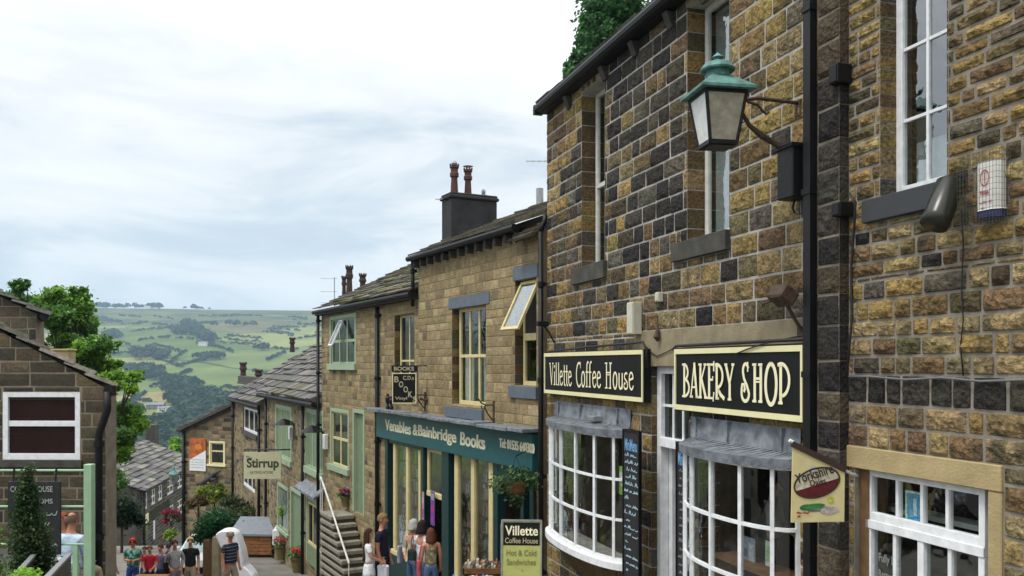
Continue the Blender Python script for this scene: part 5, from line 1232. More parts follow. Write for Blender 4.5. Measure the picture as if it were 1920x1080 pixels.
# ------------------------------------------------------------------ long slate-roofed building down the street
Pn = at(264, 683, 72)
Lf = Fac((Pn.x, Pn.y), (.156, -1))       # faces right, u negative going away
zb = G(72)
lb = empty('long_slate_house', (Lf.P.x, Lf.P.y, zb), 'long low weavers cottage with big grey slate roof and rows of white windows', 'building', None, Lf.rz)
Ul = Lf.u(346); zeL = Lf.z(264, 922)
wl3 = []
for pl_, pr_ in ((270, 277), (284, 292), (297, 305), (314, 326), (333, 343)):
    u0, u1 = sorted((Lf.u(pl_), Lf.u(pr_))); wl3.append((u0, u1, zeL - 1.75, zeL - .3))
for pl_, pr_ in ((314, 326), (333, 343)):
    u0, u1 = sorted((Lf.u(pl_), Lf.u(pr_))); wl3.append((u0, u1, zeL - 4.4, zeL - 2.9))
u0, u1 = sorted((Lf.u(285), Lf.u(291))); wd_ = (u0, u1, -18, zeL - 3.1)
mb = MB(); backing(mb, Ul - 6, 0, -19, zeL, wl3); mb.build('wall', M_mortd, lb, zb)
mb = MB(); stone_wall(mb, Ul - 6, 0, courses(-17, zeL, .3, .1), .5, 1.1, wl3, lambda u, z: [(DGR, 3), (GRY, 2), (BRN, 1), (SOOT, 1)], .04, 1, 2, .01, .005); mb.build('stonework', M_stone_far, lb, zb)
for o_ in wl3: window(Lf, lb, o_[0], o_[1], o_[2], o_[3], -.1, .16, 2, 2, M_white, M_glassd, mull=.16)
mb = MB(); [mb.box(Ul + 6.5, -.1, .0, .06 + .0 * k, zeL - 2.1 - k * .16 - .12, zeL - 2.1 - k * .16) for k in range(6)]; mb.build('timber_cladding', M_blk, lb, zb)
part(lb, 'shop_sign_board', M_creams, [(-1.9, -.15, .08, .16, zeL - 2.9, zeL - 2.1)]); part(lb, 'door', M_white, [(wd_[0] + .3, wd_[1] - .3, .0, .06, -15.6, zeL - 3.2)])
part(lb, 'shop_window', M_glassd, [(-2.2, -.5, 0, .05, -15, zeL - 3.1)])
# gable end facing the camera, roof
rdz = 2.35; rdw = -5.6
mb = MB(); pts = [(0, -19), (0, zeL), (rdw, zeL + rdz), (rdw * 2, zeL), (rdw * 2, -19)]
mb.mesh([(0, y, z) for y, z in pts] + [(-.4, y, z) for y, z in pts], [(0, 1, 2, 3, 4), (9, 8, 7, 6, 5)] + [(i, i + 5, (i + 1) % 5 + 5, (i + 1) % 5) for i in range(5)]); mb.build('gable_wall', plain('dark_gable_stone', (.075, .07, .055), .9, .4, 1.2, bump=.5, bscale=3), lb, zb)
part(lb, 'gable_window', M_glassd, [(.0, .05, -2.2, -1.1, zeL - 2.9, zeL - 1.7)]); 
mb = MB(); q = Vector((0, rdw, rdz)).normalized(); slates(mb, (.3, .35, zeL + .0), (-1, 0, 0), tuple(q), -Ul + 6, 6.4, .9, 1.8, .62, .10, SLPG + [((.2, .19, .17), 2)]); 
slates(mb, (.3, rdw * 2, zeL), (-1, 0, 0), (0, -q.y, q.z), -Ul + 6, 6.3, .9, 1.8, .62, .1, SLPG); mb.build('roof', M_slate, lb, zb)
mb = MB(); mb.tube([(.2, .4, zeL - .02), (Ul - 6, .4, zeL - .02)], .1, 6); mb.build('gutter', M_gutter, lb, zb)
mb = MB(); xx = Lf.u(286, rdw); mb.box(xx - .9, xx + .9, rdw - .5, rdw + .5, zeL + 1.5, zeL + 3.9); ch = mb.build('chimney', M_sill, lb, zb)
for k, (px, py) in enumerate(((231, 862), (256, 855))):
    a_ = at(px, py, 78); mb = MB(); mb.ball((Lf.u(px, -4.2 - k), -4.2 - k, zeL + 2.1 + .3 * k - .25), .55, .35, .22, 9, 6); mb.build('roof_light', M_white, lb, zb)
pipe(Lf, 0, 'downpipe', -.1, .25, -16, zeL, .1, 'black downpipe at the near corner of the long slate-roofed cottage')
r = empty('street_lantern', at(325, 890, 62), 'green copper street lantern in front of the long slate roof', 'lantern'); mb = MB(); mb.lathe([(.42, 0), (.42, .05), (.15, .3), (.12, .5), (.02, .75)], (0, 0, 0), 4, rot=q.y); mb.build('roof', M_copper, r)
mb = MB(); mb.lathe([(.2, -.7), (.32, 0)], (0, 0, 0), 4); mb.build('glass', M_glasss, r); mb = MB(); mb.tube([(0, 0, 0), (3.2, 1, .05)], .05, 6); mb.build('bracket', M_iron, r)

# ------------------------------------------------------------------ left building
YL = 14.0
Pr = at(199, 683, YL)
LH = Fac((Pr.x, Pr.y), (-1, 0.02)); uL = LH.u
lh = LH.root('gable_cottage', 'brown stone cottage gable at the left edge with a large white sash window', 'building', 0)
zb = lh.location.z; LL = uL(-160)
wn_ = (uL(150), uL(5), LH.z(70, 862), LH.z(70, 735))
vz = lambda px, py: LH.z(px, py)
za, zbb = vz(199, 728), vz(-160, 535)
nv = Vector((-(zbb - za), 0, LL)).normalized(); clip = [((0, 0, za), tuple(nv))]
mb = MB(); backing(mb, 0, LL, -6, zbb, [wn_]); mb.build('wall', M_mortd, lh, zb, clip=clip)
PALL = lambda u, z: [((.08, .066, .04), 3), ((.062, .053, .035), 3), ((.105, .085, .05), 1.6), (DGR, 1), (OLV, .6)]
mb = MB(); stone_wall(mb, 0, LL, courses(-5.8, zbb, .21, .12), .35, .8, [(wn_[0], wn_[1], wn_[2] - .12, wn_[3] + .0)], PALL, .014, 3, 2, .010, .005); mb.build('stonework', M_stone_far, lh, zb, clip=clip)
part(lh, 'sill', M_sill, [(wn_[0] - .05, wn_[1] + .05, -.2, .06, wn_[2] - .12, wn_[2])])
wx = window(LH, lh, wn_[0], wn_[1], wn_[2], wn_[3], -.05, .085, 1, 2, M_white, M_glassd, rows=[.53], mid=.53, midh=.09, mull=.09, depth=.1)
mb = MB(); i = 0; z = wn_[2] + .12
while z < wn_[3] - .12: tbox(mb, Matrix.Translation((0, -.045, z)) @ Matrix.Rotation(R(30), 4, 'X'), wn_[0] + .1, wn_[1] - .1, -.002, .002, -.016, .016); z += .034
mb.build('blind', M_blind, wx, zb)
vd = Vector((LL, 0, zbb - za)).normalized()
mb = MB(); slates(mb, (-.14, .07, za - .02), (.60, -1, 0), tuple(vd), 6, LL * 1.1, .45, .8, .42, .06, [((.22, .21, .17), 3), ((.16, .15, .12), 2), ((.12, .115, .09), 2)])
mb.build('roof', M_slate, lh, zb)
mb = MB(); mb.mesh([(0, -.34, -6), (.3, -.34, -6), (3.9, -6, -6), (3.6, -6, -6), (0, -.34, za - .08), (.3, -.34, za - .08), (3.9, -6, za - .08), (3.6, -6, za - .08)], [(0, 3, 2, 1), (4, 5, 6, 7), (0, 1, 5, 4), (1, 2, 6, 5), (2, 3, 7, 6), (3, 0, 4, 7)]); mb.build('side_wall', M_mortd, lh, zb)
mb = MB(); mb.tube([(-.12, .16, za - .05), (3.5, -6, za - .05)], .07, 8); mb.box(-.19, -.05, .05, .17, za - .12, za + .05); mb.build('gutter', M_iron, lh, zb)
gx = LH.root('downpipe', 'black downpipe with hopper at the corner of the left gable cottage', 'downpipe', 0.02, .16, -5); zz = za + 5
mb = MB(); mb.tube([(-.12, 0, zz - .05), (-.12, 0, zz - .35), (-.05, 0, zz - .55), (.02, 0, zz - .75), (.02, 0, 0)], .06, 10); mb.build('pipe', M_iron, gx, smooth=True)
mb = MB(); [mb.tube([(.02, 0, z - .05), (.02, 0, z + .05)], .078, 10) for z in (.9, 2.2, zz - .9)]; mb.build('collar', M_iron, gx)
# upper gable behind it
YU = 21.0; Pu = at(68, 683, YU); UH = Fac((Pu.x, Pu.y), (-1, 0)); up = UH.root('rear_gable', 'dark stone gable rising behind the left cottage roof', 'building', 0); zb = up.location.z
za, zbb = UH.z(68, 588), UH.z(-60, 528); LLu = UH.u(-160); nv = Vector((-(zbb - za), 0, UH.u(-60))).normalized(); clip = [((0, 0, za), tuple(nv))]
mb = MB(); backing(mb, 0, LLu, -6, zbb + 1, []); mb.build('wall', M_mortd, up, zb, clip=clip)
mb = MB(); stone_wall(mb, 0, LLu, courses(-3, zbb + 1, .26, .1), .4, .9, [], lambda u, z: [((.10, .08, .05), 2), (DGR, 1), ((.075, .065, .045), 2)], .012, 2, 2, .01, .004); mb.build('stonework', M_stone_far, up, zb, clip=clip)
mb = MB(); vd = Vector((UH.u(-60), 0, zbb - za)).normalized(); slates(mb, (-.35, .16, za - .1), (.66, -1, 0), tuple(vd), 4, LLu, .5, .9, .45, .07, SLPG); mb.build('roof', M_slate, up, zb)
mb = MB(); mb.mesh([(0, -.34, -6), (.3, -.34, -6), (2.9, -4, -6), (2.6, -4, -6), (0, -.34, za), (.3, -.34, za), (2.9, -4, za), (2.6, -4, za)], [(0, 3, 2, 1), (4, 5, 6, 7), (0, 1, 5, 4), (1, 2, 6, 5), (2, 3, 7, 6), (3, 0, 4, 7)]); mb.build('side_wall', M_mortd, up, zb)
mb = MB(); mb.tube([(-.25, .1, za - .08), (2.4, -4, za - .08)], .1, 8); mb.build('gutter', M_iron, up, zb)
r = empty('sandstone_block', at(112, 672, 17), 'pale yellow stone block showing above the left cottage roof', 'block'); mb = MB(); mb.box(-.17, .17, 0, .3, -.5, .15); mb.box(-.19, .19, -.02, .32, .15, .19); mb.build('block', M_buff, r, bevel=.01)

# ------------------------------------------------------------------ green terrace frame, chalkboard, railings
YF = 10.5
p0 = at(164, 870, YF); zg = G(YF) + .5
r = empty('green_railing', (p0.x, p0.y, zg), 'pale green painted post and rail frame of the cafe terrace', 'railing')
zf = lambda py: (HY - py) / FPX * YF - zg
mb = MB(); mb.box(-.05, .05, 0, .1, 0, zf(871)); mb.build('post', M_mint, r, bevel=.006)
mb = MB(); xl = at(-120, 0, YF).x - p0.x
for py in (883, 951, 1022): mb.tube([(xl, .05, zf(py)), (-.05, .05, zf(py))], .015, 8)
mb.build('rail', M_mint, r)
mb = MB(); mb.box(-.5, -.44, .03, .07, -.2, zf(1024)); mb.box(-.2, -.14, .03, .07, -.2, zf(1024)); mb.build('baluster', M_mint, r)
tr_ = empty('terrace_deck', (p0.x - 2.2, p0.y + 1.2, zg), 'raised paved cafe terrace behind the green frame', 'deck'); mb = MB(); pd = [(-4, -1.1), (2.1, -1.1), (.75, 1.6), (-4, 1.6)]; vprism(mb, pd, -1.6, -.1); mb.build('base', M_sill, tr_); mb = MB(); vprism(mb, [(x * 1.0, y + .004) for x, y in pd], -.1, -.06); mb.build('boards', M_sill, tr_)
r, w_, h_ = facing_sign('chalkboard', 'large dark chalkboard hung from the green rail with faded menu lettering', 'chalkboard', 14, 113, 903, 1040, YF + .0, M_chalk)
chg = flat('chalk_green', (.22, .38, .28)); chw = flat('chalk_white', (.33, .36, .34))
text_obj('lettering', 'COFFEE HOUSE', r, w_ * .8, .07, chw, MF(w_ * .06, h_ * .86), .01); text_obj('lettering', 'ROOMS', r, w_ * .44, .06, chw, MF(w_ * .42, h_ * .70), .01)
mb = MB(); scribble(mb, w_ * .86, h_ * .56, .012, MF(w_ * .07, h_ * .08), 4, (.26, .36, .30), 0, 8); mb.build('chalk_writing', M_plainc, r)
mb = MB(); [mb.bar((x, .01, h_), (x, .03, h_ + .15), .02, .012) for x in (w_ * .1, w_ * .9)]; mb.build('strap', M_iron, r)
for k, (a, b, lab) in enumerate((((20, 1090), (66, 1037), 'black handrail with grey top at the bottom left, nearest the bushes'), ((88, 1083), (131, 1038), 'black handrail with grey top beside the green frame'))):
    pa, pb = at(*a, 6.4), at(*b, 8.6); r = empty('handrail', (pa.x, pa.y, pa.z - 1), lab, 'handrail')
    va, vb = pa - Vector(r.location), pb - Vector(r.location); va = va - (vb - va) * .8
    mb = MB(); mb.bar(va, vb, .045, .02); mb.build('top_rail', M_steel, r)
    mb = MB(); dn = Vector((0, 0, .5)); mb.mesh([va - dn * .03, vb - dn * .03, vb - dn * 1.6, va - dn * 1.6, va - dn * .03 + Vector((.012, 0, 0)), vb - dn * .03 + Vector((.012, 0, 0)), vb - dn * 1.6 + Vector((.012, 0, 0)), va - dn * 1.6 + Vector((.012, 0, 0))], [(0, 1, 2, 3), (7, 6, 5, 4), (0, 4, 5, 1), (3, 2, 6, 7), (1, 5, 6, 2), (0, 3, 7, 4)]); mb.build('side_panel', M_blk, r)
# ------------------------------------------------------------------ street furniture and shop-front things
def aboard():
    Y = 13.2; a = at(940, 1080, Y); b = at(1014, 978, Y); g = G(Y); H = b.z - g; w = b.x - a.x
    r = empty('sandwich_board', (a.x, Y, g), 'black and yellow Villette Coffee House pavement board beside the bow window', 'pavement board', None, R(-4))
    mb = MB(); M = Matrix.Rotation(R(-5), 4, 'X')
    Mb = Matrix.Translation((0, .0, 0)) @ Matrix.Rotation(R(-6), 4, 'X')
    tbox(mb, Mb, 0, w, 0, .02, .05, H); mb.build('front_panel', flat('board_yellow', (.40, .43, .13)), r)
    mb = MB(); tbox(mb, Mb, .02, w - .02, -.004, -.001, H - .38, H - .03); hd = mb.build('header', M_signblk, r)
    mb = MB(); [tbox(mb, Mb, *b_) for b_ in ((-.015, .008, -.012, .03, 0, H + .01), (w - .008, w + .015, -.012, .03, 0, H + .01), (0, w, -.012, .03, H - .012, H + .015))]; mb.build('frame', M_steel, r)
    Mc = Matrix.Translation((0, .55, 0)) @ Matrix.Rotation(R(14), 4, 'X'); mb = MB(); tbox(mb, Mc, 0, w, -.02, 0, 0, H * .99); mb.build('back_panel', M_steel, r)
    me = Mb @ MF(0, 0, -.007)
    def tx(s, x, z, wd, h, m, b=.01): text_obj('lettering', s, r, wd, h, m, Mb @ MF(x, z, -.007), b)
    tx('Villette', w * .08, H - .23, w * .84, .15, M_letter, .02); tx('Coffee House', w * .08, H - .35, w * .84, .085, flat('dull_gold', (.40, .36, .20)), .01)
    ol = flat('olive_print', (.17, .17, .05))
    tx('Hot & Cold', w * .12, H - .54, w * .76, .09, ol); tx('Sandwiches', w * .13, H - .68, w * .74, .09, ol); tx('*', w * .5, H - .78, .03, .03, ol); tx('Savouries', w * .18, H - .94, w * .64, .09, ol); tx('*', w * .5, H - 1.03, .03, .03, ol)
aboard()
for k, (px, py, Y, lab, cols) in enumerate(((905, 1078, 16.5, 'wooden box of second-hand books on a stand outside the bookshop', [(.32, .26, .17), (.18, .11, .06), (.42, .4, .34), (.08, .07, .06), (.25, .06, .05)]), (882, 1112, 15.5, 'low table of blue and red paperbacks outside the bookshop', [(.1, .2, .5), (.5, .1, .1), (.5, .5, .5)]))):
    p = at(px, py, Y); g = G(Y); r = empty('book_table', (p.x, Y, g), lab, 'book table'); h = p.z - g
    mb = MB(); [mb.box(x, x + .05, y, y + .05, 0, h) for x in (-.35, .30) for y in (0, .4)]; mb.build('leg', M_wood, r)
    mb = MB(); mb.box(-.38, .38, -.03, .48, h, h + .02); mb.box(-.38, .38, -.03, -.01, h, h + .13); mb.box(-.38, -.36, -.03, .48, h, h + .13); mb.box(.36, .38, -.03, .48, h, h + .13); mb.box(-.38, .38, .46, .48, h, h + .13); mb.build('tray', M_wood, r)
    mb = MB(); x = -.35
    while x < .33: t = random.uniform(.02, .05); mb.box(x, x + t, .02, .22, h + .02, h + random.uniform(.14, .22), 0, random.choice(cols)); mb.box(x, x + t, .24, .44, h + .02, h + random.uniform(.14, .24), 0, random.choice(cols)); x += t + .002
    mb.build('books', M_plainc, r)
# shed with grey lid
Y = 37.5; p = at(432, 1040, Y); p2 = at(511, 978, Y); g = p.z
r = empty('storage_shed', (p.x, Y, g), 'low orange-brown timber bin with sloping grey lid under the Stirrup sign', 'storage bin', None, R(-4)); w = p2.x - p.x; H = p2.z - g
mb = MB(); n = 6
for k in range(n): mb.box(0, w, 0, .03, .03 + k * H * .62 / n, .03 + (k + 1) * H * .62 / n - .02); mb.box(w - .03, w, 0, 1.2, .03 + k * H * .62 / n, .03 + (k + 1) * H * .62 / n - .02); mb.box(0, .03, 0, 1.2, .03 + k * H * .62 / n, .03 + (k + 1) * H * .62 / n - .02)
mb.box(.03, w - .03, .04, 1.2, 0, H * .62)
mb.build('timber_body', plain('orange_timber', (.22, .09, .025), .75, .4, 6), r)
mb = MB(); mb.mesh([(-.06, -.08, H * .64), (w + .06, -.08, H * .64), (w + .06, 1.3, H), (-.06, 1.3, H), (-.06, -.08, H * .58), (w + .06, -.08, H * .58), (w + .06, 1.3, H * .94), (-.06, 1.3, H * .94)], [(0, 1, 2, 3), (7, 6, 5, 4), (0, 4, 5, 1), (1, 5, 6, 2), (2, 6, 7, 3), (3, 7, 4, 0)]); mb.build('lid', plain('grey_felt', (.17, .19, .22), .7, .12), r)
# pots of red flowers
def flowerpot(px, py, Y, rr_, lab, cols, seed):
    p = at(px, py, Y); r = empty('flower_pot', (p.x, Y, p.z), lab, 'flower pot'); mb = MB(); mb.lathe([(rr_ * .7, 0), (rr_, rr_ * 1.9), (rr_ * 1.1, rr_ * 1.9), (rr_ * 1.1, rr_ * 2.1), (rr_ * .9, rr_ * 2.1)], (0, 0, 0), 14); mb.build('pot', plain('mossy_clay' + str(seed), (.15, .12, .045), .9, .3), r)
    mb = MB(); leaves(mb, [((0, 0, rr_ * 2.6), rr_ * 1.5, .7)], 260, .12, DG + MG, seed, shell=.3); mb.build('foliage', M_leaf, r)
    mb = MB(); leaves(mb, [((rr_ * .5, -rr_ * .7, rr_ * 3.1), rr_ * .8, .7), ((-rr_ * .4, -rr_ * .9, rr_ * 3.3), rr_ * .6, .7)], 90, .12, cols, seed + 3, shell=.2); mb.build('flowers', M_leaf, r)
flowerpot(558, 1072, 32.5, .26, 'clay pot of red geraniums by the cream shop window', [(.55, .02, .02), (.6, .05, .05)], 11)
flowerpot(527, 1048, 35.5, .26, 'clay pot with pink flowers at the green doorway', [(.5, .05, .08), (.5, .2, .2)], 12)
p = at(520, 1015, 36.5); r = empty('water_tank', p, 'white box standing beside the timber bin', 'box'); mb = MB(); mb.box(-.22, .22, 0, .4, -.2, .5); mb.box(-.16, .16, .05, .35, .5, .58); mb.build('body', M_white, r, bevel=.05)
flowerpot(648, 950, 27.0, .16, 'small pot of red flowers on the landing of the steps', [(.45, .02, .06), (.3, .1, .3)], 13)
p = at(604, 995, 31.0); r = empty('notice_board', (p.x, p.y, p.z), 'white notice on a green board beside the stone steps', 'notice board'); mb = MB(); mb.box(-.25, .3, 0, .05, -.6, .55); mb.build('board', M_mint, r); mb = MB(); mb.box(-.2, .25, -.01, 0, .0, .45); mb.build('sheet', M_white, r)

# parked cars behind the people
def car(name, label, loc, rz, col, tall=1.0):
    r = empty(name, loc, label, 'car', None, rz)
    prof = [(-2.0, .35), (-2.05, .75), (-1.95, .95), (-1.3, 1.05), (-.65, 1.48 * tall), (.6, 1.52 * tall), (1.5, 1.32 * tall), (1.95, .95), (2.02, .55), (1.95, .3), (-1.9, .25)]
    mb = MB(); n = len(prof); secs = [(-.84, .86), (-.80, 1.0), (-.6, 1.02), (0, 1.03), (.6, 1.02), (.80, 1.0), (.84, .86)]
    vs = []
    for y, k in secs:
        for x, z in prof:
            yy = y * (.80 if z > 1.15 else 1.0); vs.append((x, yy, z if z < .9 else .9 + (z - .9) * k))
    fs = [tuple(range(n)), tuple((len(secs) - 1) * n + i for i in reversed(range(n)))]
    for s in range(len(secs) - 1):
        for i in range(n): fs.append((s * n + i, s * n + (i + 1) % n, (s + 1) * n + (i + 1) % n, (s + 1) * n + i))
    mb.mesh(vs, fs); mb.build('body', plain(name + '_paint', col, .25, .02, coat=.6), r, bevel=.03)
    mb = MB(); mb.mesh([(-1.27, -.72, 1.09), (-1.27, .72, 1.09), (-.70, .60, 1.47 * tall), (-.70, -.60, 1.47 * tall)], [(0, 1, 2, 3)]); mb.build('windscreen', plain(name + '_screen', (.28, .36, .37), .12, .25, 3), r)
    for sy in (-1, 1):
        mb = MB(); y = .845 * sy; mb.mesh([(-1.0, y * .93, 1.12), (1.2, y * .93, 1.12), (1.0, y * .82, 1.4 * tall), (-.6, y * .82, 1.42 * tall)], [(0, 1, 2, 3)]); mb.build('side_window', M_glassd, r)
        mb = MB(); mb.box(-2.06, -2.0, .5 * sy, .78 * sy, .68, .82); mb.build('headlight', M_glasss, r, bevel=.02)
        mb = MB(); mb.box(-.85, -.7, .86 * sy, 1.02 * sy, 1.05, 1.2); mb.build('mirror', MATS[name + '_paint'], r, bevel=.02)
    mb = MB(); mb.box(-2.07, -2.03, -.45, .45, .5, .72); mb.build('grille', M_blk, r)
    for x in (-1.3, 1.3):
        for sy in (-1, 1):
            mb = MB(); mb.tube([(x, .70 * sy, .32), (x, .88 * sy, .32)], .32, 18); wh = mb.build('wheel', M_blk, r); mb = MB(); mb.tube([(x, .87 * sy, .32), (x, .895 * sy, .32)], .2, 12); mb.build('rim', M_steel, wh)
    return r
pc = at(376, 1030, 30); car('parked_car', 'pale silver car facing uphill between the standing people', (pc.x - .2, 31.5, G(31)), R(97), (.55, .58, .58))
Yv = 21.6; ol = [(403, 1004), (408, 998), (416, 995), (430, 995), (440, 1001), (447, 1016), (453, 1034), (456, 1050), (457, 1062), (465, 1069), (474, 1080), (480, 1110), (428, 1112), (424, 1060), (416, 1034)]
q0 = at(440, 1110, Yv); r = empty('plastic_cover', (q0.x, Yv, G(Yv)), 'white curved plastic cover standing behind the man in the striped polo', 'cover')
mb = MB(); pl_ = [(at(x, y, Yv).x - q0.x, max(0, at(x, y, Yv).z - G(Yv))) for x, y in ol]; mb.prism(pl_, 0, .45); mb.build('cover', flat('white_plastic', (.74, .76, .80), .4), r, bevel=.03)
for px, py, Y, lab in ((389, 1030, 25.5, 'brown stone gatepost under the green shrub'), (406, 1022, 24.5, 'pale stone gatepost left of the man in the striped polo')):
    p = at(px, py, Y); r = empty('stone_post', (p.x, Y, G(Y)), lab, 'stone post'); h = p.z - G(Y) + (.3 if px < 400 else .25); mb = MB(); mb.lathe([(.16, 0), (.15, h * .9), (.13, h)], (0, 0, 0), 4, rot=.8); mb.build('post', M_buffd if px > 400 else M_woodb, r, bevel=.02)

# ------------------------------------------------------------------ trees and plants
def tree(name, label, base, h_tr, blobs, n, size, cols, seed, group=None, limbs=True, tr=.25, cat='tree', shell=.5, nl=99):
    r = empty(name, base, label, cat, group); b0 = Vector(base)
    rr = random.Random(seed)
    mb = MB(); mb.tube([(0, 0, -.5), (rr.uniform(-.1, .1) * tr * 3, 0, h_tr * .5), (0, 0, h_tr)], [tr, tr * .75, tr * .5], 8)
    if limbs:
        for bl in blobs[:nl]:
            c = Vector(bl[0]); mid = Vector((c.x * .45, c.y * .45, h_tr * .7 + (c.z - h_tr * .7) * .35)); mb.tube([(0, 0, h_tr * .6), mid, c], [tr * .25, tr * .12, tr * .04], 5)
            for k in range(3): e_ = c + Vector((rr.uniform(-1, 1), rr.uniform(-1, 1), rr.uniform(-.5, 1))) * bl[1] * .8; mb.tube([mid + (c - mid) * .5, e_], [tr * .1, tr * .03], 4)
    mb.build('trunk', M_bark, r)
    mb = MB(); leaves(mb, blobs, n, size, cols, seed, shell=shell); mb.build('crown', M_leaf, r)
    return r
def pxblobs(base, Y, lst, dep=1.0, seed=0):
    rr = random.Random(seed); out = []
    for px, py, rp in lst: p = at(px, py, Y); out.append(((p.x - base[0], rr.uniform(-dep, dep), p.z - base[2]), rp / FPX * Y, .85))
    return out
base = (at(120, 0, 27).x, 27, G(27))
bl = pxblobs(base, 27, [(60, 585, 34), (98, 560, 26), (40, 568, 22), (130, 575, 34), (138, 552, 18), (80, 545, 14), (150, 600, 26), (110, 620, 40), (150, 650, 24), (95, 655, 22), (20, 560, 16), (122, 690, 30)], 1.5, 3)
for b in list(bl):     # sub-clumps give an uneven outline
    for k in range(5):
        a = random.uniform(0, 6.28); rr_ = b[1] * random.uniform(.65, 1.05); bl.append(((b[0][0] + math.cos(a) * rr_, b[0][1] + random.uniform(-.5, .5), b[0][2] + math.sin(a) * rr_ * .8), b[1] * random.uniform(.25, .42), .8))
tree('sycamore_tree', 'tall leafy green tree behind the left cottage roof', base, 5, bl, 26000, .14, MG + [(.07, .17, .035), (.05, .13, .03)], 31, shell=.35, nl=12)
base = (at(190, 0, 24).x - .5, 24, G(24))
bl = pxblobs(base, 24, [(185, 665, 28), (215, 650, 22), (205, 690, 24), (170, 690, 22), (240, 712, 22), (258, 705, 14), (222, 730, 14), (215, 780, 28), (245, 800, 18), (225, 820, 28), (205, 850, 24), (240, 845, 20), (258, 815, 14), (216, 890, 16)], 1, 4)
for b in list(bl):
    for k in range(4):
        a = random.uniform(0, 6.28); rr_ = b[1] * random.uniform(.7, 1.1); bl.append(((b[0][0] + math.cos(a) * rr_, b[0][1] + random.uniform(-.4, .4), b[0][2] + math.sin(a) * rr_ * .6), b[1] * random.uniform(.25, .4), .7))
tree('maple_tree', 'bright green spreading branches overhanging the left side of the street', base, 4, bl, 17000, .13, LG + MG, 32, shell=.3, nl=14, tr=.18)
base = (at(1150, 0, 24).x, 24, G(24))
bl = pxblobs(base, 24, [(1140, 30, 50), (1112, 60, 30), (1170, -10, 50), (1098, 98, 28), (1130, 0, 28), (1076, 118, 16), (1210, -30, 60), (1135, 80, 40), (1090, 80, 16), (1085, 135, 20)], 1.2, 5)
for b in list(bl):
    for k in range(4):
        a = random.uniform(0, 6.28); rr_ = b[1] * random.uniform(.7, 1.05); bl.append(((b[0][0] + math.cos(a) * rr_, b[0][1] + random.uniform(-.4, .4), b[0][2] + math.sin(a) * rr_), b[1] * random.uniform(.22, .35), .8))
tree('beech_tree', 'dark green tree top showing above the coffee house roof', base, 9, bl, 30000, .15, [(.03, .09, .03), (.045, .13, .045), (.06, .17, .055), (.08, .21, .06)], 33, tr=.3, shell=.3, limbs=False)
# dark conifer in the foreground left
Yc = 8.5; p = at(52, 1080, Yc); base = (p.x, Yc, p.z - .6)
bl = []
for k in range(16): t = k / 15; z = .3 + t * 1.36; bl.append(((.03 * math.sin(k * 2.2) + (.05 if k < 8 else 0), 0, z), .185 * (1 - t) ** .7 + .045, 1.5))
tree('conifer', 'tall narrow dark conifer in front of the chalkboard', base, 1.5, bl, 20000, .036, [(.02, .05, .016), (.035, .075, .02), (.012, .032, .012), (.06, .095, .03)], 34, limbs=False, tr=.03, cat='conifer', shell=.4)
p = at(2, 1080, 6.5); base = (p.x - .05, 6.5, p.z - .5); tree('golden_shrub', 'bright green rounded shrub cut by the left edge', base, .6, [((-.05, 0, .75), .10, 1.6), ((-.12, 0, .6), .16, 1.3), ((-.05, 0, .5), .14, 1)], 2500, .03, [(.08, .17, .02), (.13, .25, .03), (.05, .1, .02)], 35, limbs=False, tr=.02, cat='shrub')
p = at(45, 1075, 6.0); tree('golden_shrub', 'small light green bush at the bottom left corner', (p.x, 6, p.z - .3), .2, [((0, 0, .26), .1, .8)], 700, .03, LG, 36, limbs=False, tr=.015, cat='shrub')
def bush(label, px, py, Y, rp, cols, n, size, seed, sq=.9, name='bush'):
    p = at(px, py, Y); g = G(Y); b = (p.x, Y, g); rr_ = rp / FPX * Y; rz_ = random.Random(seed)
    bl = [((0, 0, p.z - g), rr_, sq)] + [((rz_.uniform(-1, 1) * rr_, rz_.uniform(-.6, .6) * rr_, p.z - g + rz_.uniform(-.8, .7) * rr_), rr_ * rz_.uniform(.35, .6), .9) for _ in range(7)]
    tree(name, label, b, max(.3, p.z - g), bl, n, size, cols, seed, limbs=True, tr=.08, cat='bush', shell=.3)
bush('round dark green shrub on the stone gatepost behind the polo-shirt man', 398, 985, 26, 30, [(.02, .09, .03), (.03, .13, .045), (.015, .06, .02)], 5000, .10, 41)
bush('yellow-green bush growing against the gable with the orange board', 402, 925, 46, 22, [(.28, .32, .02), (.2, .28, .03), (.1, .15, .03)], 1600, .22, 42, .6)
bush('bronze and green shrubs below the gable', 372, 940, 45, 16, [(.12, .07, .03), (.06, .09, .03)], 900, .2, 43, .7)
bush('green hedge beside the timber bin', 452, 958, 42, 30, [(.05, .08, .02), (.08, .10, .03), (.03, .05, .02)], 2600, .16, 44, .5)
bush('dark shrub behind the gatepost', 425, 970, 40, 26, [(.03, .06, .02), (.05, .09, .03)], 2000, .16, 45, .7)
bush('dark ivy-like bush at the foot of the left cottage corner', 228, 960, 40, 26, [(.012, .03, .012), (.02, .05, .02)], 2600, .2, 46, 1.3)
bush('light green shrub below the maple branches', 215, 900, 42, 20, [(.06, .14, .03), (.1, .2, .04)], 1500, .2, 47, 1.2)
bush('pink and crimson flowers spilling by the long cottage', 322, 965, 70, 14, [(.36, .02, .07), (.25, .03, .08), (.05, .1, .03)], 1500, .3, 48, .6)
bush('pale green plant among the distant shop fronts', 320, 1000, 60, 10, [(.2, .3, .03), (.12, .2, .03)], 500, .25, 49, .8)
bush('small green plant in the shop window box', 530, 958, 36.2, 11, LG, 350, .12, 50, .8)
bush('bright green tree beyond the end of the long roof', 334, 838, 110, 16, LG + MG, 1500, .55, 51, .8)
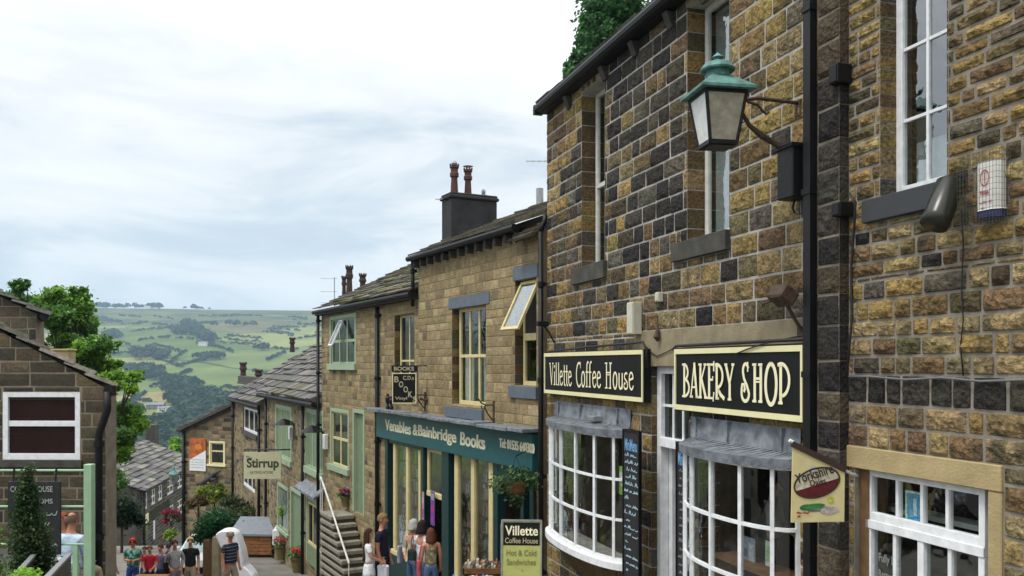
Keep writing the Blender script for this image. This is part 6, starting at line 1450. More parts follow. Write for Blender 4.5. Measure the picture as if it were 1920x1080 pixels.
# barrel planters and bench things beyond
r = empty('garden_bench', at(434, 955, 44), 'dark slatted bench by the gable wall', 'bench'); mb = MB(); [mb.box(-.7, .9, y, y + .1, 0, .04) for y in (0, .14, .28)]; [mb.box(-.7, .9, .42, .45, .12 + k * .13, .2 + k * .13) for k in range(3)]; mb.build('slat', M_lead, r); mb = MB(); [mb.box(x, x + .06, 0, .4, -.5, 0) for x in (-.65, .8)]; mb.build('leg', M_iron, r)
p = at(281, 1081, 17.5); r = empty('table', (p.x, p.y, G(17.5)), 'orange wooden table edge in front of the group of people', 'table'); h = p.z - G(17.5); mb = MB(); mb.box(-.33, .33, 0, .2, h - .04, h); mb.build('top', flat('orange_wood', (.42, .17, .05)), r); mb = MB(); [mb.box(x, x + .05, y, y + .05, 0, h - .04) for x in (-.3, .25) for y in (.02, .14)]; mb.build('leg', M_wood, r)

# ------------------------------------------------------------------ ground, street, valley
def lat(x, y):   # sideways relief of the valley side
    n = noise.noise(Vector((x * .0016, y * .0013, 3))) * 26 + noise.noise(Vector((x * .006, y * .005, 8))) * 7
    k = max(0, min(1, (y - 150) / 900)); return n * k
def ridge(x, y):
    k = max(0, min(1, (y - 900) / 1500)); return -k * (x + 700) * .012 + k * 6 * math.sin(x * .004)
xs_ = sorted(set([-60, -30, -12, 0, 12, 30, 60] + [x * 60 for x in range(-60, 61)]))
ys_ = sorted(set([-30] + [y for y, _ in GP if y < 4600] + list(range(-20, 130, 5)) + list(range(130, 700, 30)) + list(range(700, 3300, 50)) + [3600, 4000]))
vs = []; fs = []
for y in ys_:
    for x in xs_: vs.append((x * (1 + y / 3000), y, G(y) + lat(x, y) + ridge(x, y) - .02 - (0.0 if abs(x) < 400 or y > 300 else 0)))
nX = len(xs_)
for j in range(len(ys_) - 1):
    for i in range(nX - 1): a = j * nX + i; fs.append((a, a + 1, a + nX + 1, a + nX))
me = bpy.data.meshes.new('ground'); me.from_pydata(vs, [], fs); me.polygons.foreach_set('use_smooth', [True] * len(fs))
m, t, b = nmat('valley_fields'); b.inputs['Roughness'].default_value = .95; b.inputs['Specular IOR Level'].default_value = .1
N_ = t.nodes.new; Lk = t.links.new
tcn = N_('ShaderNodeTexCoord'); mpn = N_('ShaderNodeMapping'); mpn.inputs['Scale'].default_value = (.0042, .0030, 0); mpn.inputs['Rotation'].default_value = (0, 0, .35); Lk(tcn.outputs['Object'], mpn.inputs[0])
nzd = N_('ShaderNodeTexNoise'); nzd.inputs['Scale'].default_value = .9; Lk(mpn.outputs[0], nzd.inputs['Vector'])
mxv = N_('ShaderNodeMix'); mxv.data_type = 'VECTOR'; mxv.inputs[0].default_value = .22; Lk(mpn.outputs[0], mxv.inputs[4]); Lk(nzd.outputs['Color'], mxv.inputs[5])
v1 = N_('ShaderNodeTexVoronoi'); v1.inputs['Scale'].default_value = 1.6; v1.inputs['Randomness'].default_value = .8; Lk(mxv.outputs[1], v1.inputs['Vector'])
v2 = N_('ShaderNodeTexVoronoi'); v2.feature = 'DISTANCE_TO_EDGE'; v2.inputs['Scale'].default_value = 1.6; v2.inputs['Randomness'].default_value = .8; Lk(mxv.outputs[1], v2.inputs['Vector'])
sp = N_('ShaderNodeSeparateColor'); Lk(v1.outputs['Color'], sp.inputs[0])
cr = N_('ShaderNodeValToRGB'); cr.color_ramp.interpolation = 'CONSTANT'; Lk(sp.outputs[0], cr.inputs[0])
el_ = cr.color_ramp.elements; el_[0].position = 0; el_[0].color = (.075, .115, .028, 1); el_[1].position = .22; el_[1].color = (.12, .155, .048, 1)
for p_, c_ in ((.4, (.22, .185, .065, 1)), (.52, (.09, .13, .03, 1)), (.68, (.18, .20, .065, 1)), (.82, (.12, .105, .045, 1)), (.92, (.15, .175, .055, 1))): q = el_.new(p_); q.color = c_
hd = N_('ShaderNodeMapRange'); hd.inputs['From Min'].default_value = .008; hd.inputs['From Max'].default_value = .016; Lk(v2.outputs['Distance'], hd.inputs['Value'])
mh = N_('ShaderNodeMix'); mh.data_type = 'RGBA'; mh.inputs[6].default_value = (.03, .045, .02, 1); Lk(hd.outputs[0], mh.inputs[0]); Lk(cr.outputs[0], mh.inputs[7])
# moor at the top, rough pasture noise
sx = N_('ShaderNodeSeparateXYZ'); Lk(tcn.outputs['Object'], sx.inputs[0]); nm = N_('ShaderNodeTexNoise'); nm.inputs['Scale'].default_value = .004; nm.inputs['Detail'].default_value = 6; Lk(tcn.outputs['Object'], nm.inputs['Vector'])
ma_ = N_('ShaderNodeMath'); ma_.operation = 'MULTIPLY_ADD'; ma_.inputs[1].default_value = 900; Lk(nm.outputs['Fac'], ma_.inputs[0]); Lk(sx.outputs['Y'], ma_.inputs[2])
mr = N_('ShaderNodeMapRange'); mr.inputs['From Min'].default_value = 2350; mr.inputs['From Max'].default_value = 2600; Lk(ma_.outputs[0], mr.inputs['Value'])
nm2 = N_('ShaderNodeTexNoise'); nm2.inputs['Scale'].default_value = .012; nm2.inputs['Detail'].default_value = 8; Lk(tcn.outputs['Object'], nm2.inputs['Vector'])
cm_ = N_('ShaderNodeValToRGB'); Lk(nm2.outputs['Fac'], cm_.inputs[0]); e3 = cm_.color_ramp.elements; e3[0].position = .35; e3[0].color = (.045, .055, .022, 1); e3[1].position = .65; e3[1].color = (.10, .11, .036, 1)
mm_ = N_('ShaderNodeMix'); mm_.data_type = 'RGBA'; Lk(mr.outputs[0], mm_.inputs[0]); Lk(mh.outputs[2], mm_.inputs[6]); Lk(cm_.outputs[0], mm_.inputs[7])
# close to the village: earth and paving
nr = N_('ShaderNodeMapRange'); nr.inputs['From Min'].default_value = 95; nr.inputs['From Max'].default_value = 140; Lk(sx.outputs['Y'], nr.inputs['Value'])
mf = N_('ShaderNodeMix'); mf.data_type = 'RGBA'; mf.inputs[6].default_value = (.10, .095, .075, 1); Lk(nr.outputs[0], mf.inputs[0]); cs_ = N_('ShaderNodeMapping'); cs_.inputs['Location'].default_value = (4.9, -16.3, 0); cs_.inputs['Scale'].default_value = (1 / 82, 1 / 62, 0); Lk(tcn.outputs['Object'], cs_.inputs[0])
ln_ = N_('ShaderNodeVectorMath'); ln_.operation = 'LENGTH'; Lk(cs_.outputs[0], ln_.inputs[0]); lm = N_('ShaderNodeMapRange'); lm.inputs['From Min'].default_value = .93; lm.inputs['From Max'].default_value = 1.0; lm.inputs['To Min'].default_value = 1; lm.inputs['To Max'].default_value = 0; Lk(ln_.outputs['Value'], lm.inputs['Value'])
mbg = N_('ShaderNodeMix'); mbg.data_type = 'RGBA'; mbg.inputs[7].default_value = (.24, .20, .075, 1); Lk(lm.outputs[0], mbg.inputs[0]); Lk(mm_.outputs[2], mbg.inputs[6]); Lk(mbg.outputs[2], mf.inputs[7])
vz_ = N_('ShaderNodeMapRange'); vz_.inputs['From Min'].default_value = .3; vz_.inputs['From Max'].default_value = .7; vz_.inputs['To Min'].default_value = .75; vz_.inputs['To Max'].default_value = 1.2; Lk(nm2.outputs['Fac'], vz_.inputs['Value'])
sv = N_('ShaderNodeVectorMath'); sv.operation = 'SCALE'; Lk(mf.outputs[2], sv.inputs[0]); Lk(vz_.outputs[0], sv.inputs['Scale']); Lk(sv.outputs[0], b.inputs['Base Color'])
me.materials.append(m); gr = bpy.data.objects.new('ground', me); COL.objects.link(gr); gr['kind'] = 'structure'
# street sheet
vs = []; fs = []
yy = [0, 3, 5, 8, 10, 13, 15, 18, 22, 26, 30, 34, 38, 45, 52, 60, 70, 80, 95, 110]
def street_x(y):
    if y < 16: r = 5.7 - .3156 * y
    elif y < 50: r = .6 - .52 * (y - 16)
    else: r = -17 - .16 * (y - 50)
    w = 8.5 if y < 30 else (9 if y < 45 else 6.5); return r - w + (0 if y < 50 else -4), r
for y in yy:
    a, b_ = street_x(y); n = 8
    for i in range(n + 1): vs.append((a + (b_ - a) * i / n, y, G(y) + .012))
for j in range(len(yy) - 1):
    for i in range(8): a = j * 9 + i; fs.append((a, a + 1, a + 10, a + 9))
me = bpy.data.meshes.new('street'); me.from_pydata(vs, [], fs); me.materials.append(M_street); o = bpy.data.objects.new('street', me); COL.objects.link(o); o['kind'] = 'structure'

def gz(x, y): x0 = x / (1 + y / 3000); return G(y) + lat(x0, y) + ridge(x0, y)
# woods of the valley: uncountable masses
def wood(name, spec, size, cols, seed, leafn=70):
    rr = random.Random(seed); mb = MB()
    for (x, y, r_) in spec:
        z = gz(x, y); base = rr.choice(cols); k0 = rr.uniform(.8, 1.2)
        for _ in range(leafn):
            d = Vector((rr.gauss(0, 1), rr.gauss(0, 1), abs(rr.gauss(0, 1)) - .2)).normalized(); p = Vector((x, y, z + r_ * .75)) + Vector((d.x, d.y, d.z * .9)) * r_ * rr.uniform(.75, 1.08)
            q = d.to_track_quat('Z', 'Y').to_matrix() @ Euler((rr.uniform(-.6, .6), rr.uniform(-.6, .6), rr.uniform(0, 6))).to_matrix(); s = size * r_ * rr.uniform(.7, 1.3); g = rr.uniform(.75, 1.25) * k0
            mb.face([p + q @ (Vector(v) * s) for v in ((-.5, -.3, 0), (.1, -.55, .06), (.5, .1, 0), (0, .5, .06))], 0, (base[0] * g, base[1] * g, base[2] * g))
    o = mb.build(name, M_leaf); o['kind'] = 'stuff'; return o
WG = [(.012, .036, .016), (.018, .05, .02), (.028, .066, .024), (.012, .038, .022)]
rr = random.Random(77); sp1 = []
for _ in range(1100):
    Y = rr.uniform(230, 780); px = rr.uniform(150, 660); x = (px - CX) / FPX * Y
    sp1.append((x, Y, rr.uniform(5, 9.5)))
for _ in range(420):
    Y = rr.uniform(760, 960); px = rr.uniform(150, 660); x = (px - CX) / FPX * Y
    if noise.noise(Vector((px * .012, Y * .01, 5))) > -.05 + (Y - 760) / 900: sp1.append((x, Y, rr.uniform(5.5, 9.5)))
wood('woodland', sp1, .62, WG, 1, 55)
sp2 = []
def clump(px, py_len, Y0, Y1, n, wpx, r0, r1, slope=0):
    for _ in range(n):
        Y = rr.uniform(Y0, Y1); q = px + rr.uniform(-wpx, wpx) + slope * (Y - Y0) / (Y1 - Y0); sp2.append(((q - CX) / FPX * Y, Y, rr.uniform(r0, r1)))
clump(370, 0, 800, 1000, 90, 34, 6, 10); clump(340, 0, 950, 1120, 60, 24, 6, 10); clump(425, 0, 780, 930, 60, 34, 6, 10); clump(270, 0, 1150, 1250, 30, 36, 6, 9); clump(280, 0, 1350, 1450, 30, 34, 6, 9)
clump(390, 0, 1600, 2050, 80, 10, 7, 11, -40); clump(340, 0, 1780, 1850, 24, 18, 7, 10); clump(500, 0, 980, 1040, 16, 20, 7, 11); clump(545, 0, 930, 1000, 30, 30, 7, 11); clump(395, 0, 1350, 1400, 12, 30, 5, 8); clump(210, 0, 1700, 1760, 14, 14, 7, 10)
clump(490, 0, 1500, 1530, 5, 14, 7, 10); clump(236, 0, 2740, 2760, 9, 22, 6, 11); clump(262, 0, 2740, 2760, 5, 8, 6, 9); clump(290, 0, 2740, 2760, 16, 12, 7, 12); clump(180, 0, 2730, 2760, 18, 20, 6, 13); clump(372, 0, 2745, 2765, 6, 30, 3, 8); clump(360, 0, 2745, 2765, 3, 5, 8, 11); clump(480, 0, 2000, 2020, 5, 90, 7, 10)
for _ in range(70):
    Y = rr.uniform(900, 2500); px = rr.uniform(150, 620); hx = rr.uniform(15, 70); hy = rr.uniform(-160, 160); n = rr.randint(8, 26)
    for k in range(n):
        t = k / n; Yk = Y + hy * t; pk = px + hx * t; 
        if rr.random() < .8: sp2.append(((pk - CX) / FPX * Yk, Yk + rr.uniform(-4, 4), rr.uniform(1.8, 4.2)))
wood('hedgerow_trees', sp2, .6, WG, 2, 46)
# farmhouses on the hill
def farm(px, Y, L, H, label, mat, rz=0, name='farmhouse', dz=0, roofm=None):
    x = (px - CX) / FPX * Y; z = gz(x, Y); r = empty(name, (x, Y, z + dz), label, 'house', None, rz)
    mb = MB(); mb.box(-L / 2, L / 2, 0, L * .45, -6, H); mb.prism([(-0.0, H)] * 0 or [(-L / 2, H), (L / 2, H), (L / 2, H + .01), (-L / 2, H + .01)], 0, L * .45); mb.build('wall', mat, r)
    mb = MB(); d = L * .45; mb.mesh([(-L / 2 - .3, -.3, H), (L / 2 + .3, -.3, H), (L / 2 + .3, d / 2, H + d * .32), (-L / 2 - .3, d / 2, H + d * .32), (-L / 2 - .3, d + .3, H), (L / 2 + .3, d + .3, H)], [(0, 1, 2, 3), (3, 2, 5, 4), (0, 3, 4), (1, 5, 2), (0, 4, 5, 1)]); mb.build('roof', roofm or M_lead, r)
    mb = MB(); [mb.box(L * k - .5, L * k + .5, -.05, 0, H * a, H * a + 1.2) for k in (-.3, 0, .3) for a in (.15, .6)]; mb.build('window', M_glassd, r)
    mb = MB(); mb.box(-L * .4, -L * .4 + 1.1, d / 2 - .5, d / 2 + .5, H, H + d * .5); mb.build('chimney', M_sill, r)
wh = flat('limewash', (.62, .63, .60)); hs = flat('hill_stone', (.2, .18, .15))
farm(380, 1560, 16, 6, 'white farmhouse on the middle of the hillside beside the dark wood', wh); farm(510, 960, 22, 5, 'long white house among trees above the terrace roof', wh); farm(276, 2735, 22, 9, 'pale farmhouse standing on the hill skyline', wh); farm(160, 2735, 26, 10, 'grey farm on the left of the skyline', hs)
farm(290, 900, 18, 5, 'grey farm with pale roof below the beige fields', hs, .1); farm(308, 880, 14, 4, 'barn with white end in the fields beside the grey farm', wh, .1)
farm(318, 195, 9, 8.5, 'grey stone house with pale roof below the woodland', hs, .35, 'town_house', 4); farm(298, 185, 7, 6.5, 'narrow stone house left of the pale-roofed one in the valley', hs, .3, 'town_house', 4); farm(345, 210, 9, 5, 'low stone house at the foot of the woods right of the pale roof', hs, -.2, 'town_house', 3); farm(600, 1050, 30, 7, 'terrace of houses far off behind the cottage roof', hs)
# haze
mb = MB(); mb.box(-3600, 3600, -60, 4300, -140, 330); hz = mb.build('haze', M_white); hz.data.materials.clear()
mz = bpy.data.materials.new('haze'); mz.use_nodes = True; tz = mz.node_tree; tz.nodes.clear(); ov = tz.nodes.new('ShaderNodeOutputMaterial'); pv = tz.nodes.new('ShaderNodeVolumePrincipled')
pv.inputs['Density'].default_value = 0.00016; pv.inputs['Color'].default_value = (.55, .76, 1, 1); pv.inputs['Anisotropy'].default_value = .2; tz.links.new(pv.outputs[0], ov.inputs['Volume']); hz.data.materials.append(mz); hz['kind'] = 'stuff'
# ------------------------------------------------------------------ people
def skinned(name, nodes, edges, mat, parent, sub=1, smooth=True, root_i=0):
    me = bpy.data.meshes.new(name); me.from_pydata([n[0] for n in nodes], edges, []); me.update()
    o = bpy.data.objects.new(name, me); COL.objects.link(o)
    md = o.modifiers.new('skin', 'SKIN'); md.use_smooth_shade = smooth; md.branch_smoothing = .6
    if not me.skin_vertices: return None
    for i, n in enumerate(nodes):
        r = n[1]; me.skin_vertices[0].data[i].radius = r if isinstance(r, tuple) else (r, r)
        me.skin_vertices[0].data[i].use_root = (i == root_i)
    s = o.modifiers.new('sub', 'SUBSURF'); s.levels = sub; s.render_levels = sub
    bpy.context.view_layer.update(); dg = bpy.context.evaluated_depsgraph_get()
    m2 = bpy.data.meshes.new_from_object(o.evaluated_get(dg)); bpy.data.objects.remove(o); bpy.data.meshes.remove(me)
    m2.name = name; m2.materials.clear(); m2.materials.append(mat)
    for p_ in m2.polygons: p_.use_smooth = smooth
    ob = bpy.data.objects.new(name, m2); COL.objects.link(ob); ob.parent = parent; return ob
SKN = {}
def cloth(c, stripe=None, name='cloth', axis='Z', n=30):
    k = (c, stripe, n)
    if k in SKN: return SKN[k]
    m, t, b = nmat(name); b.inputs['Roughness'].default_value = .9; b.inputs['Specular IOR Level'].default_value = .2; b.inputs['Base Color'].default_value = (*c, 1)
    tq = t.nodes.new('ShaderNodeTexCoord'); nq = t.nodes.new('ShaderNodeTexNoise'); nq.inputs['Scale'].default_value = 60 if name == 'hair' else 9; nq.inputs['Detail'].default_value = 4; mq = t.nodes.new('ShaderNodeMapping'); mq.inputs['Scale'].default_value = (1, 1, .25 if name == 'hair' else .7); t.links.new(tq.outputs['Object'], mq.inputs[0]); t.links.new(mq.outputs[0], nq.inputs['Vector']); bq = t.nodes.new('ShaderNodeBump'); bq.inputs['Strength'].default_value = .9; bq.inputs['Distance'].default_value = .012 if name == 'hair' else .05; t.links.new(nq.outputs['Fac'], bq.inputs['Height']); t.links.new(bq.outputs[0], b.inputs['Normal'])
    if stripe:
        tcn = t.nodes.new('ShaderNodeTexCoord')
        if stripe[0] == 'line':
            w = t.nodes.new('ShaderNodeTexWave'); w.bands_direction = 'Z'; w.inputs['Scale'].default_value = n; t.links.new(tcn.outputs['Object'], w.inputs[0])
            src = w.outputs['Fac']; lo, hi = stripe[2], stripe[2] + .05
        else:
            w = t.nodes.new('ShaderNodeTexNoise'); w.inputs['Scale'].default_value = n; t.links.new(tcn.outputs['Object'], w.inputs['Vector']); src = w.outputs['Fac']; lo, hi = stripe[2], stripe[2] + .03
        r = t.nodes.new('ShaderNodeMapRange'); r.inputs['From Min'].default_value = lo; r.inputs['From Max'].default_value = hi; t.links.new(src, r.inputs['Value'])
        x = t.nodes.new('ShaderNodeMix'); x.data_type = 'RGBA'; x.inputs[6].default_value = (*c, 1); x.inputs[7].default_value = (*stripe[1], 1); t.links.new(r.outputs[0], x.inputs[0]); t.links.new(x.outputs[2], b.inputs['Base Color'])
    SKN[k] = m; return m
def person(label, px, top, Y, face, shirt, legs, hair, hairlen=0, arm='down', sleeve='short', skirt=False, H=None, turn=0, lean=0, skin=None, build=1.0, bag=None, group='people in the street', sit=False, bald=False, glasses=False, walk=0.0):
    z_top = (HY - top) / FPX * Y; g = G(Y) if H is None else z_top - H; H = z_top - g
    x = (px - CX) / FPX * Y
    r = empty('person', (x, Y, g), label, 'person', group, R(face))      # face 0: looks at the camera (-y), 180: away, 90: to the right
    S = H; sk = skin or M_skin; B = build
    P = lambda x, y, z: (x * S, y * S, z * S)
    wk = walk
    side = {}
    nodes = [(P(0, 0, .525), (.078 * S * B, .062 * S * B)), (P(0, .002, .60), (.070 * S * B, .052 * S * B)), (P(0, .004, .70), (.078 * S * B, .056 * S * B)), (P(0, .008, .775), (.070 * S * B, .050 * S * B)), (P(0, .012, .825), (.038 * S, .036 * S)),
             (P(0, .008, .86), (.029 * S, .031 * S)), (P(0, -.004, .885), (.036 * S, .040 * S)), (P(0, -.002, .93), (.043 * S, .052 * S)), (P(0, .004, .968), (.036 * S, .042 * S)), (P(0, .004, .985), (.016 * S, .02 * S))]
    edges = [(i, i + 1) for i in range(9)]
    arms = {'down': [((.118, .012, .64), (.125, -.03, .505))] * 2, 'cross': [((.120, -.0, .65), (.02, -.085, .645))] * 2, 'bag': [((.118, .012, .64), (.10, -.08, .60)), ((.118, .012, .64), (.125, -.03, .505))],
            'fwd': [((.115, -.03, .65), (.07, -.13, .60))] * 2, 'hips': [((.150, .03, .66), (.095, -.03, .575))] * 2, 'back': [((.125, .03, .64), (.06, .085, .60)), ((.118, .012, .64), (.125, -.03, .505))]}[arm]
    for s, (el_, wr_) in zip((1, -1), arms):
        b0 = len(nodes)
        hand = [((s * .098 * (.9 + .1 * B), .010, .792), .036), ((s * el_[0], el_[1], el_[2]), .024), ((s * wr_[0], wr_[1], wr_[2]), .0165)]
        for q, rad in hand: nodes.append((P(*q), rad * S * (.85 + .15 * B)))
        E1 = Vector((s * el_[0], el_[1], el_[2])); W1 = Vector((s * wr_[0], wr_[1], wr_[2])); d = (W1 - E1).normalized(); sdv = d.cross(Vector((0, 1, 0))); sdv = sdv.normalized() if sdv.length > .1 else Vector((1, 0, 0))
        pm = W1 + d * .032; nodes.append((P(*pm), (.020 * S, .011 * S)))
        edges += [(3, b0), (b0, b0 + 1), (b0 + 1, b0 + 2), (b0 + 2, b0 + 3)]
        side[s] = (b0, W1, d)
        for k, (off_, ln) in enumerate(((-.016, .034), (-.006, .042), (.005, .040), (.015, .032))):
            q1 = pm + sdv * off_ * 1.1 + d * .022; q2 = q1 + d * ln * .8 + Vector((0, -.008, 0)); i1 = len(nodes)
            nodes += [(P(*q1), .0062 * S), (P(*q2), .0046 * S)]; edges += [(b0 + 3, i1), (i1, i1 + 1)]
        q1 = pm + sdv * -.024 + Vector((0, -.008, 0)); q2 = q1 + d * .022 + Vector((0, -.006, 0)); i1 = len(nodes); nodes += [(P(*q1), .0070 * S), (P(*q2), .0052 * S)]; edges += [(b0 + 3, i1), (i1, i1 + 1)]
    legn = {}
    for s in (1, -1):
        b0 = len(nodes); w = wk * s
        if sit: pts = [((s * .048, -.01, .505), .052), ((s * .06, -.22, .49), .038), ((s * .06, -.22, .28), .026), ((s * .062, -.21, .25), .022), ((s * .065, -.30, .235), .018)]
        else: pts = [((s * .048, 0, .485), .052), ((s * .055, -.008 - w * .5, .28), .036), ((s * .056, .012 - w * .2, .16), .031), ((s * .056, .016 - w * .7 + (.05 if w < 0 else 0), .045), .020), ((s * .062, -.055 - w * .7, .018), .018), ((s * .063, -.088 - w * .7, .014), .013)]
        for q, rad in pts: nodes.append((P(*q), rad * S * (.8 + .2 * B)))
        edges += [(0, b0)] + [(b0 + i, b0 + i + 1) for i in range(len(pts) - 1)]; legn[s] = [q for q, _ in pts]
    # nose
    i1 = len(nodes); nodes.append((P(0, -.050, .922), .0075 * S)); nodes.append((P(0, -.062, .915), .0062 * S)); edges += [(7, i1), (i1, i1 + 1)]
    body = skinned('body', nodes, edges, sk, r, 2)
    # face
    fc = MB()
    for s in (-1, 1):
        fc.ball(P(s * .018, -.0495, .934), .0065 * S, .0035 * S, .0045 * S, 8, 5, 0)
    fo = fc.build('eyes', M_blk, r); fc = MB(); fc.ball(P(0, -.0515, .899), .014 * S, .004 * S, .0035 * S, 8, 5); fc.build('mouth', flat('lips', (.35, .10, .08)) if 'lips' not in MATS else MATS['lips'], r)
    fc = MB(); [fc.ball(P(s * .0455, .002, .925), .006 * S, .013 * S, .019 * S, 8, 6) for s in (-1, 1)]
    # ears as one small mesh each
    for s in (-1, 1): e2 = MB(); e2.ball(P(s * .046, .002, .925), .006 * S, .012 * S, .018 * S, 8, 6); e2.build('ear', sk, r, smooth=True)
    if glasses: gl_ = MB(); [gl_.ball(P(s * .02, -.054, .936), .016 * S, .004 * S, .012 * S, 10, 6) for s in (-1, 1)]; gl_.box(*[v * S for v in (-.045, .045, -.056, -.05, .940, .944)]); gl_.build('sunglasses', M_blk, r)
    # shirt: torso and sleeves, one skin a little bigger
    m = .007 * S
    sn = [(P(0, 0, .515 if not skirt else .56), (.086 * S * B, .070 * S * B)), (P(0, .002, .60), (.078 * S * B, .060 * S * B)), (P(0, .004, .70), (.086 * S * B, .064 * S * B)), (P(0, .008, .775), (.077 * S * B, .057 * S * B)), (P(0, .012, .818), (.045 * S, .042 * S)), (P(0, .011, .832), (.034 * S, .034 * S))]
    se = [(i, i + 1) for i in range(5)]
    if sleeve != 'none':
        for s, (el_, wr_) in zip((1, -1), arms):
            b0 = len(sn); sh = Vector((s * .098, .010, .790)); E1 = Vector((s * el_[0], el_[1], el_[2])); W1 = Vector((s * wr_[0], wr_[1], wr_[2]))
            sn.append((P(*sh), .044 * S)); se.append((3, b0))
            if sleeve == 'short': sn += [(P(*sh.lerp(E1, .45)), .037 * S), (P(*sh.lerp(E1, .62)), .036 * S)]; se += [(b0, b0 + 1), (b0 + 1, b0 + 2)]
            else: sn += [(P(*E1), .031 * S), (P(*E1.lerp(W1, .92)), .024 * S)]; se += [(b0, b0 + 1), (b0 + 1, b0 + 2)]
    skinned('shirt', sn, se, shirt, r, 2)
    # lower garment
    ln = [(P(0, .0, .575), (.080 * S * B, .063 * S * B)), (P(0, 0, .535), (.088 * S * B, .072 * S * B))]; le = [(0, 1)]
    if skirt:
        ln += [(P(0, 0, .46), (.098 * S * B, .085 * S)), (P(0, 0, .33), (.118 * S, .10 * S))]; le += [(1, 2), (2, 3)]
    else:
        for s in (1, -1):
            b0 = len(ln); pts = legn[s]; cut = 3 if legs[1] == 'long' else 2
            for i, q in enumerate(pts[:cut + 1]):
                q = Vector(q)
                if legs[1] == 'short' and i == 2: q = Vector(pts[1]).lerp(q, .1)
                if i == 3: q = q + Vector((0, .004, .03))
                ln.append((P(*q), (.062, .048, .040, .036)[i] * S * (.85 + .15 * B) if not (legs[1] == 'short' and i == 2) else .046 * S))
                le.append((1 if i == 0 else b0 + i - 1, b0 + i))
    skinned('skirt' if skirt else 'trousers', ln, le, legs[0], r, 1)
    # hair
    if hair:
        hb = MB(); hm = cloth(hair, None, 'hair')
        hv = []; hf = []; nA, nE = 18, 8
        for j in range(nE + 1):
            ph = math.pi / 2 - (math.pi * .62) * j / nE
            for i in range(nA):
                a = 2 * math.pi * i / nA; front = max(0, -math.sin(a))
                e_ = ph if not front else max(ph, R(8) + front * R(26) if not bald else ph)
                if bald: e_ = min(e_, R(28))
                k = 1 + .05 * noise.noise(Vector((i * .9, j * .9, px)))
                hv.append(P(.0515 * math.cos(e_) * math.cos(a) * k, .003 + .061 * math.cos(e_) * math.sin(a) * k, .936 + .063 * math.sin(e_) * k))
        for j in range(nE):
            for i in range(nA): a = j * nA + i; b_ = j * nA + (i + 1) % nA; hf.append((a, b_, b_ + nA, a + nA))
        hb.mesh(hv, hf)
        if hairlen:
            n = 14; seg = 6; vs = []; L = hairlen
            for j in range(seg + 1):
                t = j / seg
                for i in range(n + 1):
                    a = R(-12) + R(204) * i / n; w_ = .052 + .012 * math.sin(t * 2.5) + .004 * math.sin(i * 2.1); dp = .058 + .016 * t + .004 * math.cos(i * 2.3 + t * 3)
                    vs.append(P(w_ * math.cos(a), .006 + dp * math.sin(a) * 1.0, .945 - t * L))
            o0 = len(vs); vs2 = [(v[0] * .86, v[1] * .86, v[2]) for v in vs]; fs = []
            for j in range(seg):
                for i in range(n): a = j * (n + 1) + i; fs += [(a, a + 1, a + n + 2, a + n + 1), (a + o0, a + n + 1 + o0, a + n + 2 + o0, a + 1 + o0)]
            for i in range(n): a = seg * (n + 1) + i; fs.append((a, a + 1, a + 1 + o0, a + o0))
            hb.mesh(vs + vs2, fs)
        hb.build('hair', hm, r, smooth=True)
    for s in (1, -1):
        f = Vector(legn[s][-1]); a_ = Vector(legn[s][-2]); sh = MB(); c_ = f.lerp(a_, .5); sh.ball(P(c_.x, c_.y + .012, max(.02, c_.z - .002)), .026 * S, .062 * S, .022 * S, 12, 7); sh.build('shoe', M_blk if legs[1] == 'long' else MATS['limewash'], r, smooth=True)
    return r, S
def bagthing(r, S, label, col, off, size, strap=True, name='shoulder_bag'):
    rz = r.rotation_euler.z; c, s = math.cos(rz), math.sin(rz); o = Vector(off) * S; p = Vector(r.location) + Vector((o.x * c - o.y * s, o.x * s + o.y * c, o.z))
    b = empty(name, p, label, 'bag', None, rz); sx, sy, sz = [v * S for v in size]
    m = cloth(col, None, 'bag_cloth'); mb = MB(); mb.box(-sx, sx, -sy, sy, -sz, sz); mb.build('bag_body', m, b, bevel=min(sx, sy) * .45)
    if strap: mb = MB(); mb.tube([(0, -sy * .6, sz), (-o.x * .2, 0, sz + (.80 - off[2]) * S * .6), (-o.x * .25, .0, (.83 - off[2]) * S), (-o.x * .2, sy, sz + (.80 - off[2]) * S * .6), (0, sy * .6, sz)], .006 * S, 5); mb.build('strap', m, b)
    return b
JEAN = cloth((.07, .12, .22), None, 'denim'); BLK = cloth((.012, .012, .014)); KHA = cloth((.30, .25, .17)); WHT = cloth((.68, .70, .74)); NAVY = cloth((.014, .016, .035)); GREYB = cloth((.32, .31, .32))
M_tan = plain('tanned_skin', (.42, .19, .11), .6, .06)
# by the bookshop
r, S = person('girl with very long brown hair in a white top carrying a camera bag', 692, 990, 16.6, 100, WHT, (WHT, 'long'), (.045, .018, .012), .36, 'fwd', 'short', skirt=True)
bagthing(r, S, 'dark blue camera bag held by the girl with long brown hair', (.02, .03, .07), (.10, -.10, .52), (.035, .025, .045))
r, S = person('man with sandy hair in a navy shirt and navy shorts facing the bookshop', 718, 961, 16.9, 75, NAVY, (NAVY, 'short'), (.20, .12, .06), 0, 'down', 'short', build=1.12, skin=M_tan)
bagthing(r, S, 'white carrier bag held by the man in navy', (.62, .64, .68), (-.13, -.06, .40), (.03, .06, .08), False, 'carrier_bag')
r, S = person('woman with silver hair in a beige cardigan looking at the shop window', 776, 972, 17.6, 140, cloth((.42, .38, .28)), (JEAN, 'long'), (.36, .36, .35), .07, 'back', 'long')
bagthing(r, S, 'grey shoulder bag behind the silver-haired woman', (.25, .28, .34), (.16, .05, .58), (.02, .05, .10))
r, S = person('woman with dark bushy hair in a white t-shirt at the bookshop window', 792, 974, 17.0, 150, WHT, (JEAN, 'long'), (.022, .012, .012), .10, 'down', 'short')
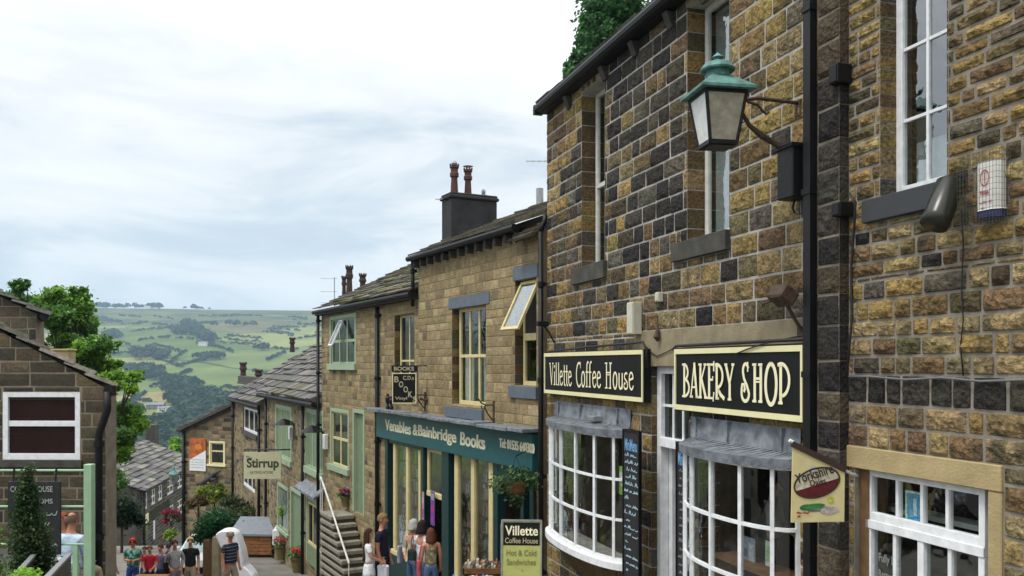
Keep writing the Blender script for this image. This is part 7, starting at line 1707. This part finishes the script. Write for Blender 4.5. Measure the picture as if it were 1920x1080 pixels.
bagthing(r, S, 'black bag at the hip of the dark-haired woman', (.02, .03, .03), (.09, .08, .60), (.05, .03, .06))
r, S = person('woman with auburn hair and bare shoulders in a patterned olive vest', 808, 989, 16.2, 195, cloth((.16, .14, .07), ('n', (.34, .30, .20), .5), 'camo', n=18), (JEAN, 'long'), (.10, .035, .018), .13, 'down', 'none', skin=M_tan)
bagthing(r, S, 'pink bag hanging beside the woman in the olive vest', (.42, .08, .10), (.15, -.02, .50), (.02, .05, .10))
# walking in the street
r, S = person('balding man in a navy polo shirt with thin white stripes', 432, 994, 20, 55, cloth((.018, .022, .045), ('line', (.34, .38, .42), .955), 'striped_polo', n=4.2), (KHA, 'short'), (.22, .18, .15), 0, 'down', 'short', build=1.3, bald=True, skin=M_tan, walk=.1)
r, S = person('blonde woman in a black v-neck top and beige trousers', 357, 1006, 20.9, 12, BLK, (KHA, 'long'), (.42, .30, .15), 0, 'down', 'short', walk=.08, build=1.15)
r, S = person('woman with brown hair tied back in a grey cardigan', 328, 1012, 20.1, 40, GREYB, (cloth((.2, .18, .22)), 'long'), (.07, .025, .02), 0, 'hips', 'long', walk=-.08, build=1.2)
bagthing(r, S, 'large black shoulder bag carried by the woman in the grey cardigan', (.01, .01, .012), (-.14, -.0, .56), (.025, .06, .10))
r, S = person('boy in a blue-grey t-shirt with red front', 301, 1020, 21.3, -12, cloth((.10, .11, .2), ('n', (.3, .06, .08), .56), 'tee', n=5), (NAVY, 'short'), (.06, .03, .02), 0, 'down', 'short')
r, S = person('child in a bright red t-shirt', 281, 1022, 20.8, 10, cloth((.52, .02, .05)), (NAVY, 'short'), (.20, .10, .05), 0, 'fwd', 'short')
r, S = person('woman with red hair and sunglasses in a green patterned blouse, arms crossed', 249, 1008, 21.4, 14, cloth((.02, .16, .13), ('n', (.25, .42, .33), .52), 'blouse', n=14), (cloth((.03, .06, .22)), 'long'), (.45, .04, .02), .06, 'cross', 'short', build=1.25, glasses=True, skin=M_tan)
r, S = person('child with a purple and white striped top seen from behind', 207, 1011, 21.5, 150, cloth((.62, .64, .68), ('line', (.05, .03, .12), .6), 'striped_tee', n=6), (cloth((.10, .05, .10)), 'short'), (.25, .18, .10), 0, 'down', 'short')
r, S = person('person in grey-blue jacket walking behind the group', 316, 1018, 24.5, 180, cloth((.06, .07, .12)), (NAVY, 'long'), (.06, .05, .05), 0, 'down', 'long')
r, S = person('person in a red top half hidden behind the red-haired woman', 271, 1024, 25.6, 0, cloth((.35, .03, .03)), (JEAN, 'long'), (.12, .06, .03), 0, 'down', 'short')
# sitting on the terrace
r, S = person('balding man in a light blue shirt seated with his back to the street', 135, 957, 12.0, 168, cloth((.42, .54, .66)), (KHA, 'long'), (.16, .10, .08), 0, 'fwd', 'long', H=1.78, sit=True, bald=True, build=1.15, group='people on the terrace', skin=M_tan)
r, S = person('person with reddish face and hair seated facing the man in light blue', 117, 960, 12.7, -20, cloth((.45, .47, .52)), (KHA, 'long'), (.22, .06, .03), .05, 'fwd', 'long', H=1.75, sit=True, group='people on the terrace', skin=M_tan)
for k, (px, Y, lab) in enumerate(((138, 11.85, 'metal cafe chair under the man in light blue'), (112, 12.9, 'metal cafe chair under the red-faced person'))):
    x = (px - CX) / FPX * Y; z = (HY - (957 if k == 0 else 960)) / FPX * Y - 1.78 * .58; r = empty('cafe_chair', (x, Y, z), lab, 'chair', 'cafe chairs on the terrace')
    mb = MB(); mb.box(-.22, .22, -.2, .22, .0, .03); mb.build('seat', M_steel, r)
    for sx in (-1, 1):
        for sy in (-1, 1): mb = MB(); mb.tube([(sx * .2, sy * .19, 0), (sx * .22, sy * .22, -.45)], .012, 6); mb.build('leg', M_steel, r)
    mb = MB(); s_ = -1 if k == 0 else 1; mb.tube([(-.2, s_ * .2, 0), (-.2, s_ * .24, .36), (.2, s_ * .24, .36), (.2, s_ * .2, 0)], .013, 6); [mb.tube([(-.2, s_ * .225, z_), (.2, s_ * .225, z_)], .008, 5) for z_ in (.14, .24)]; mb.build('backrest', M_steel, r)
# shop assistant seen through the bakery bow
pxs, ys_ = 1452, 1.0
q = A.W(A.u(1452, -1.0), -1.0, 0); Yq = q.y
r, S = person('shop assistant in a pale shirt behind the bakery bow window', 960 + q.x / q.y * 1600, 895, Yq, 60, cloth((.38, .38, .36)), (BLK, 'long'), (.05, .03, .02), 0, 'fwd', 'long', H=1.65, group=None)
# groups for repeated kinds
GRP = {'downpipe': 'downpipes on the house fronts', 'cable': 'cables on the stone walls', 'bookcase': 'bookcases in the shop window', 'flower_pot': 'flower pots by the doors', 'bush': 'bushes along the lane', 'poster': 'posters and notices in the windows',
       'wall_lamp': 'hooded lamps on the terrace', 'shop_sign': 'long shop signs of the coffee house', 'menu_board': 'chalk menu boards by the door', 'card_rack': 'card racks outside the bookshop', 'tv_aerial': 'TV aerials on the chimneys', 'sign_bracket': 'iron brackets over the bookshop', 'handrail': 'handrails at the bottom left', 'stone_post': 'stone gateposts', 'town_house': 'houses in the valley below', 'book_table': 'book boxes outside the bookshop'}
for o in list(scene.objects):
    if o.parent is None:
        k = o.name.split('.')[0]
        if k in GRP and 'label' in o: o['group'] = GRP[k]
# stray unparented empties from mirrored helpers are not kept
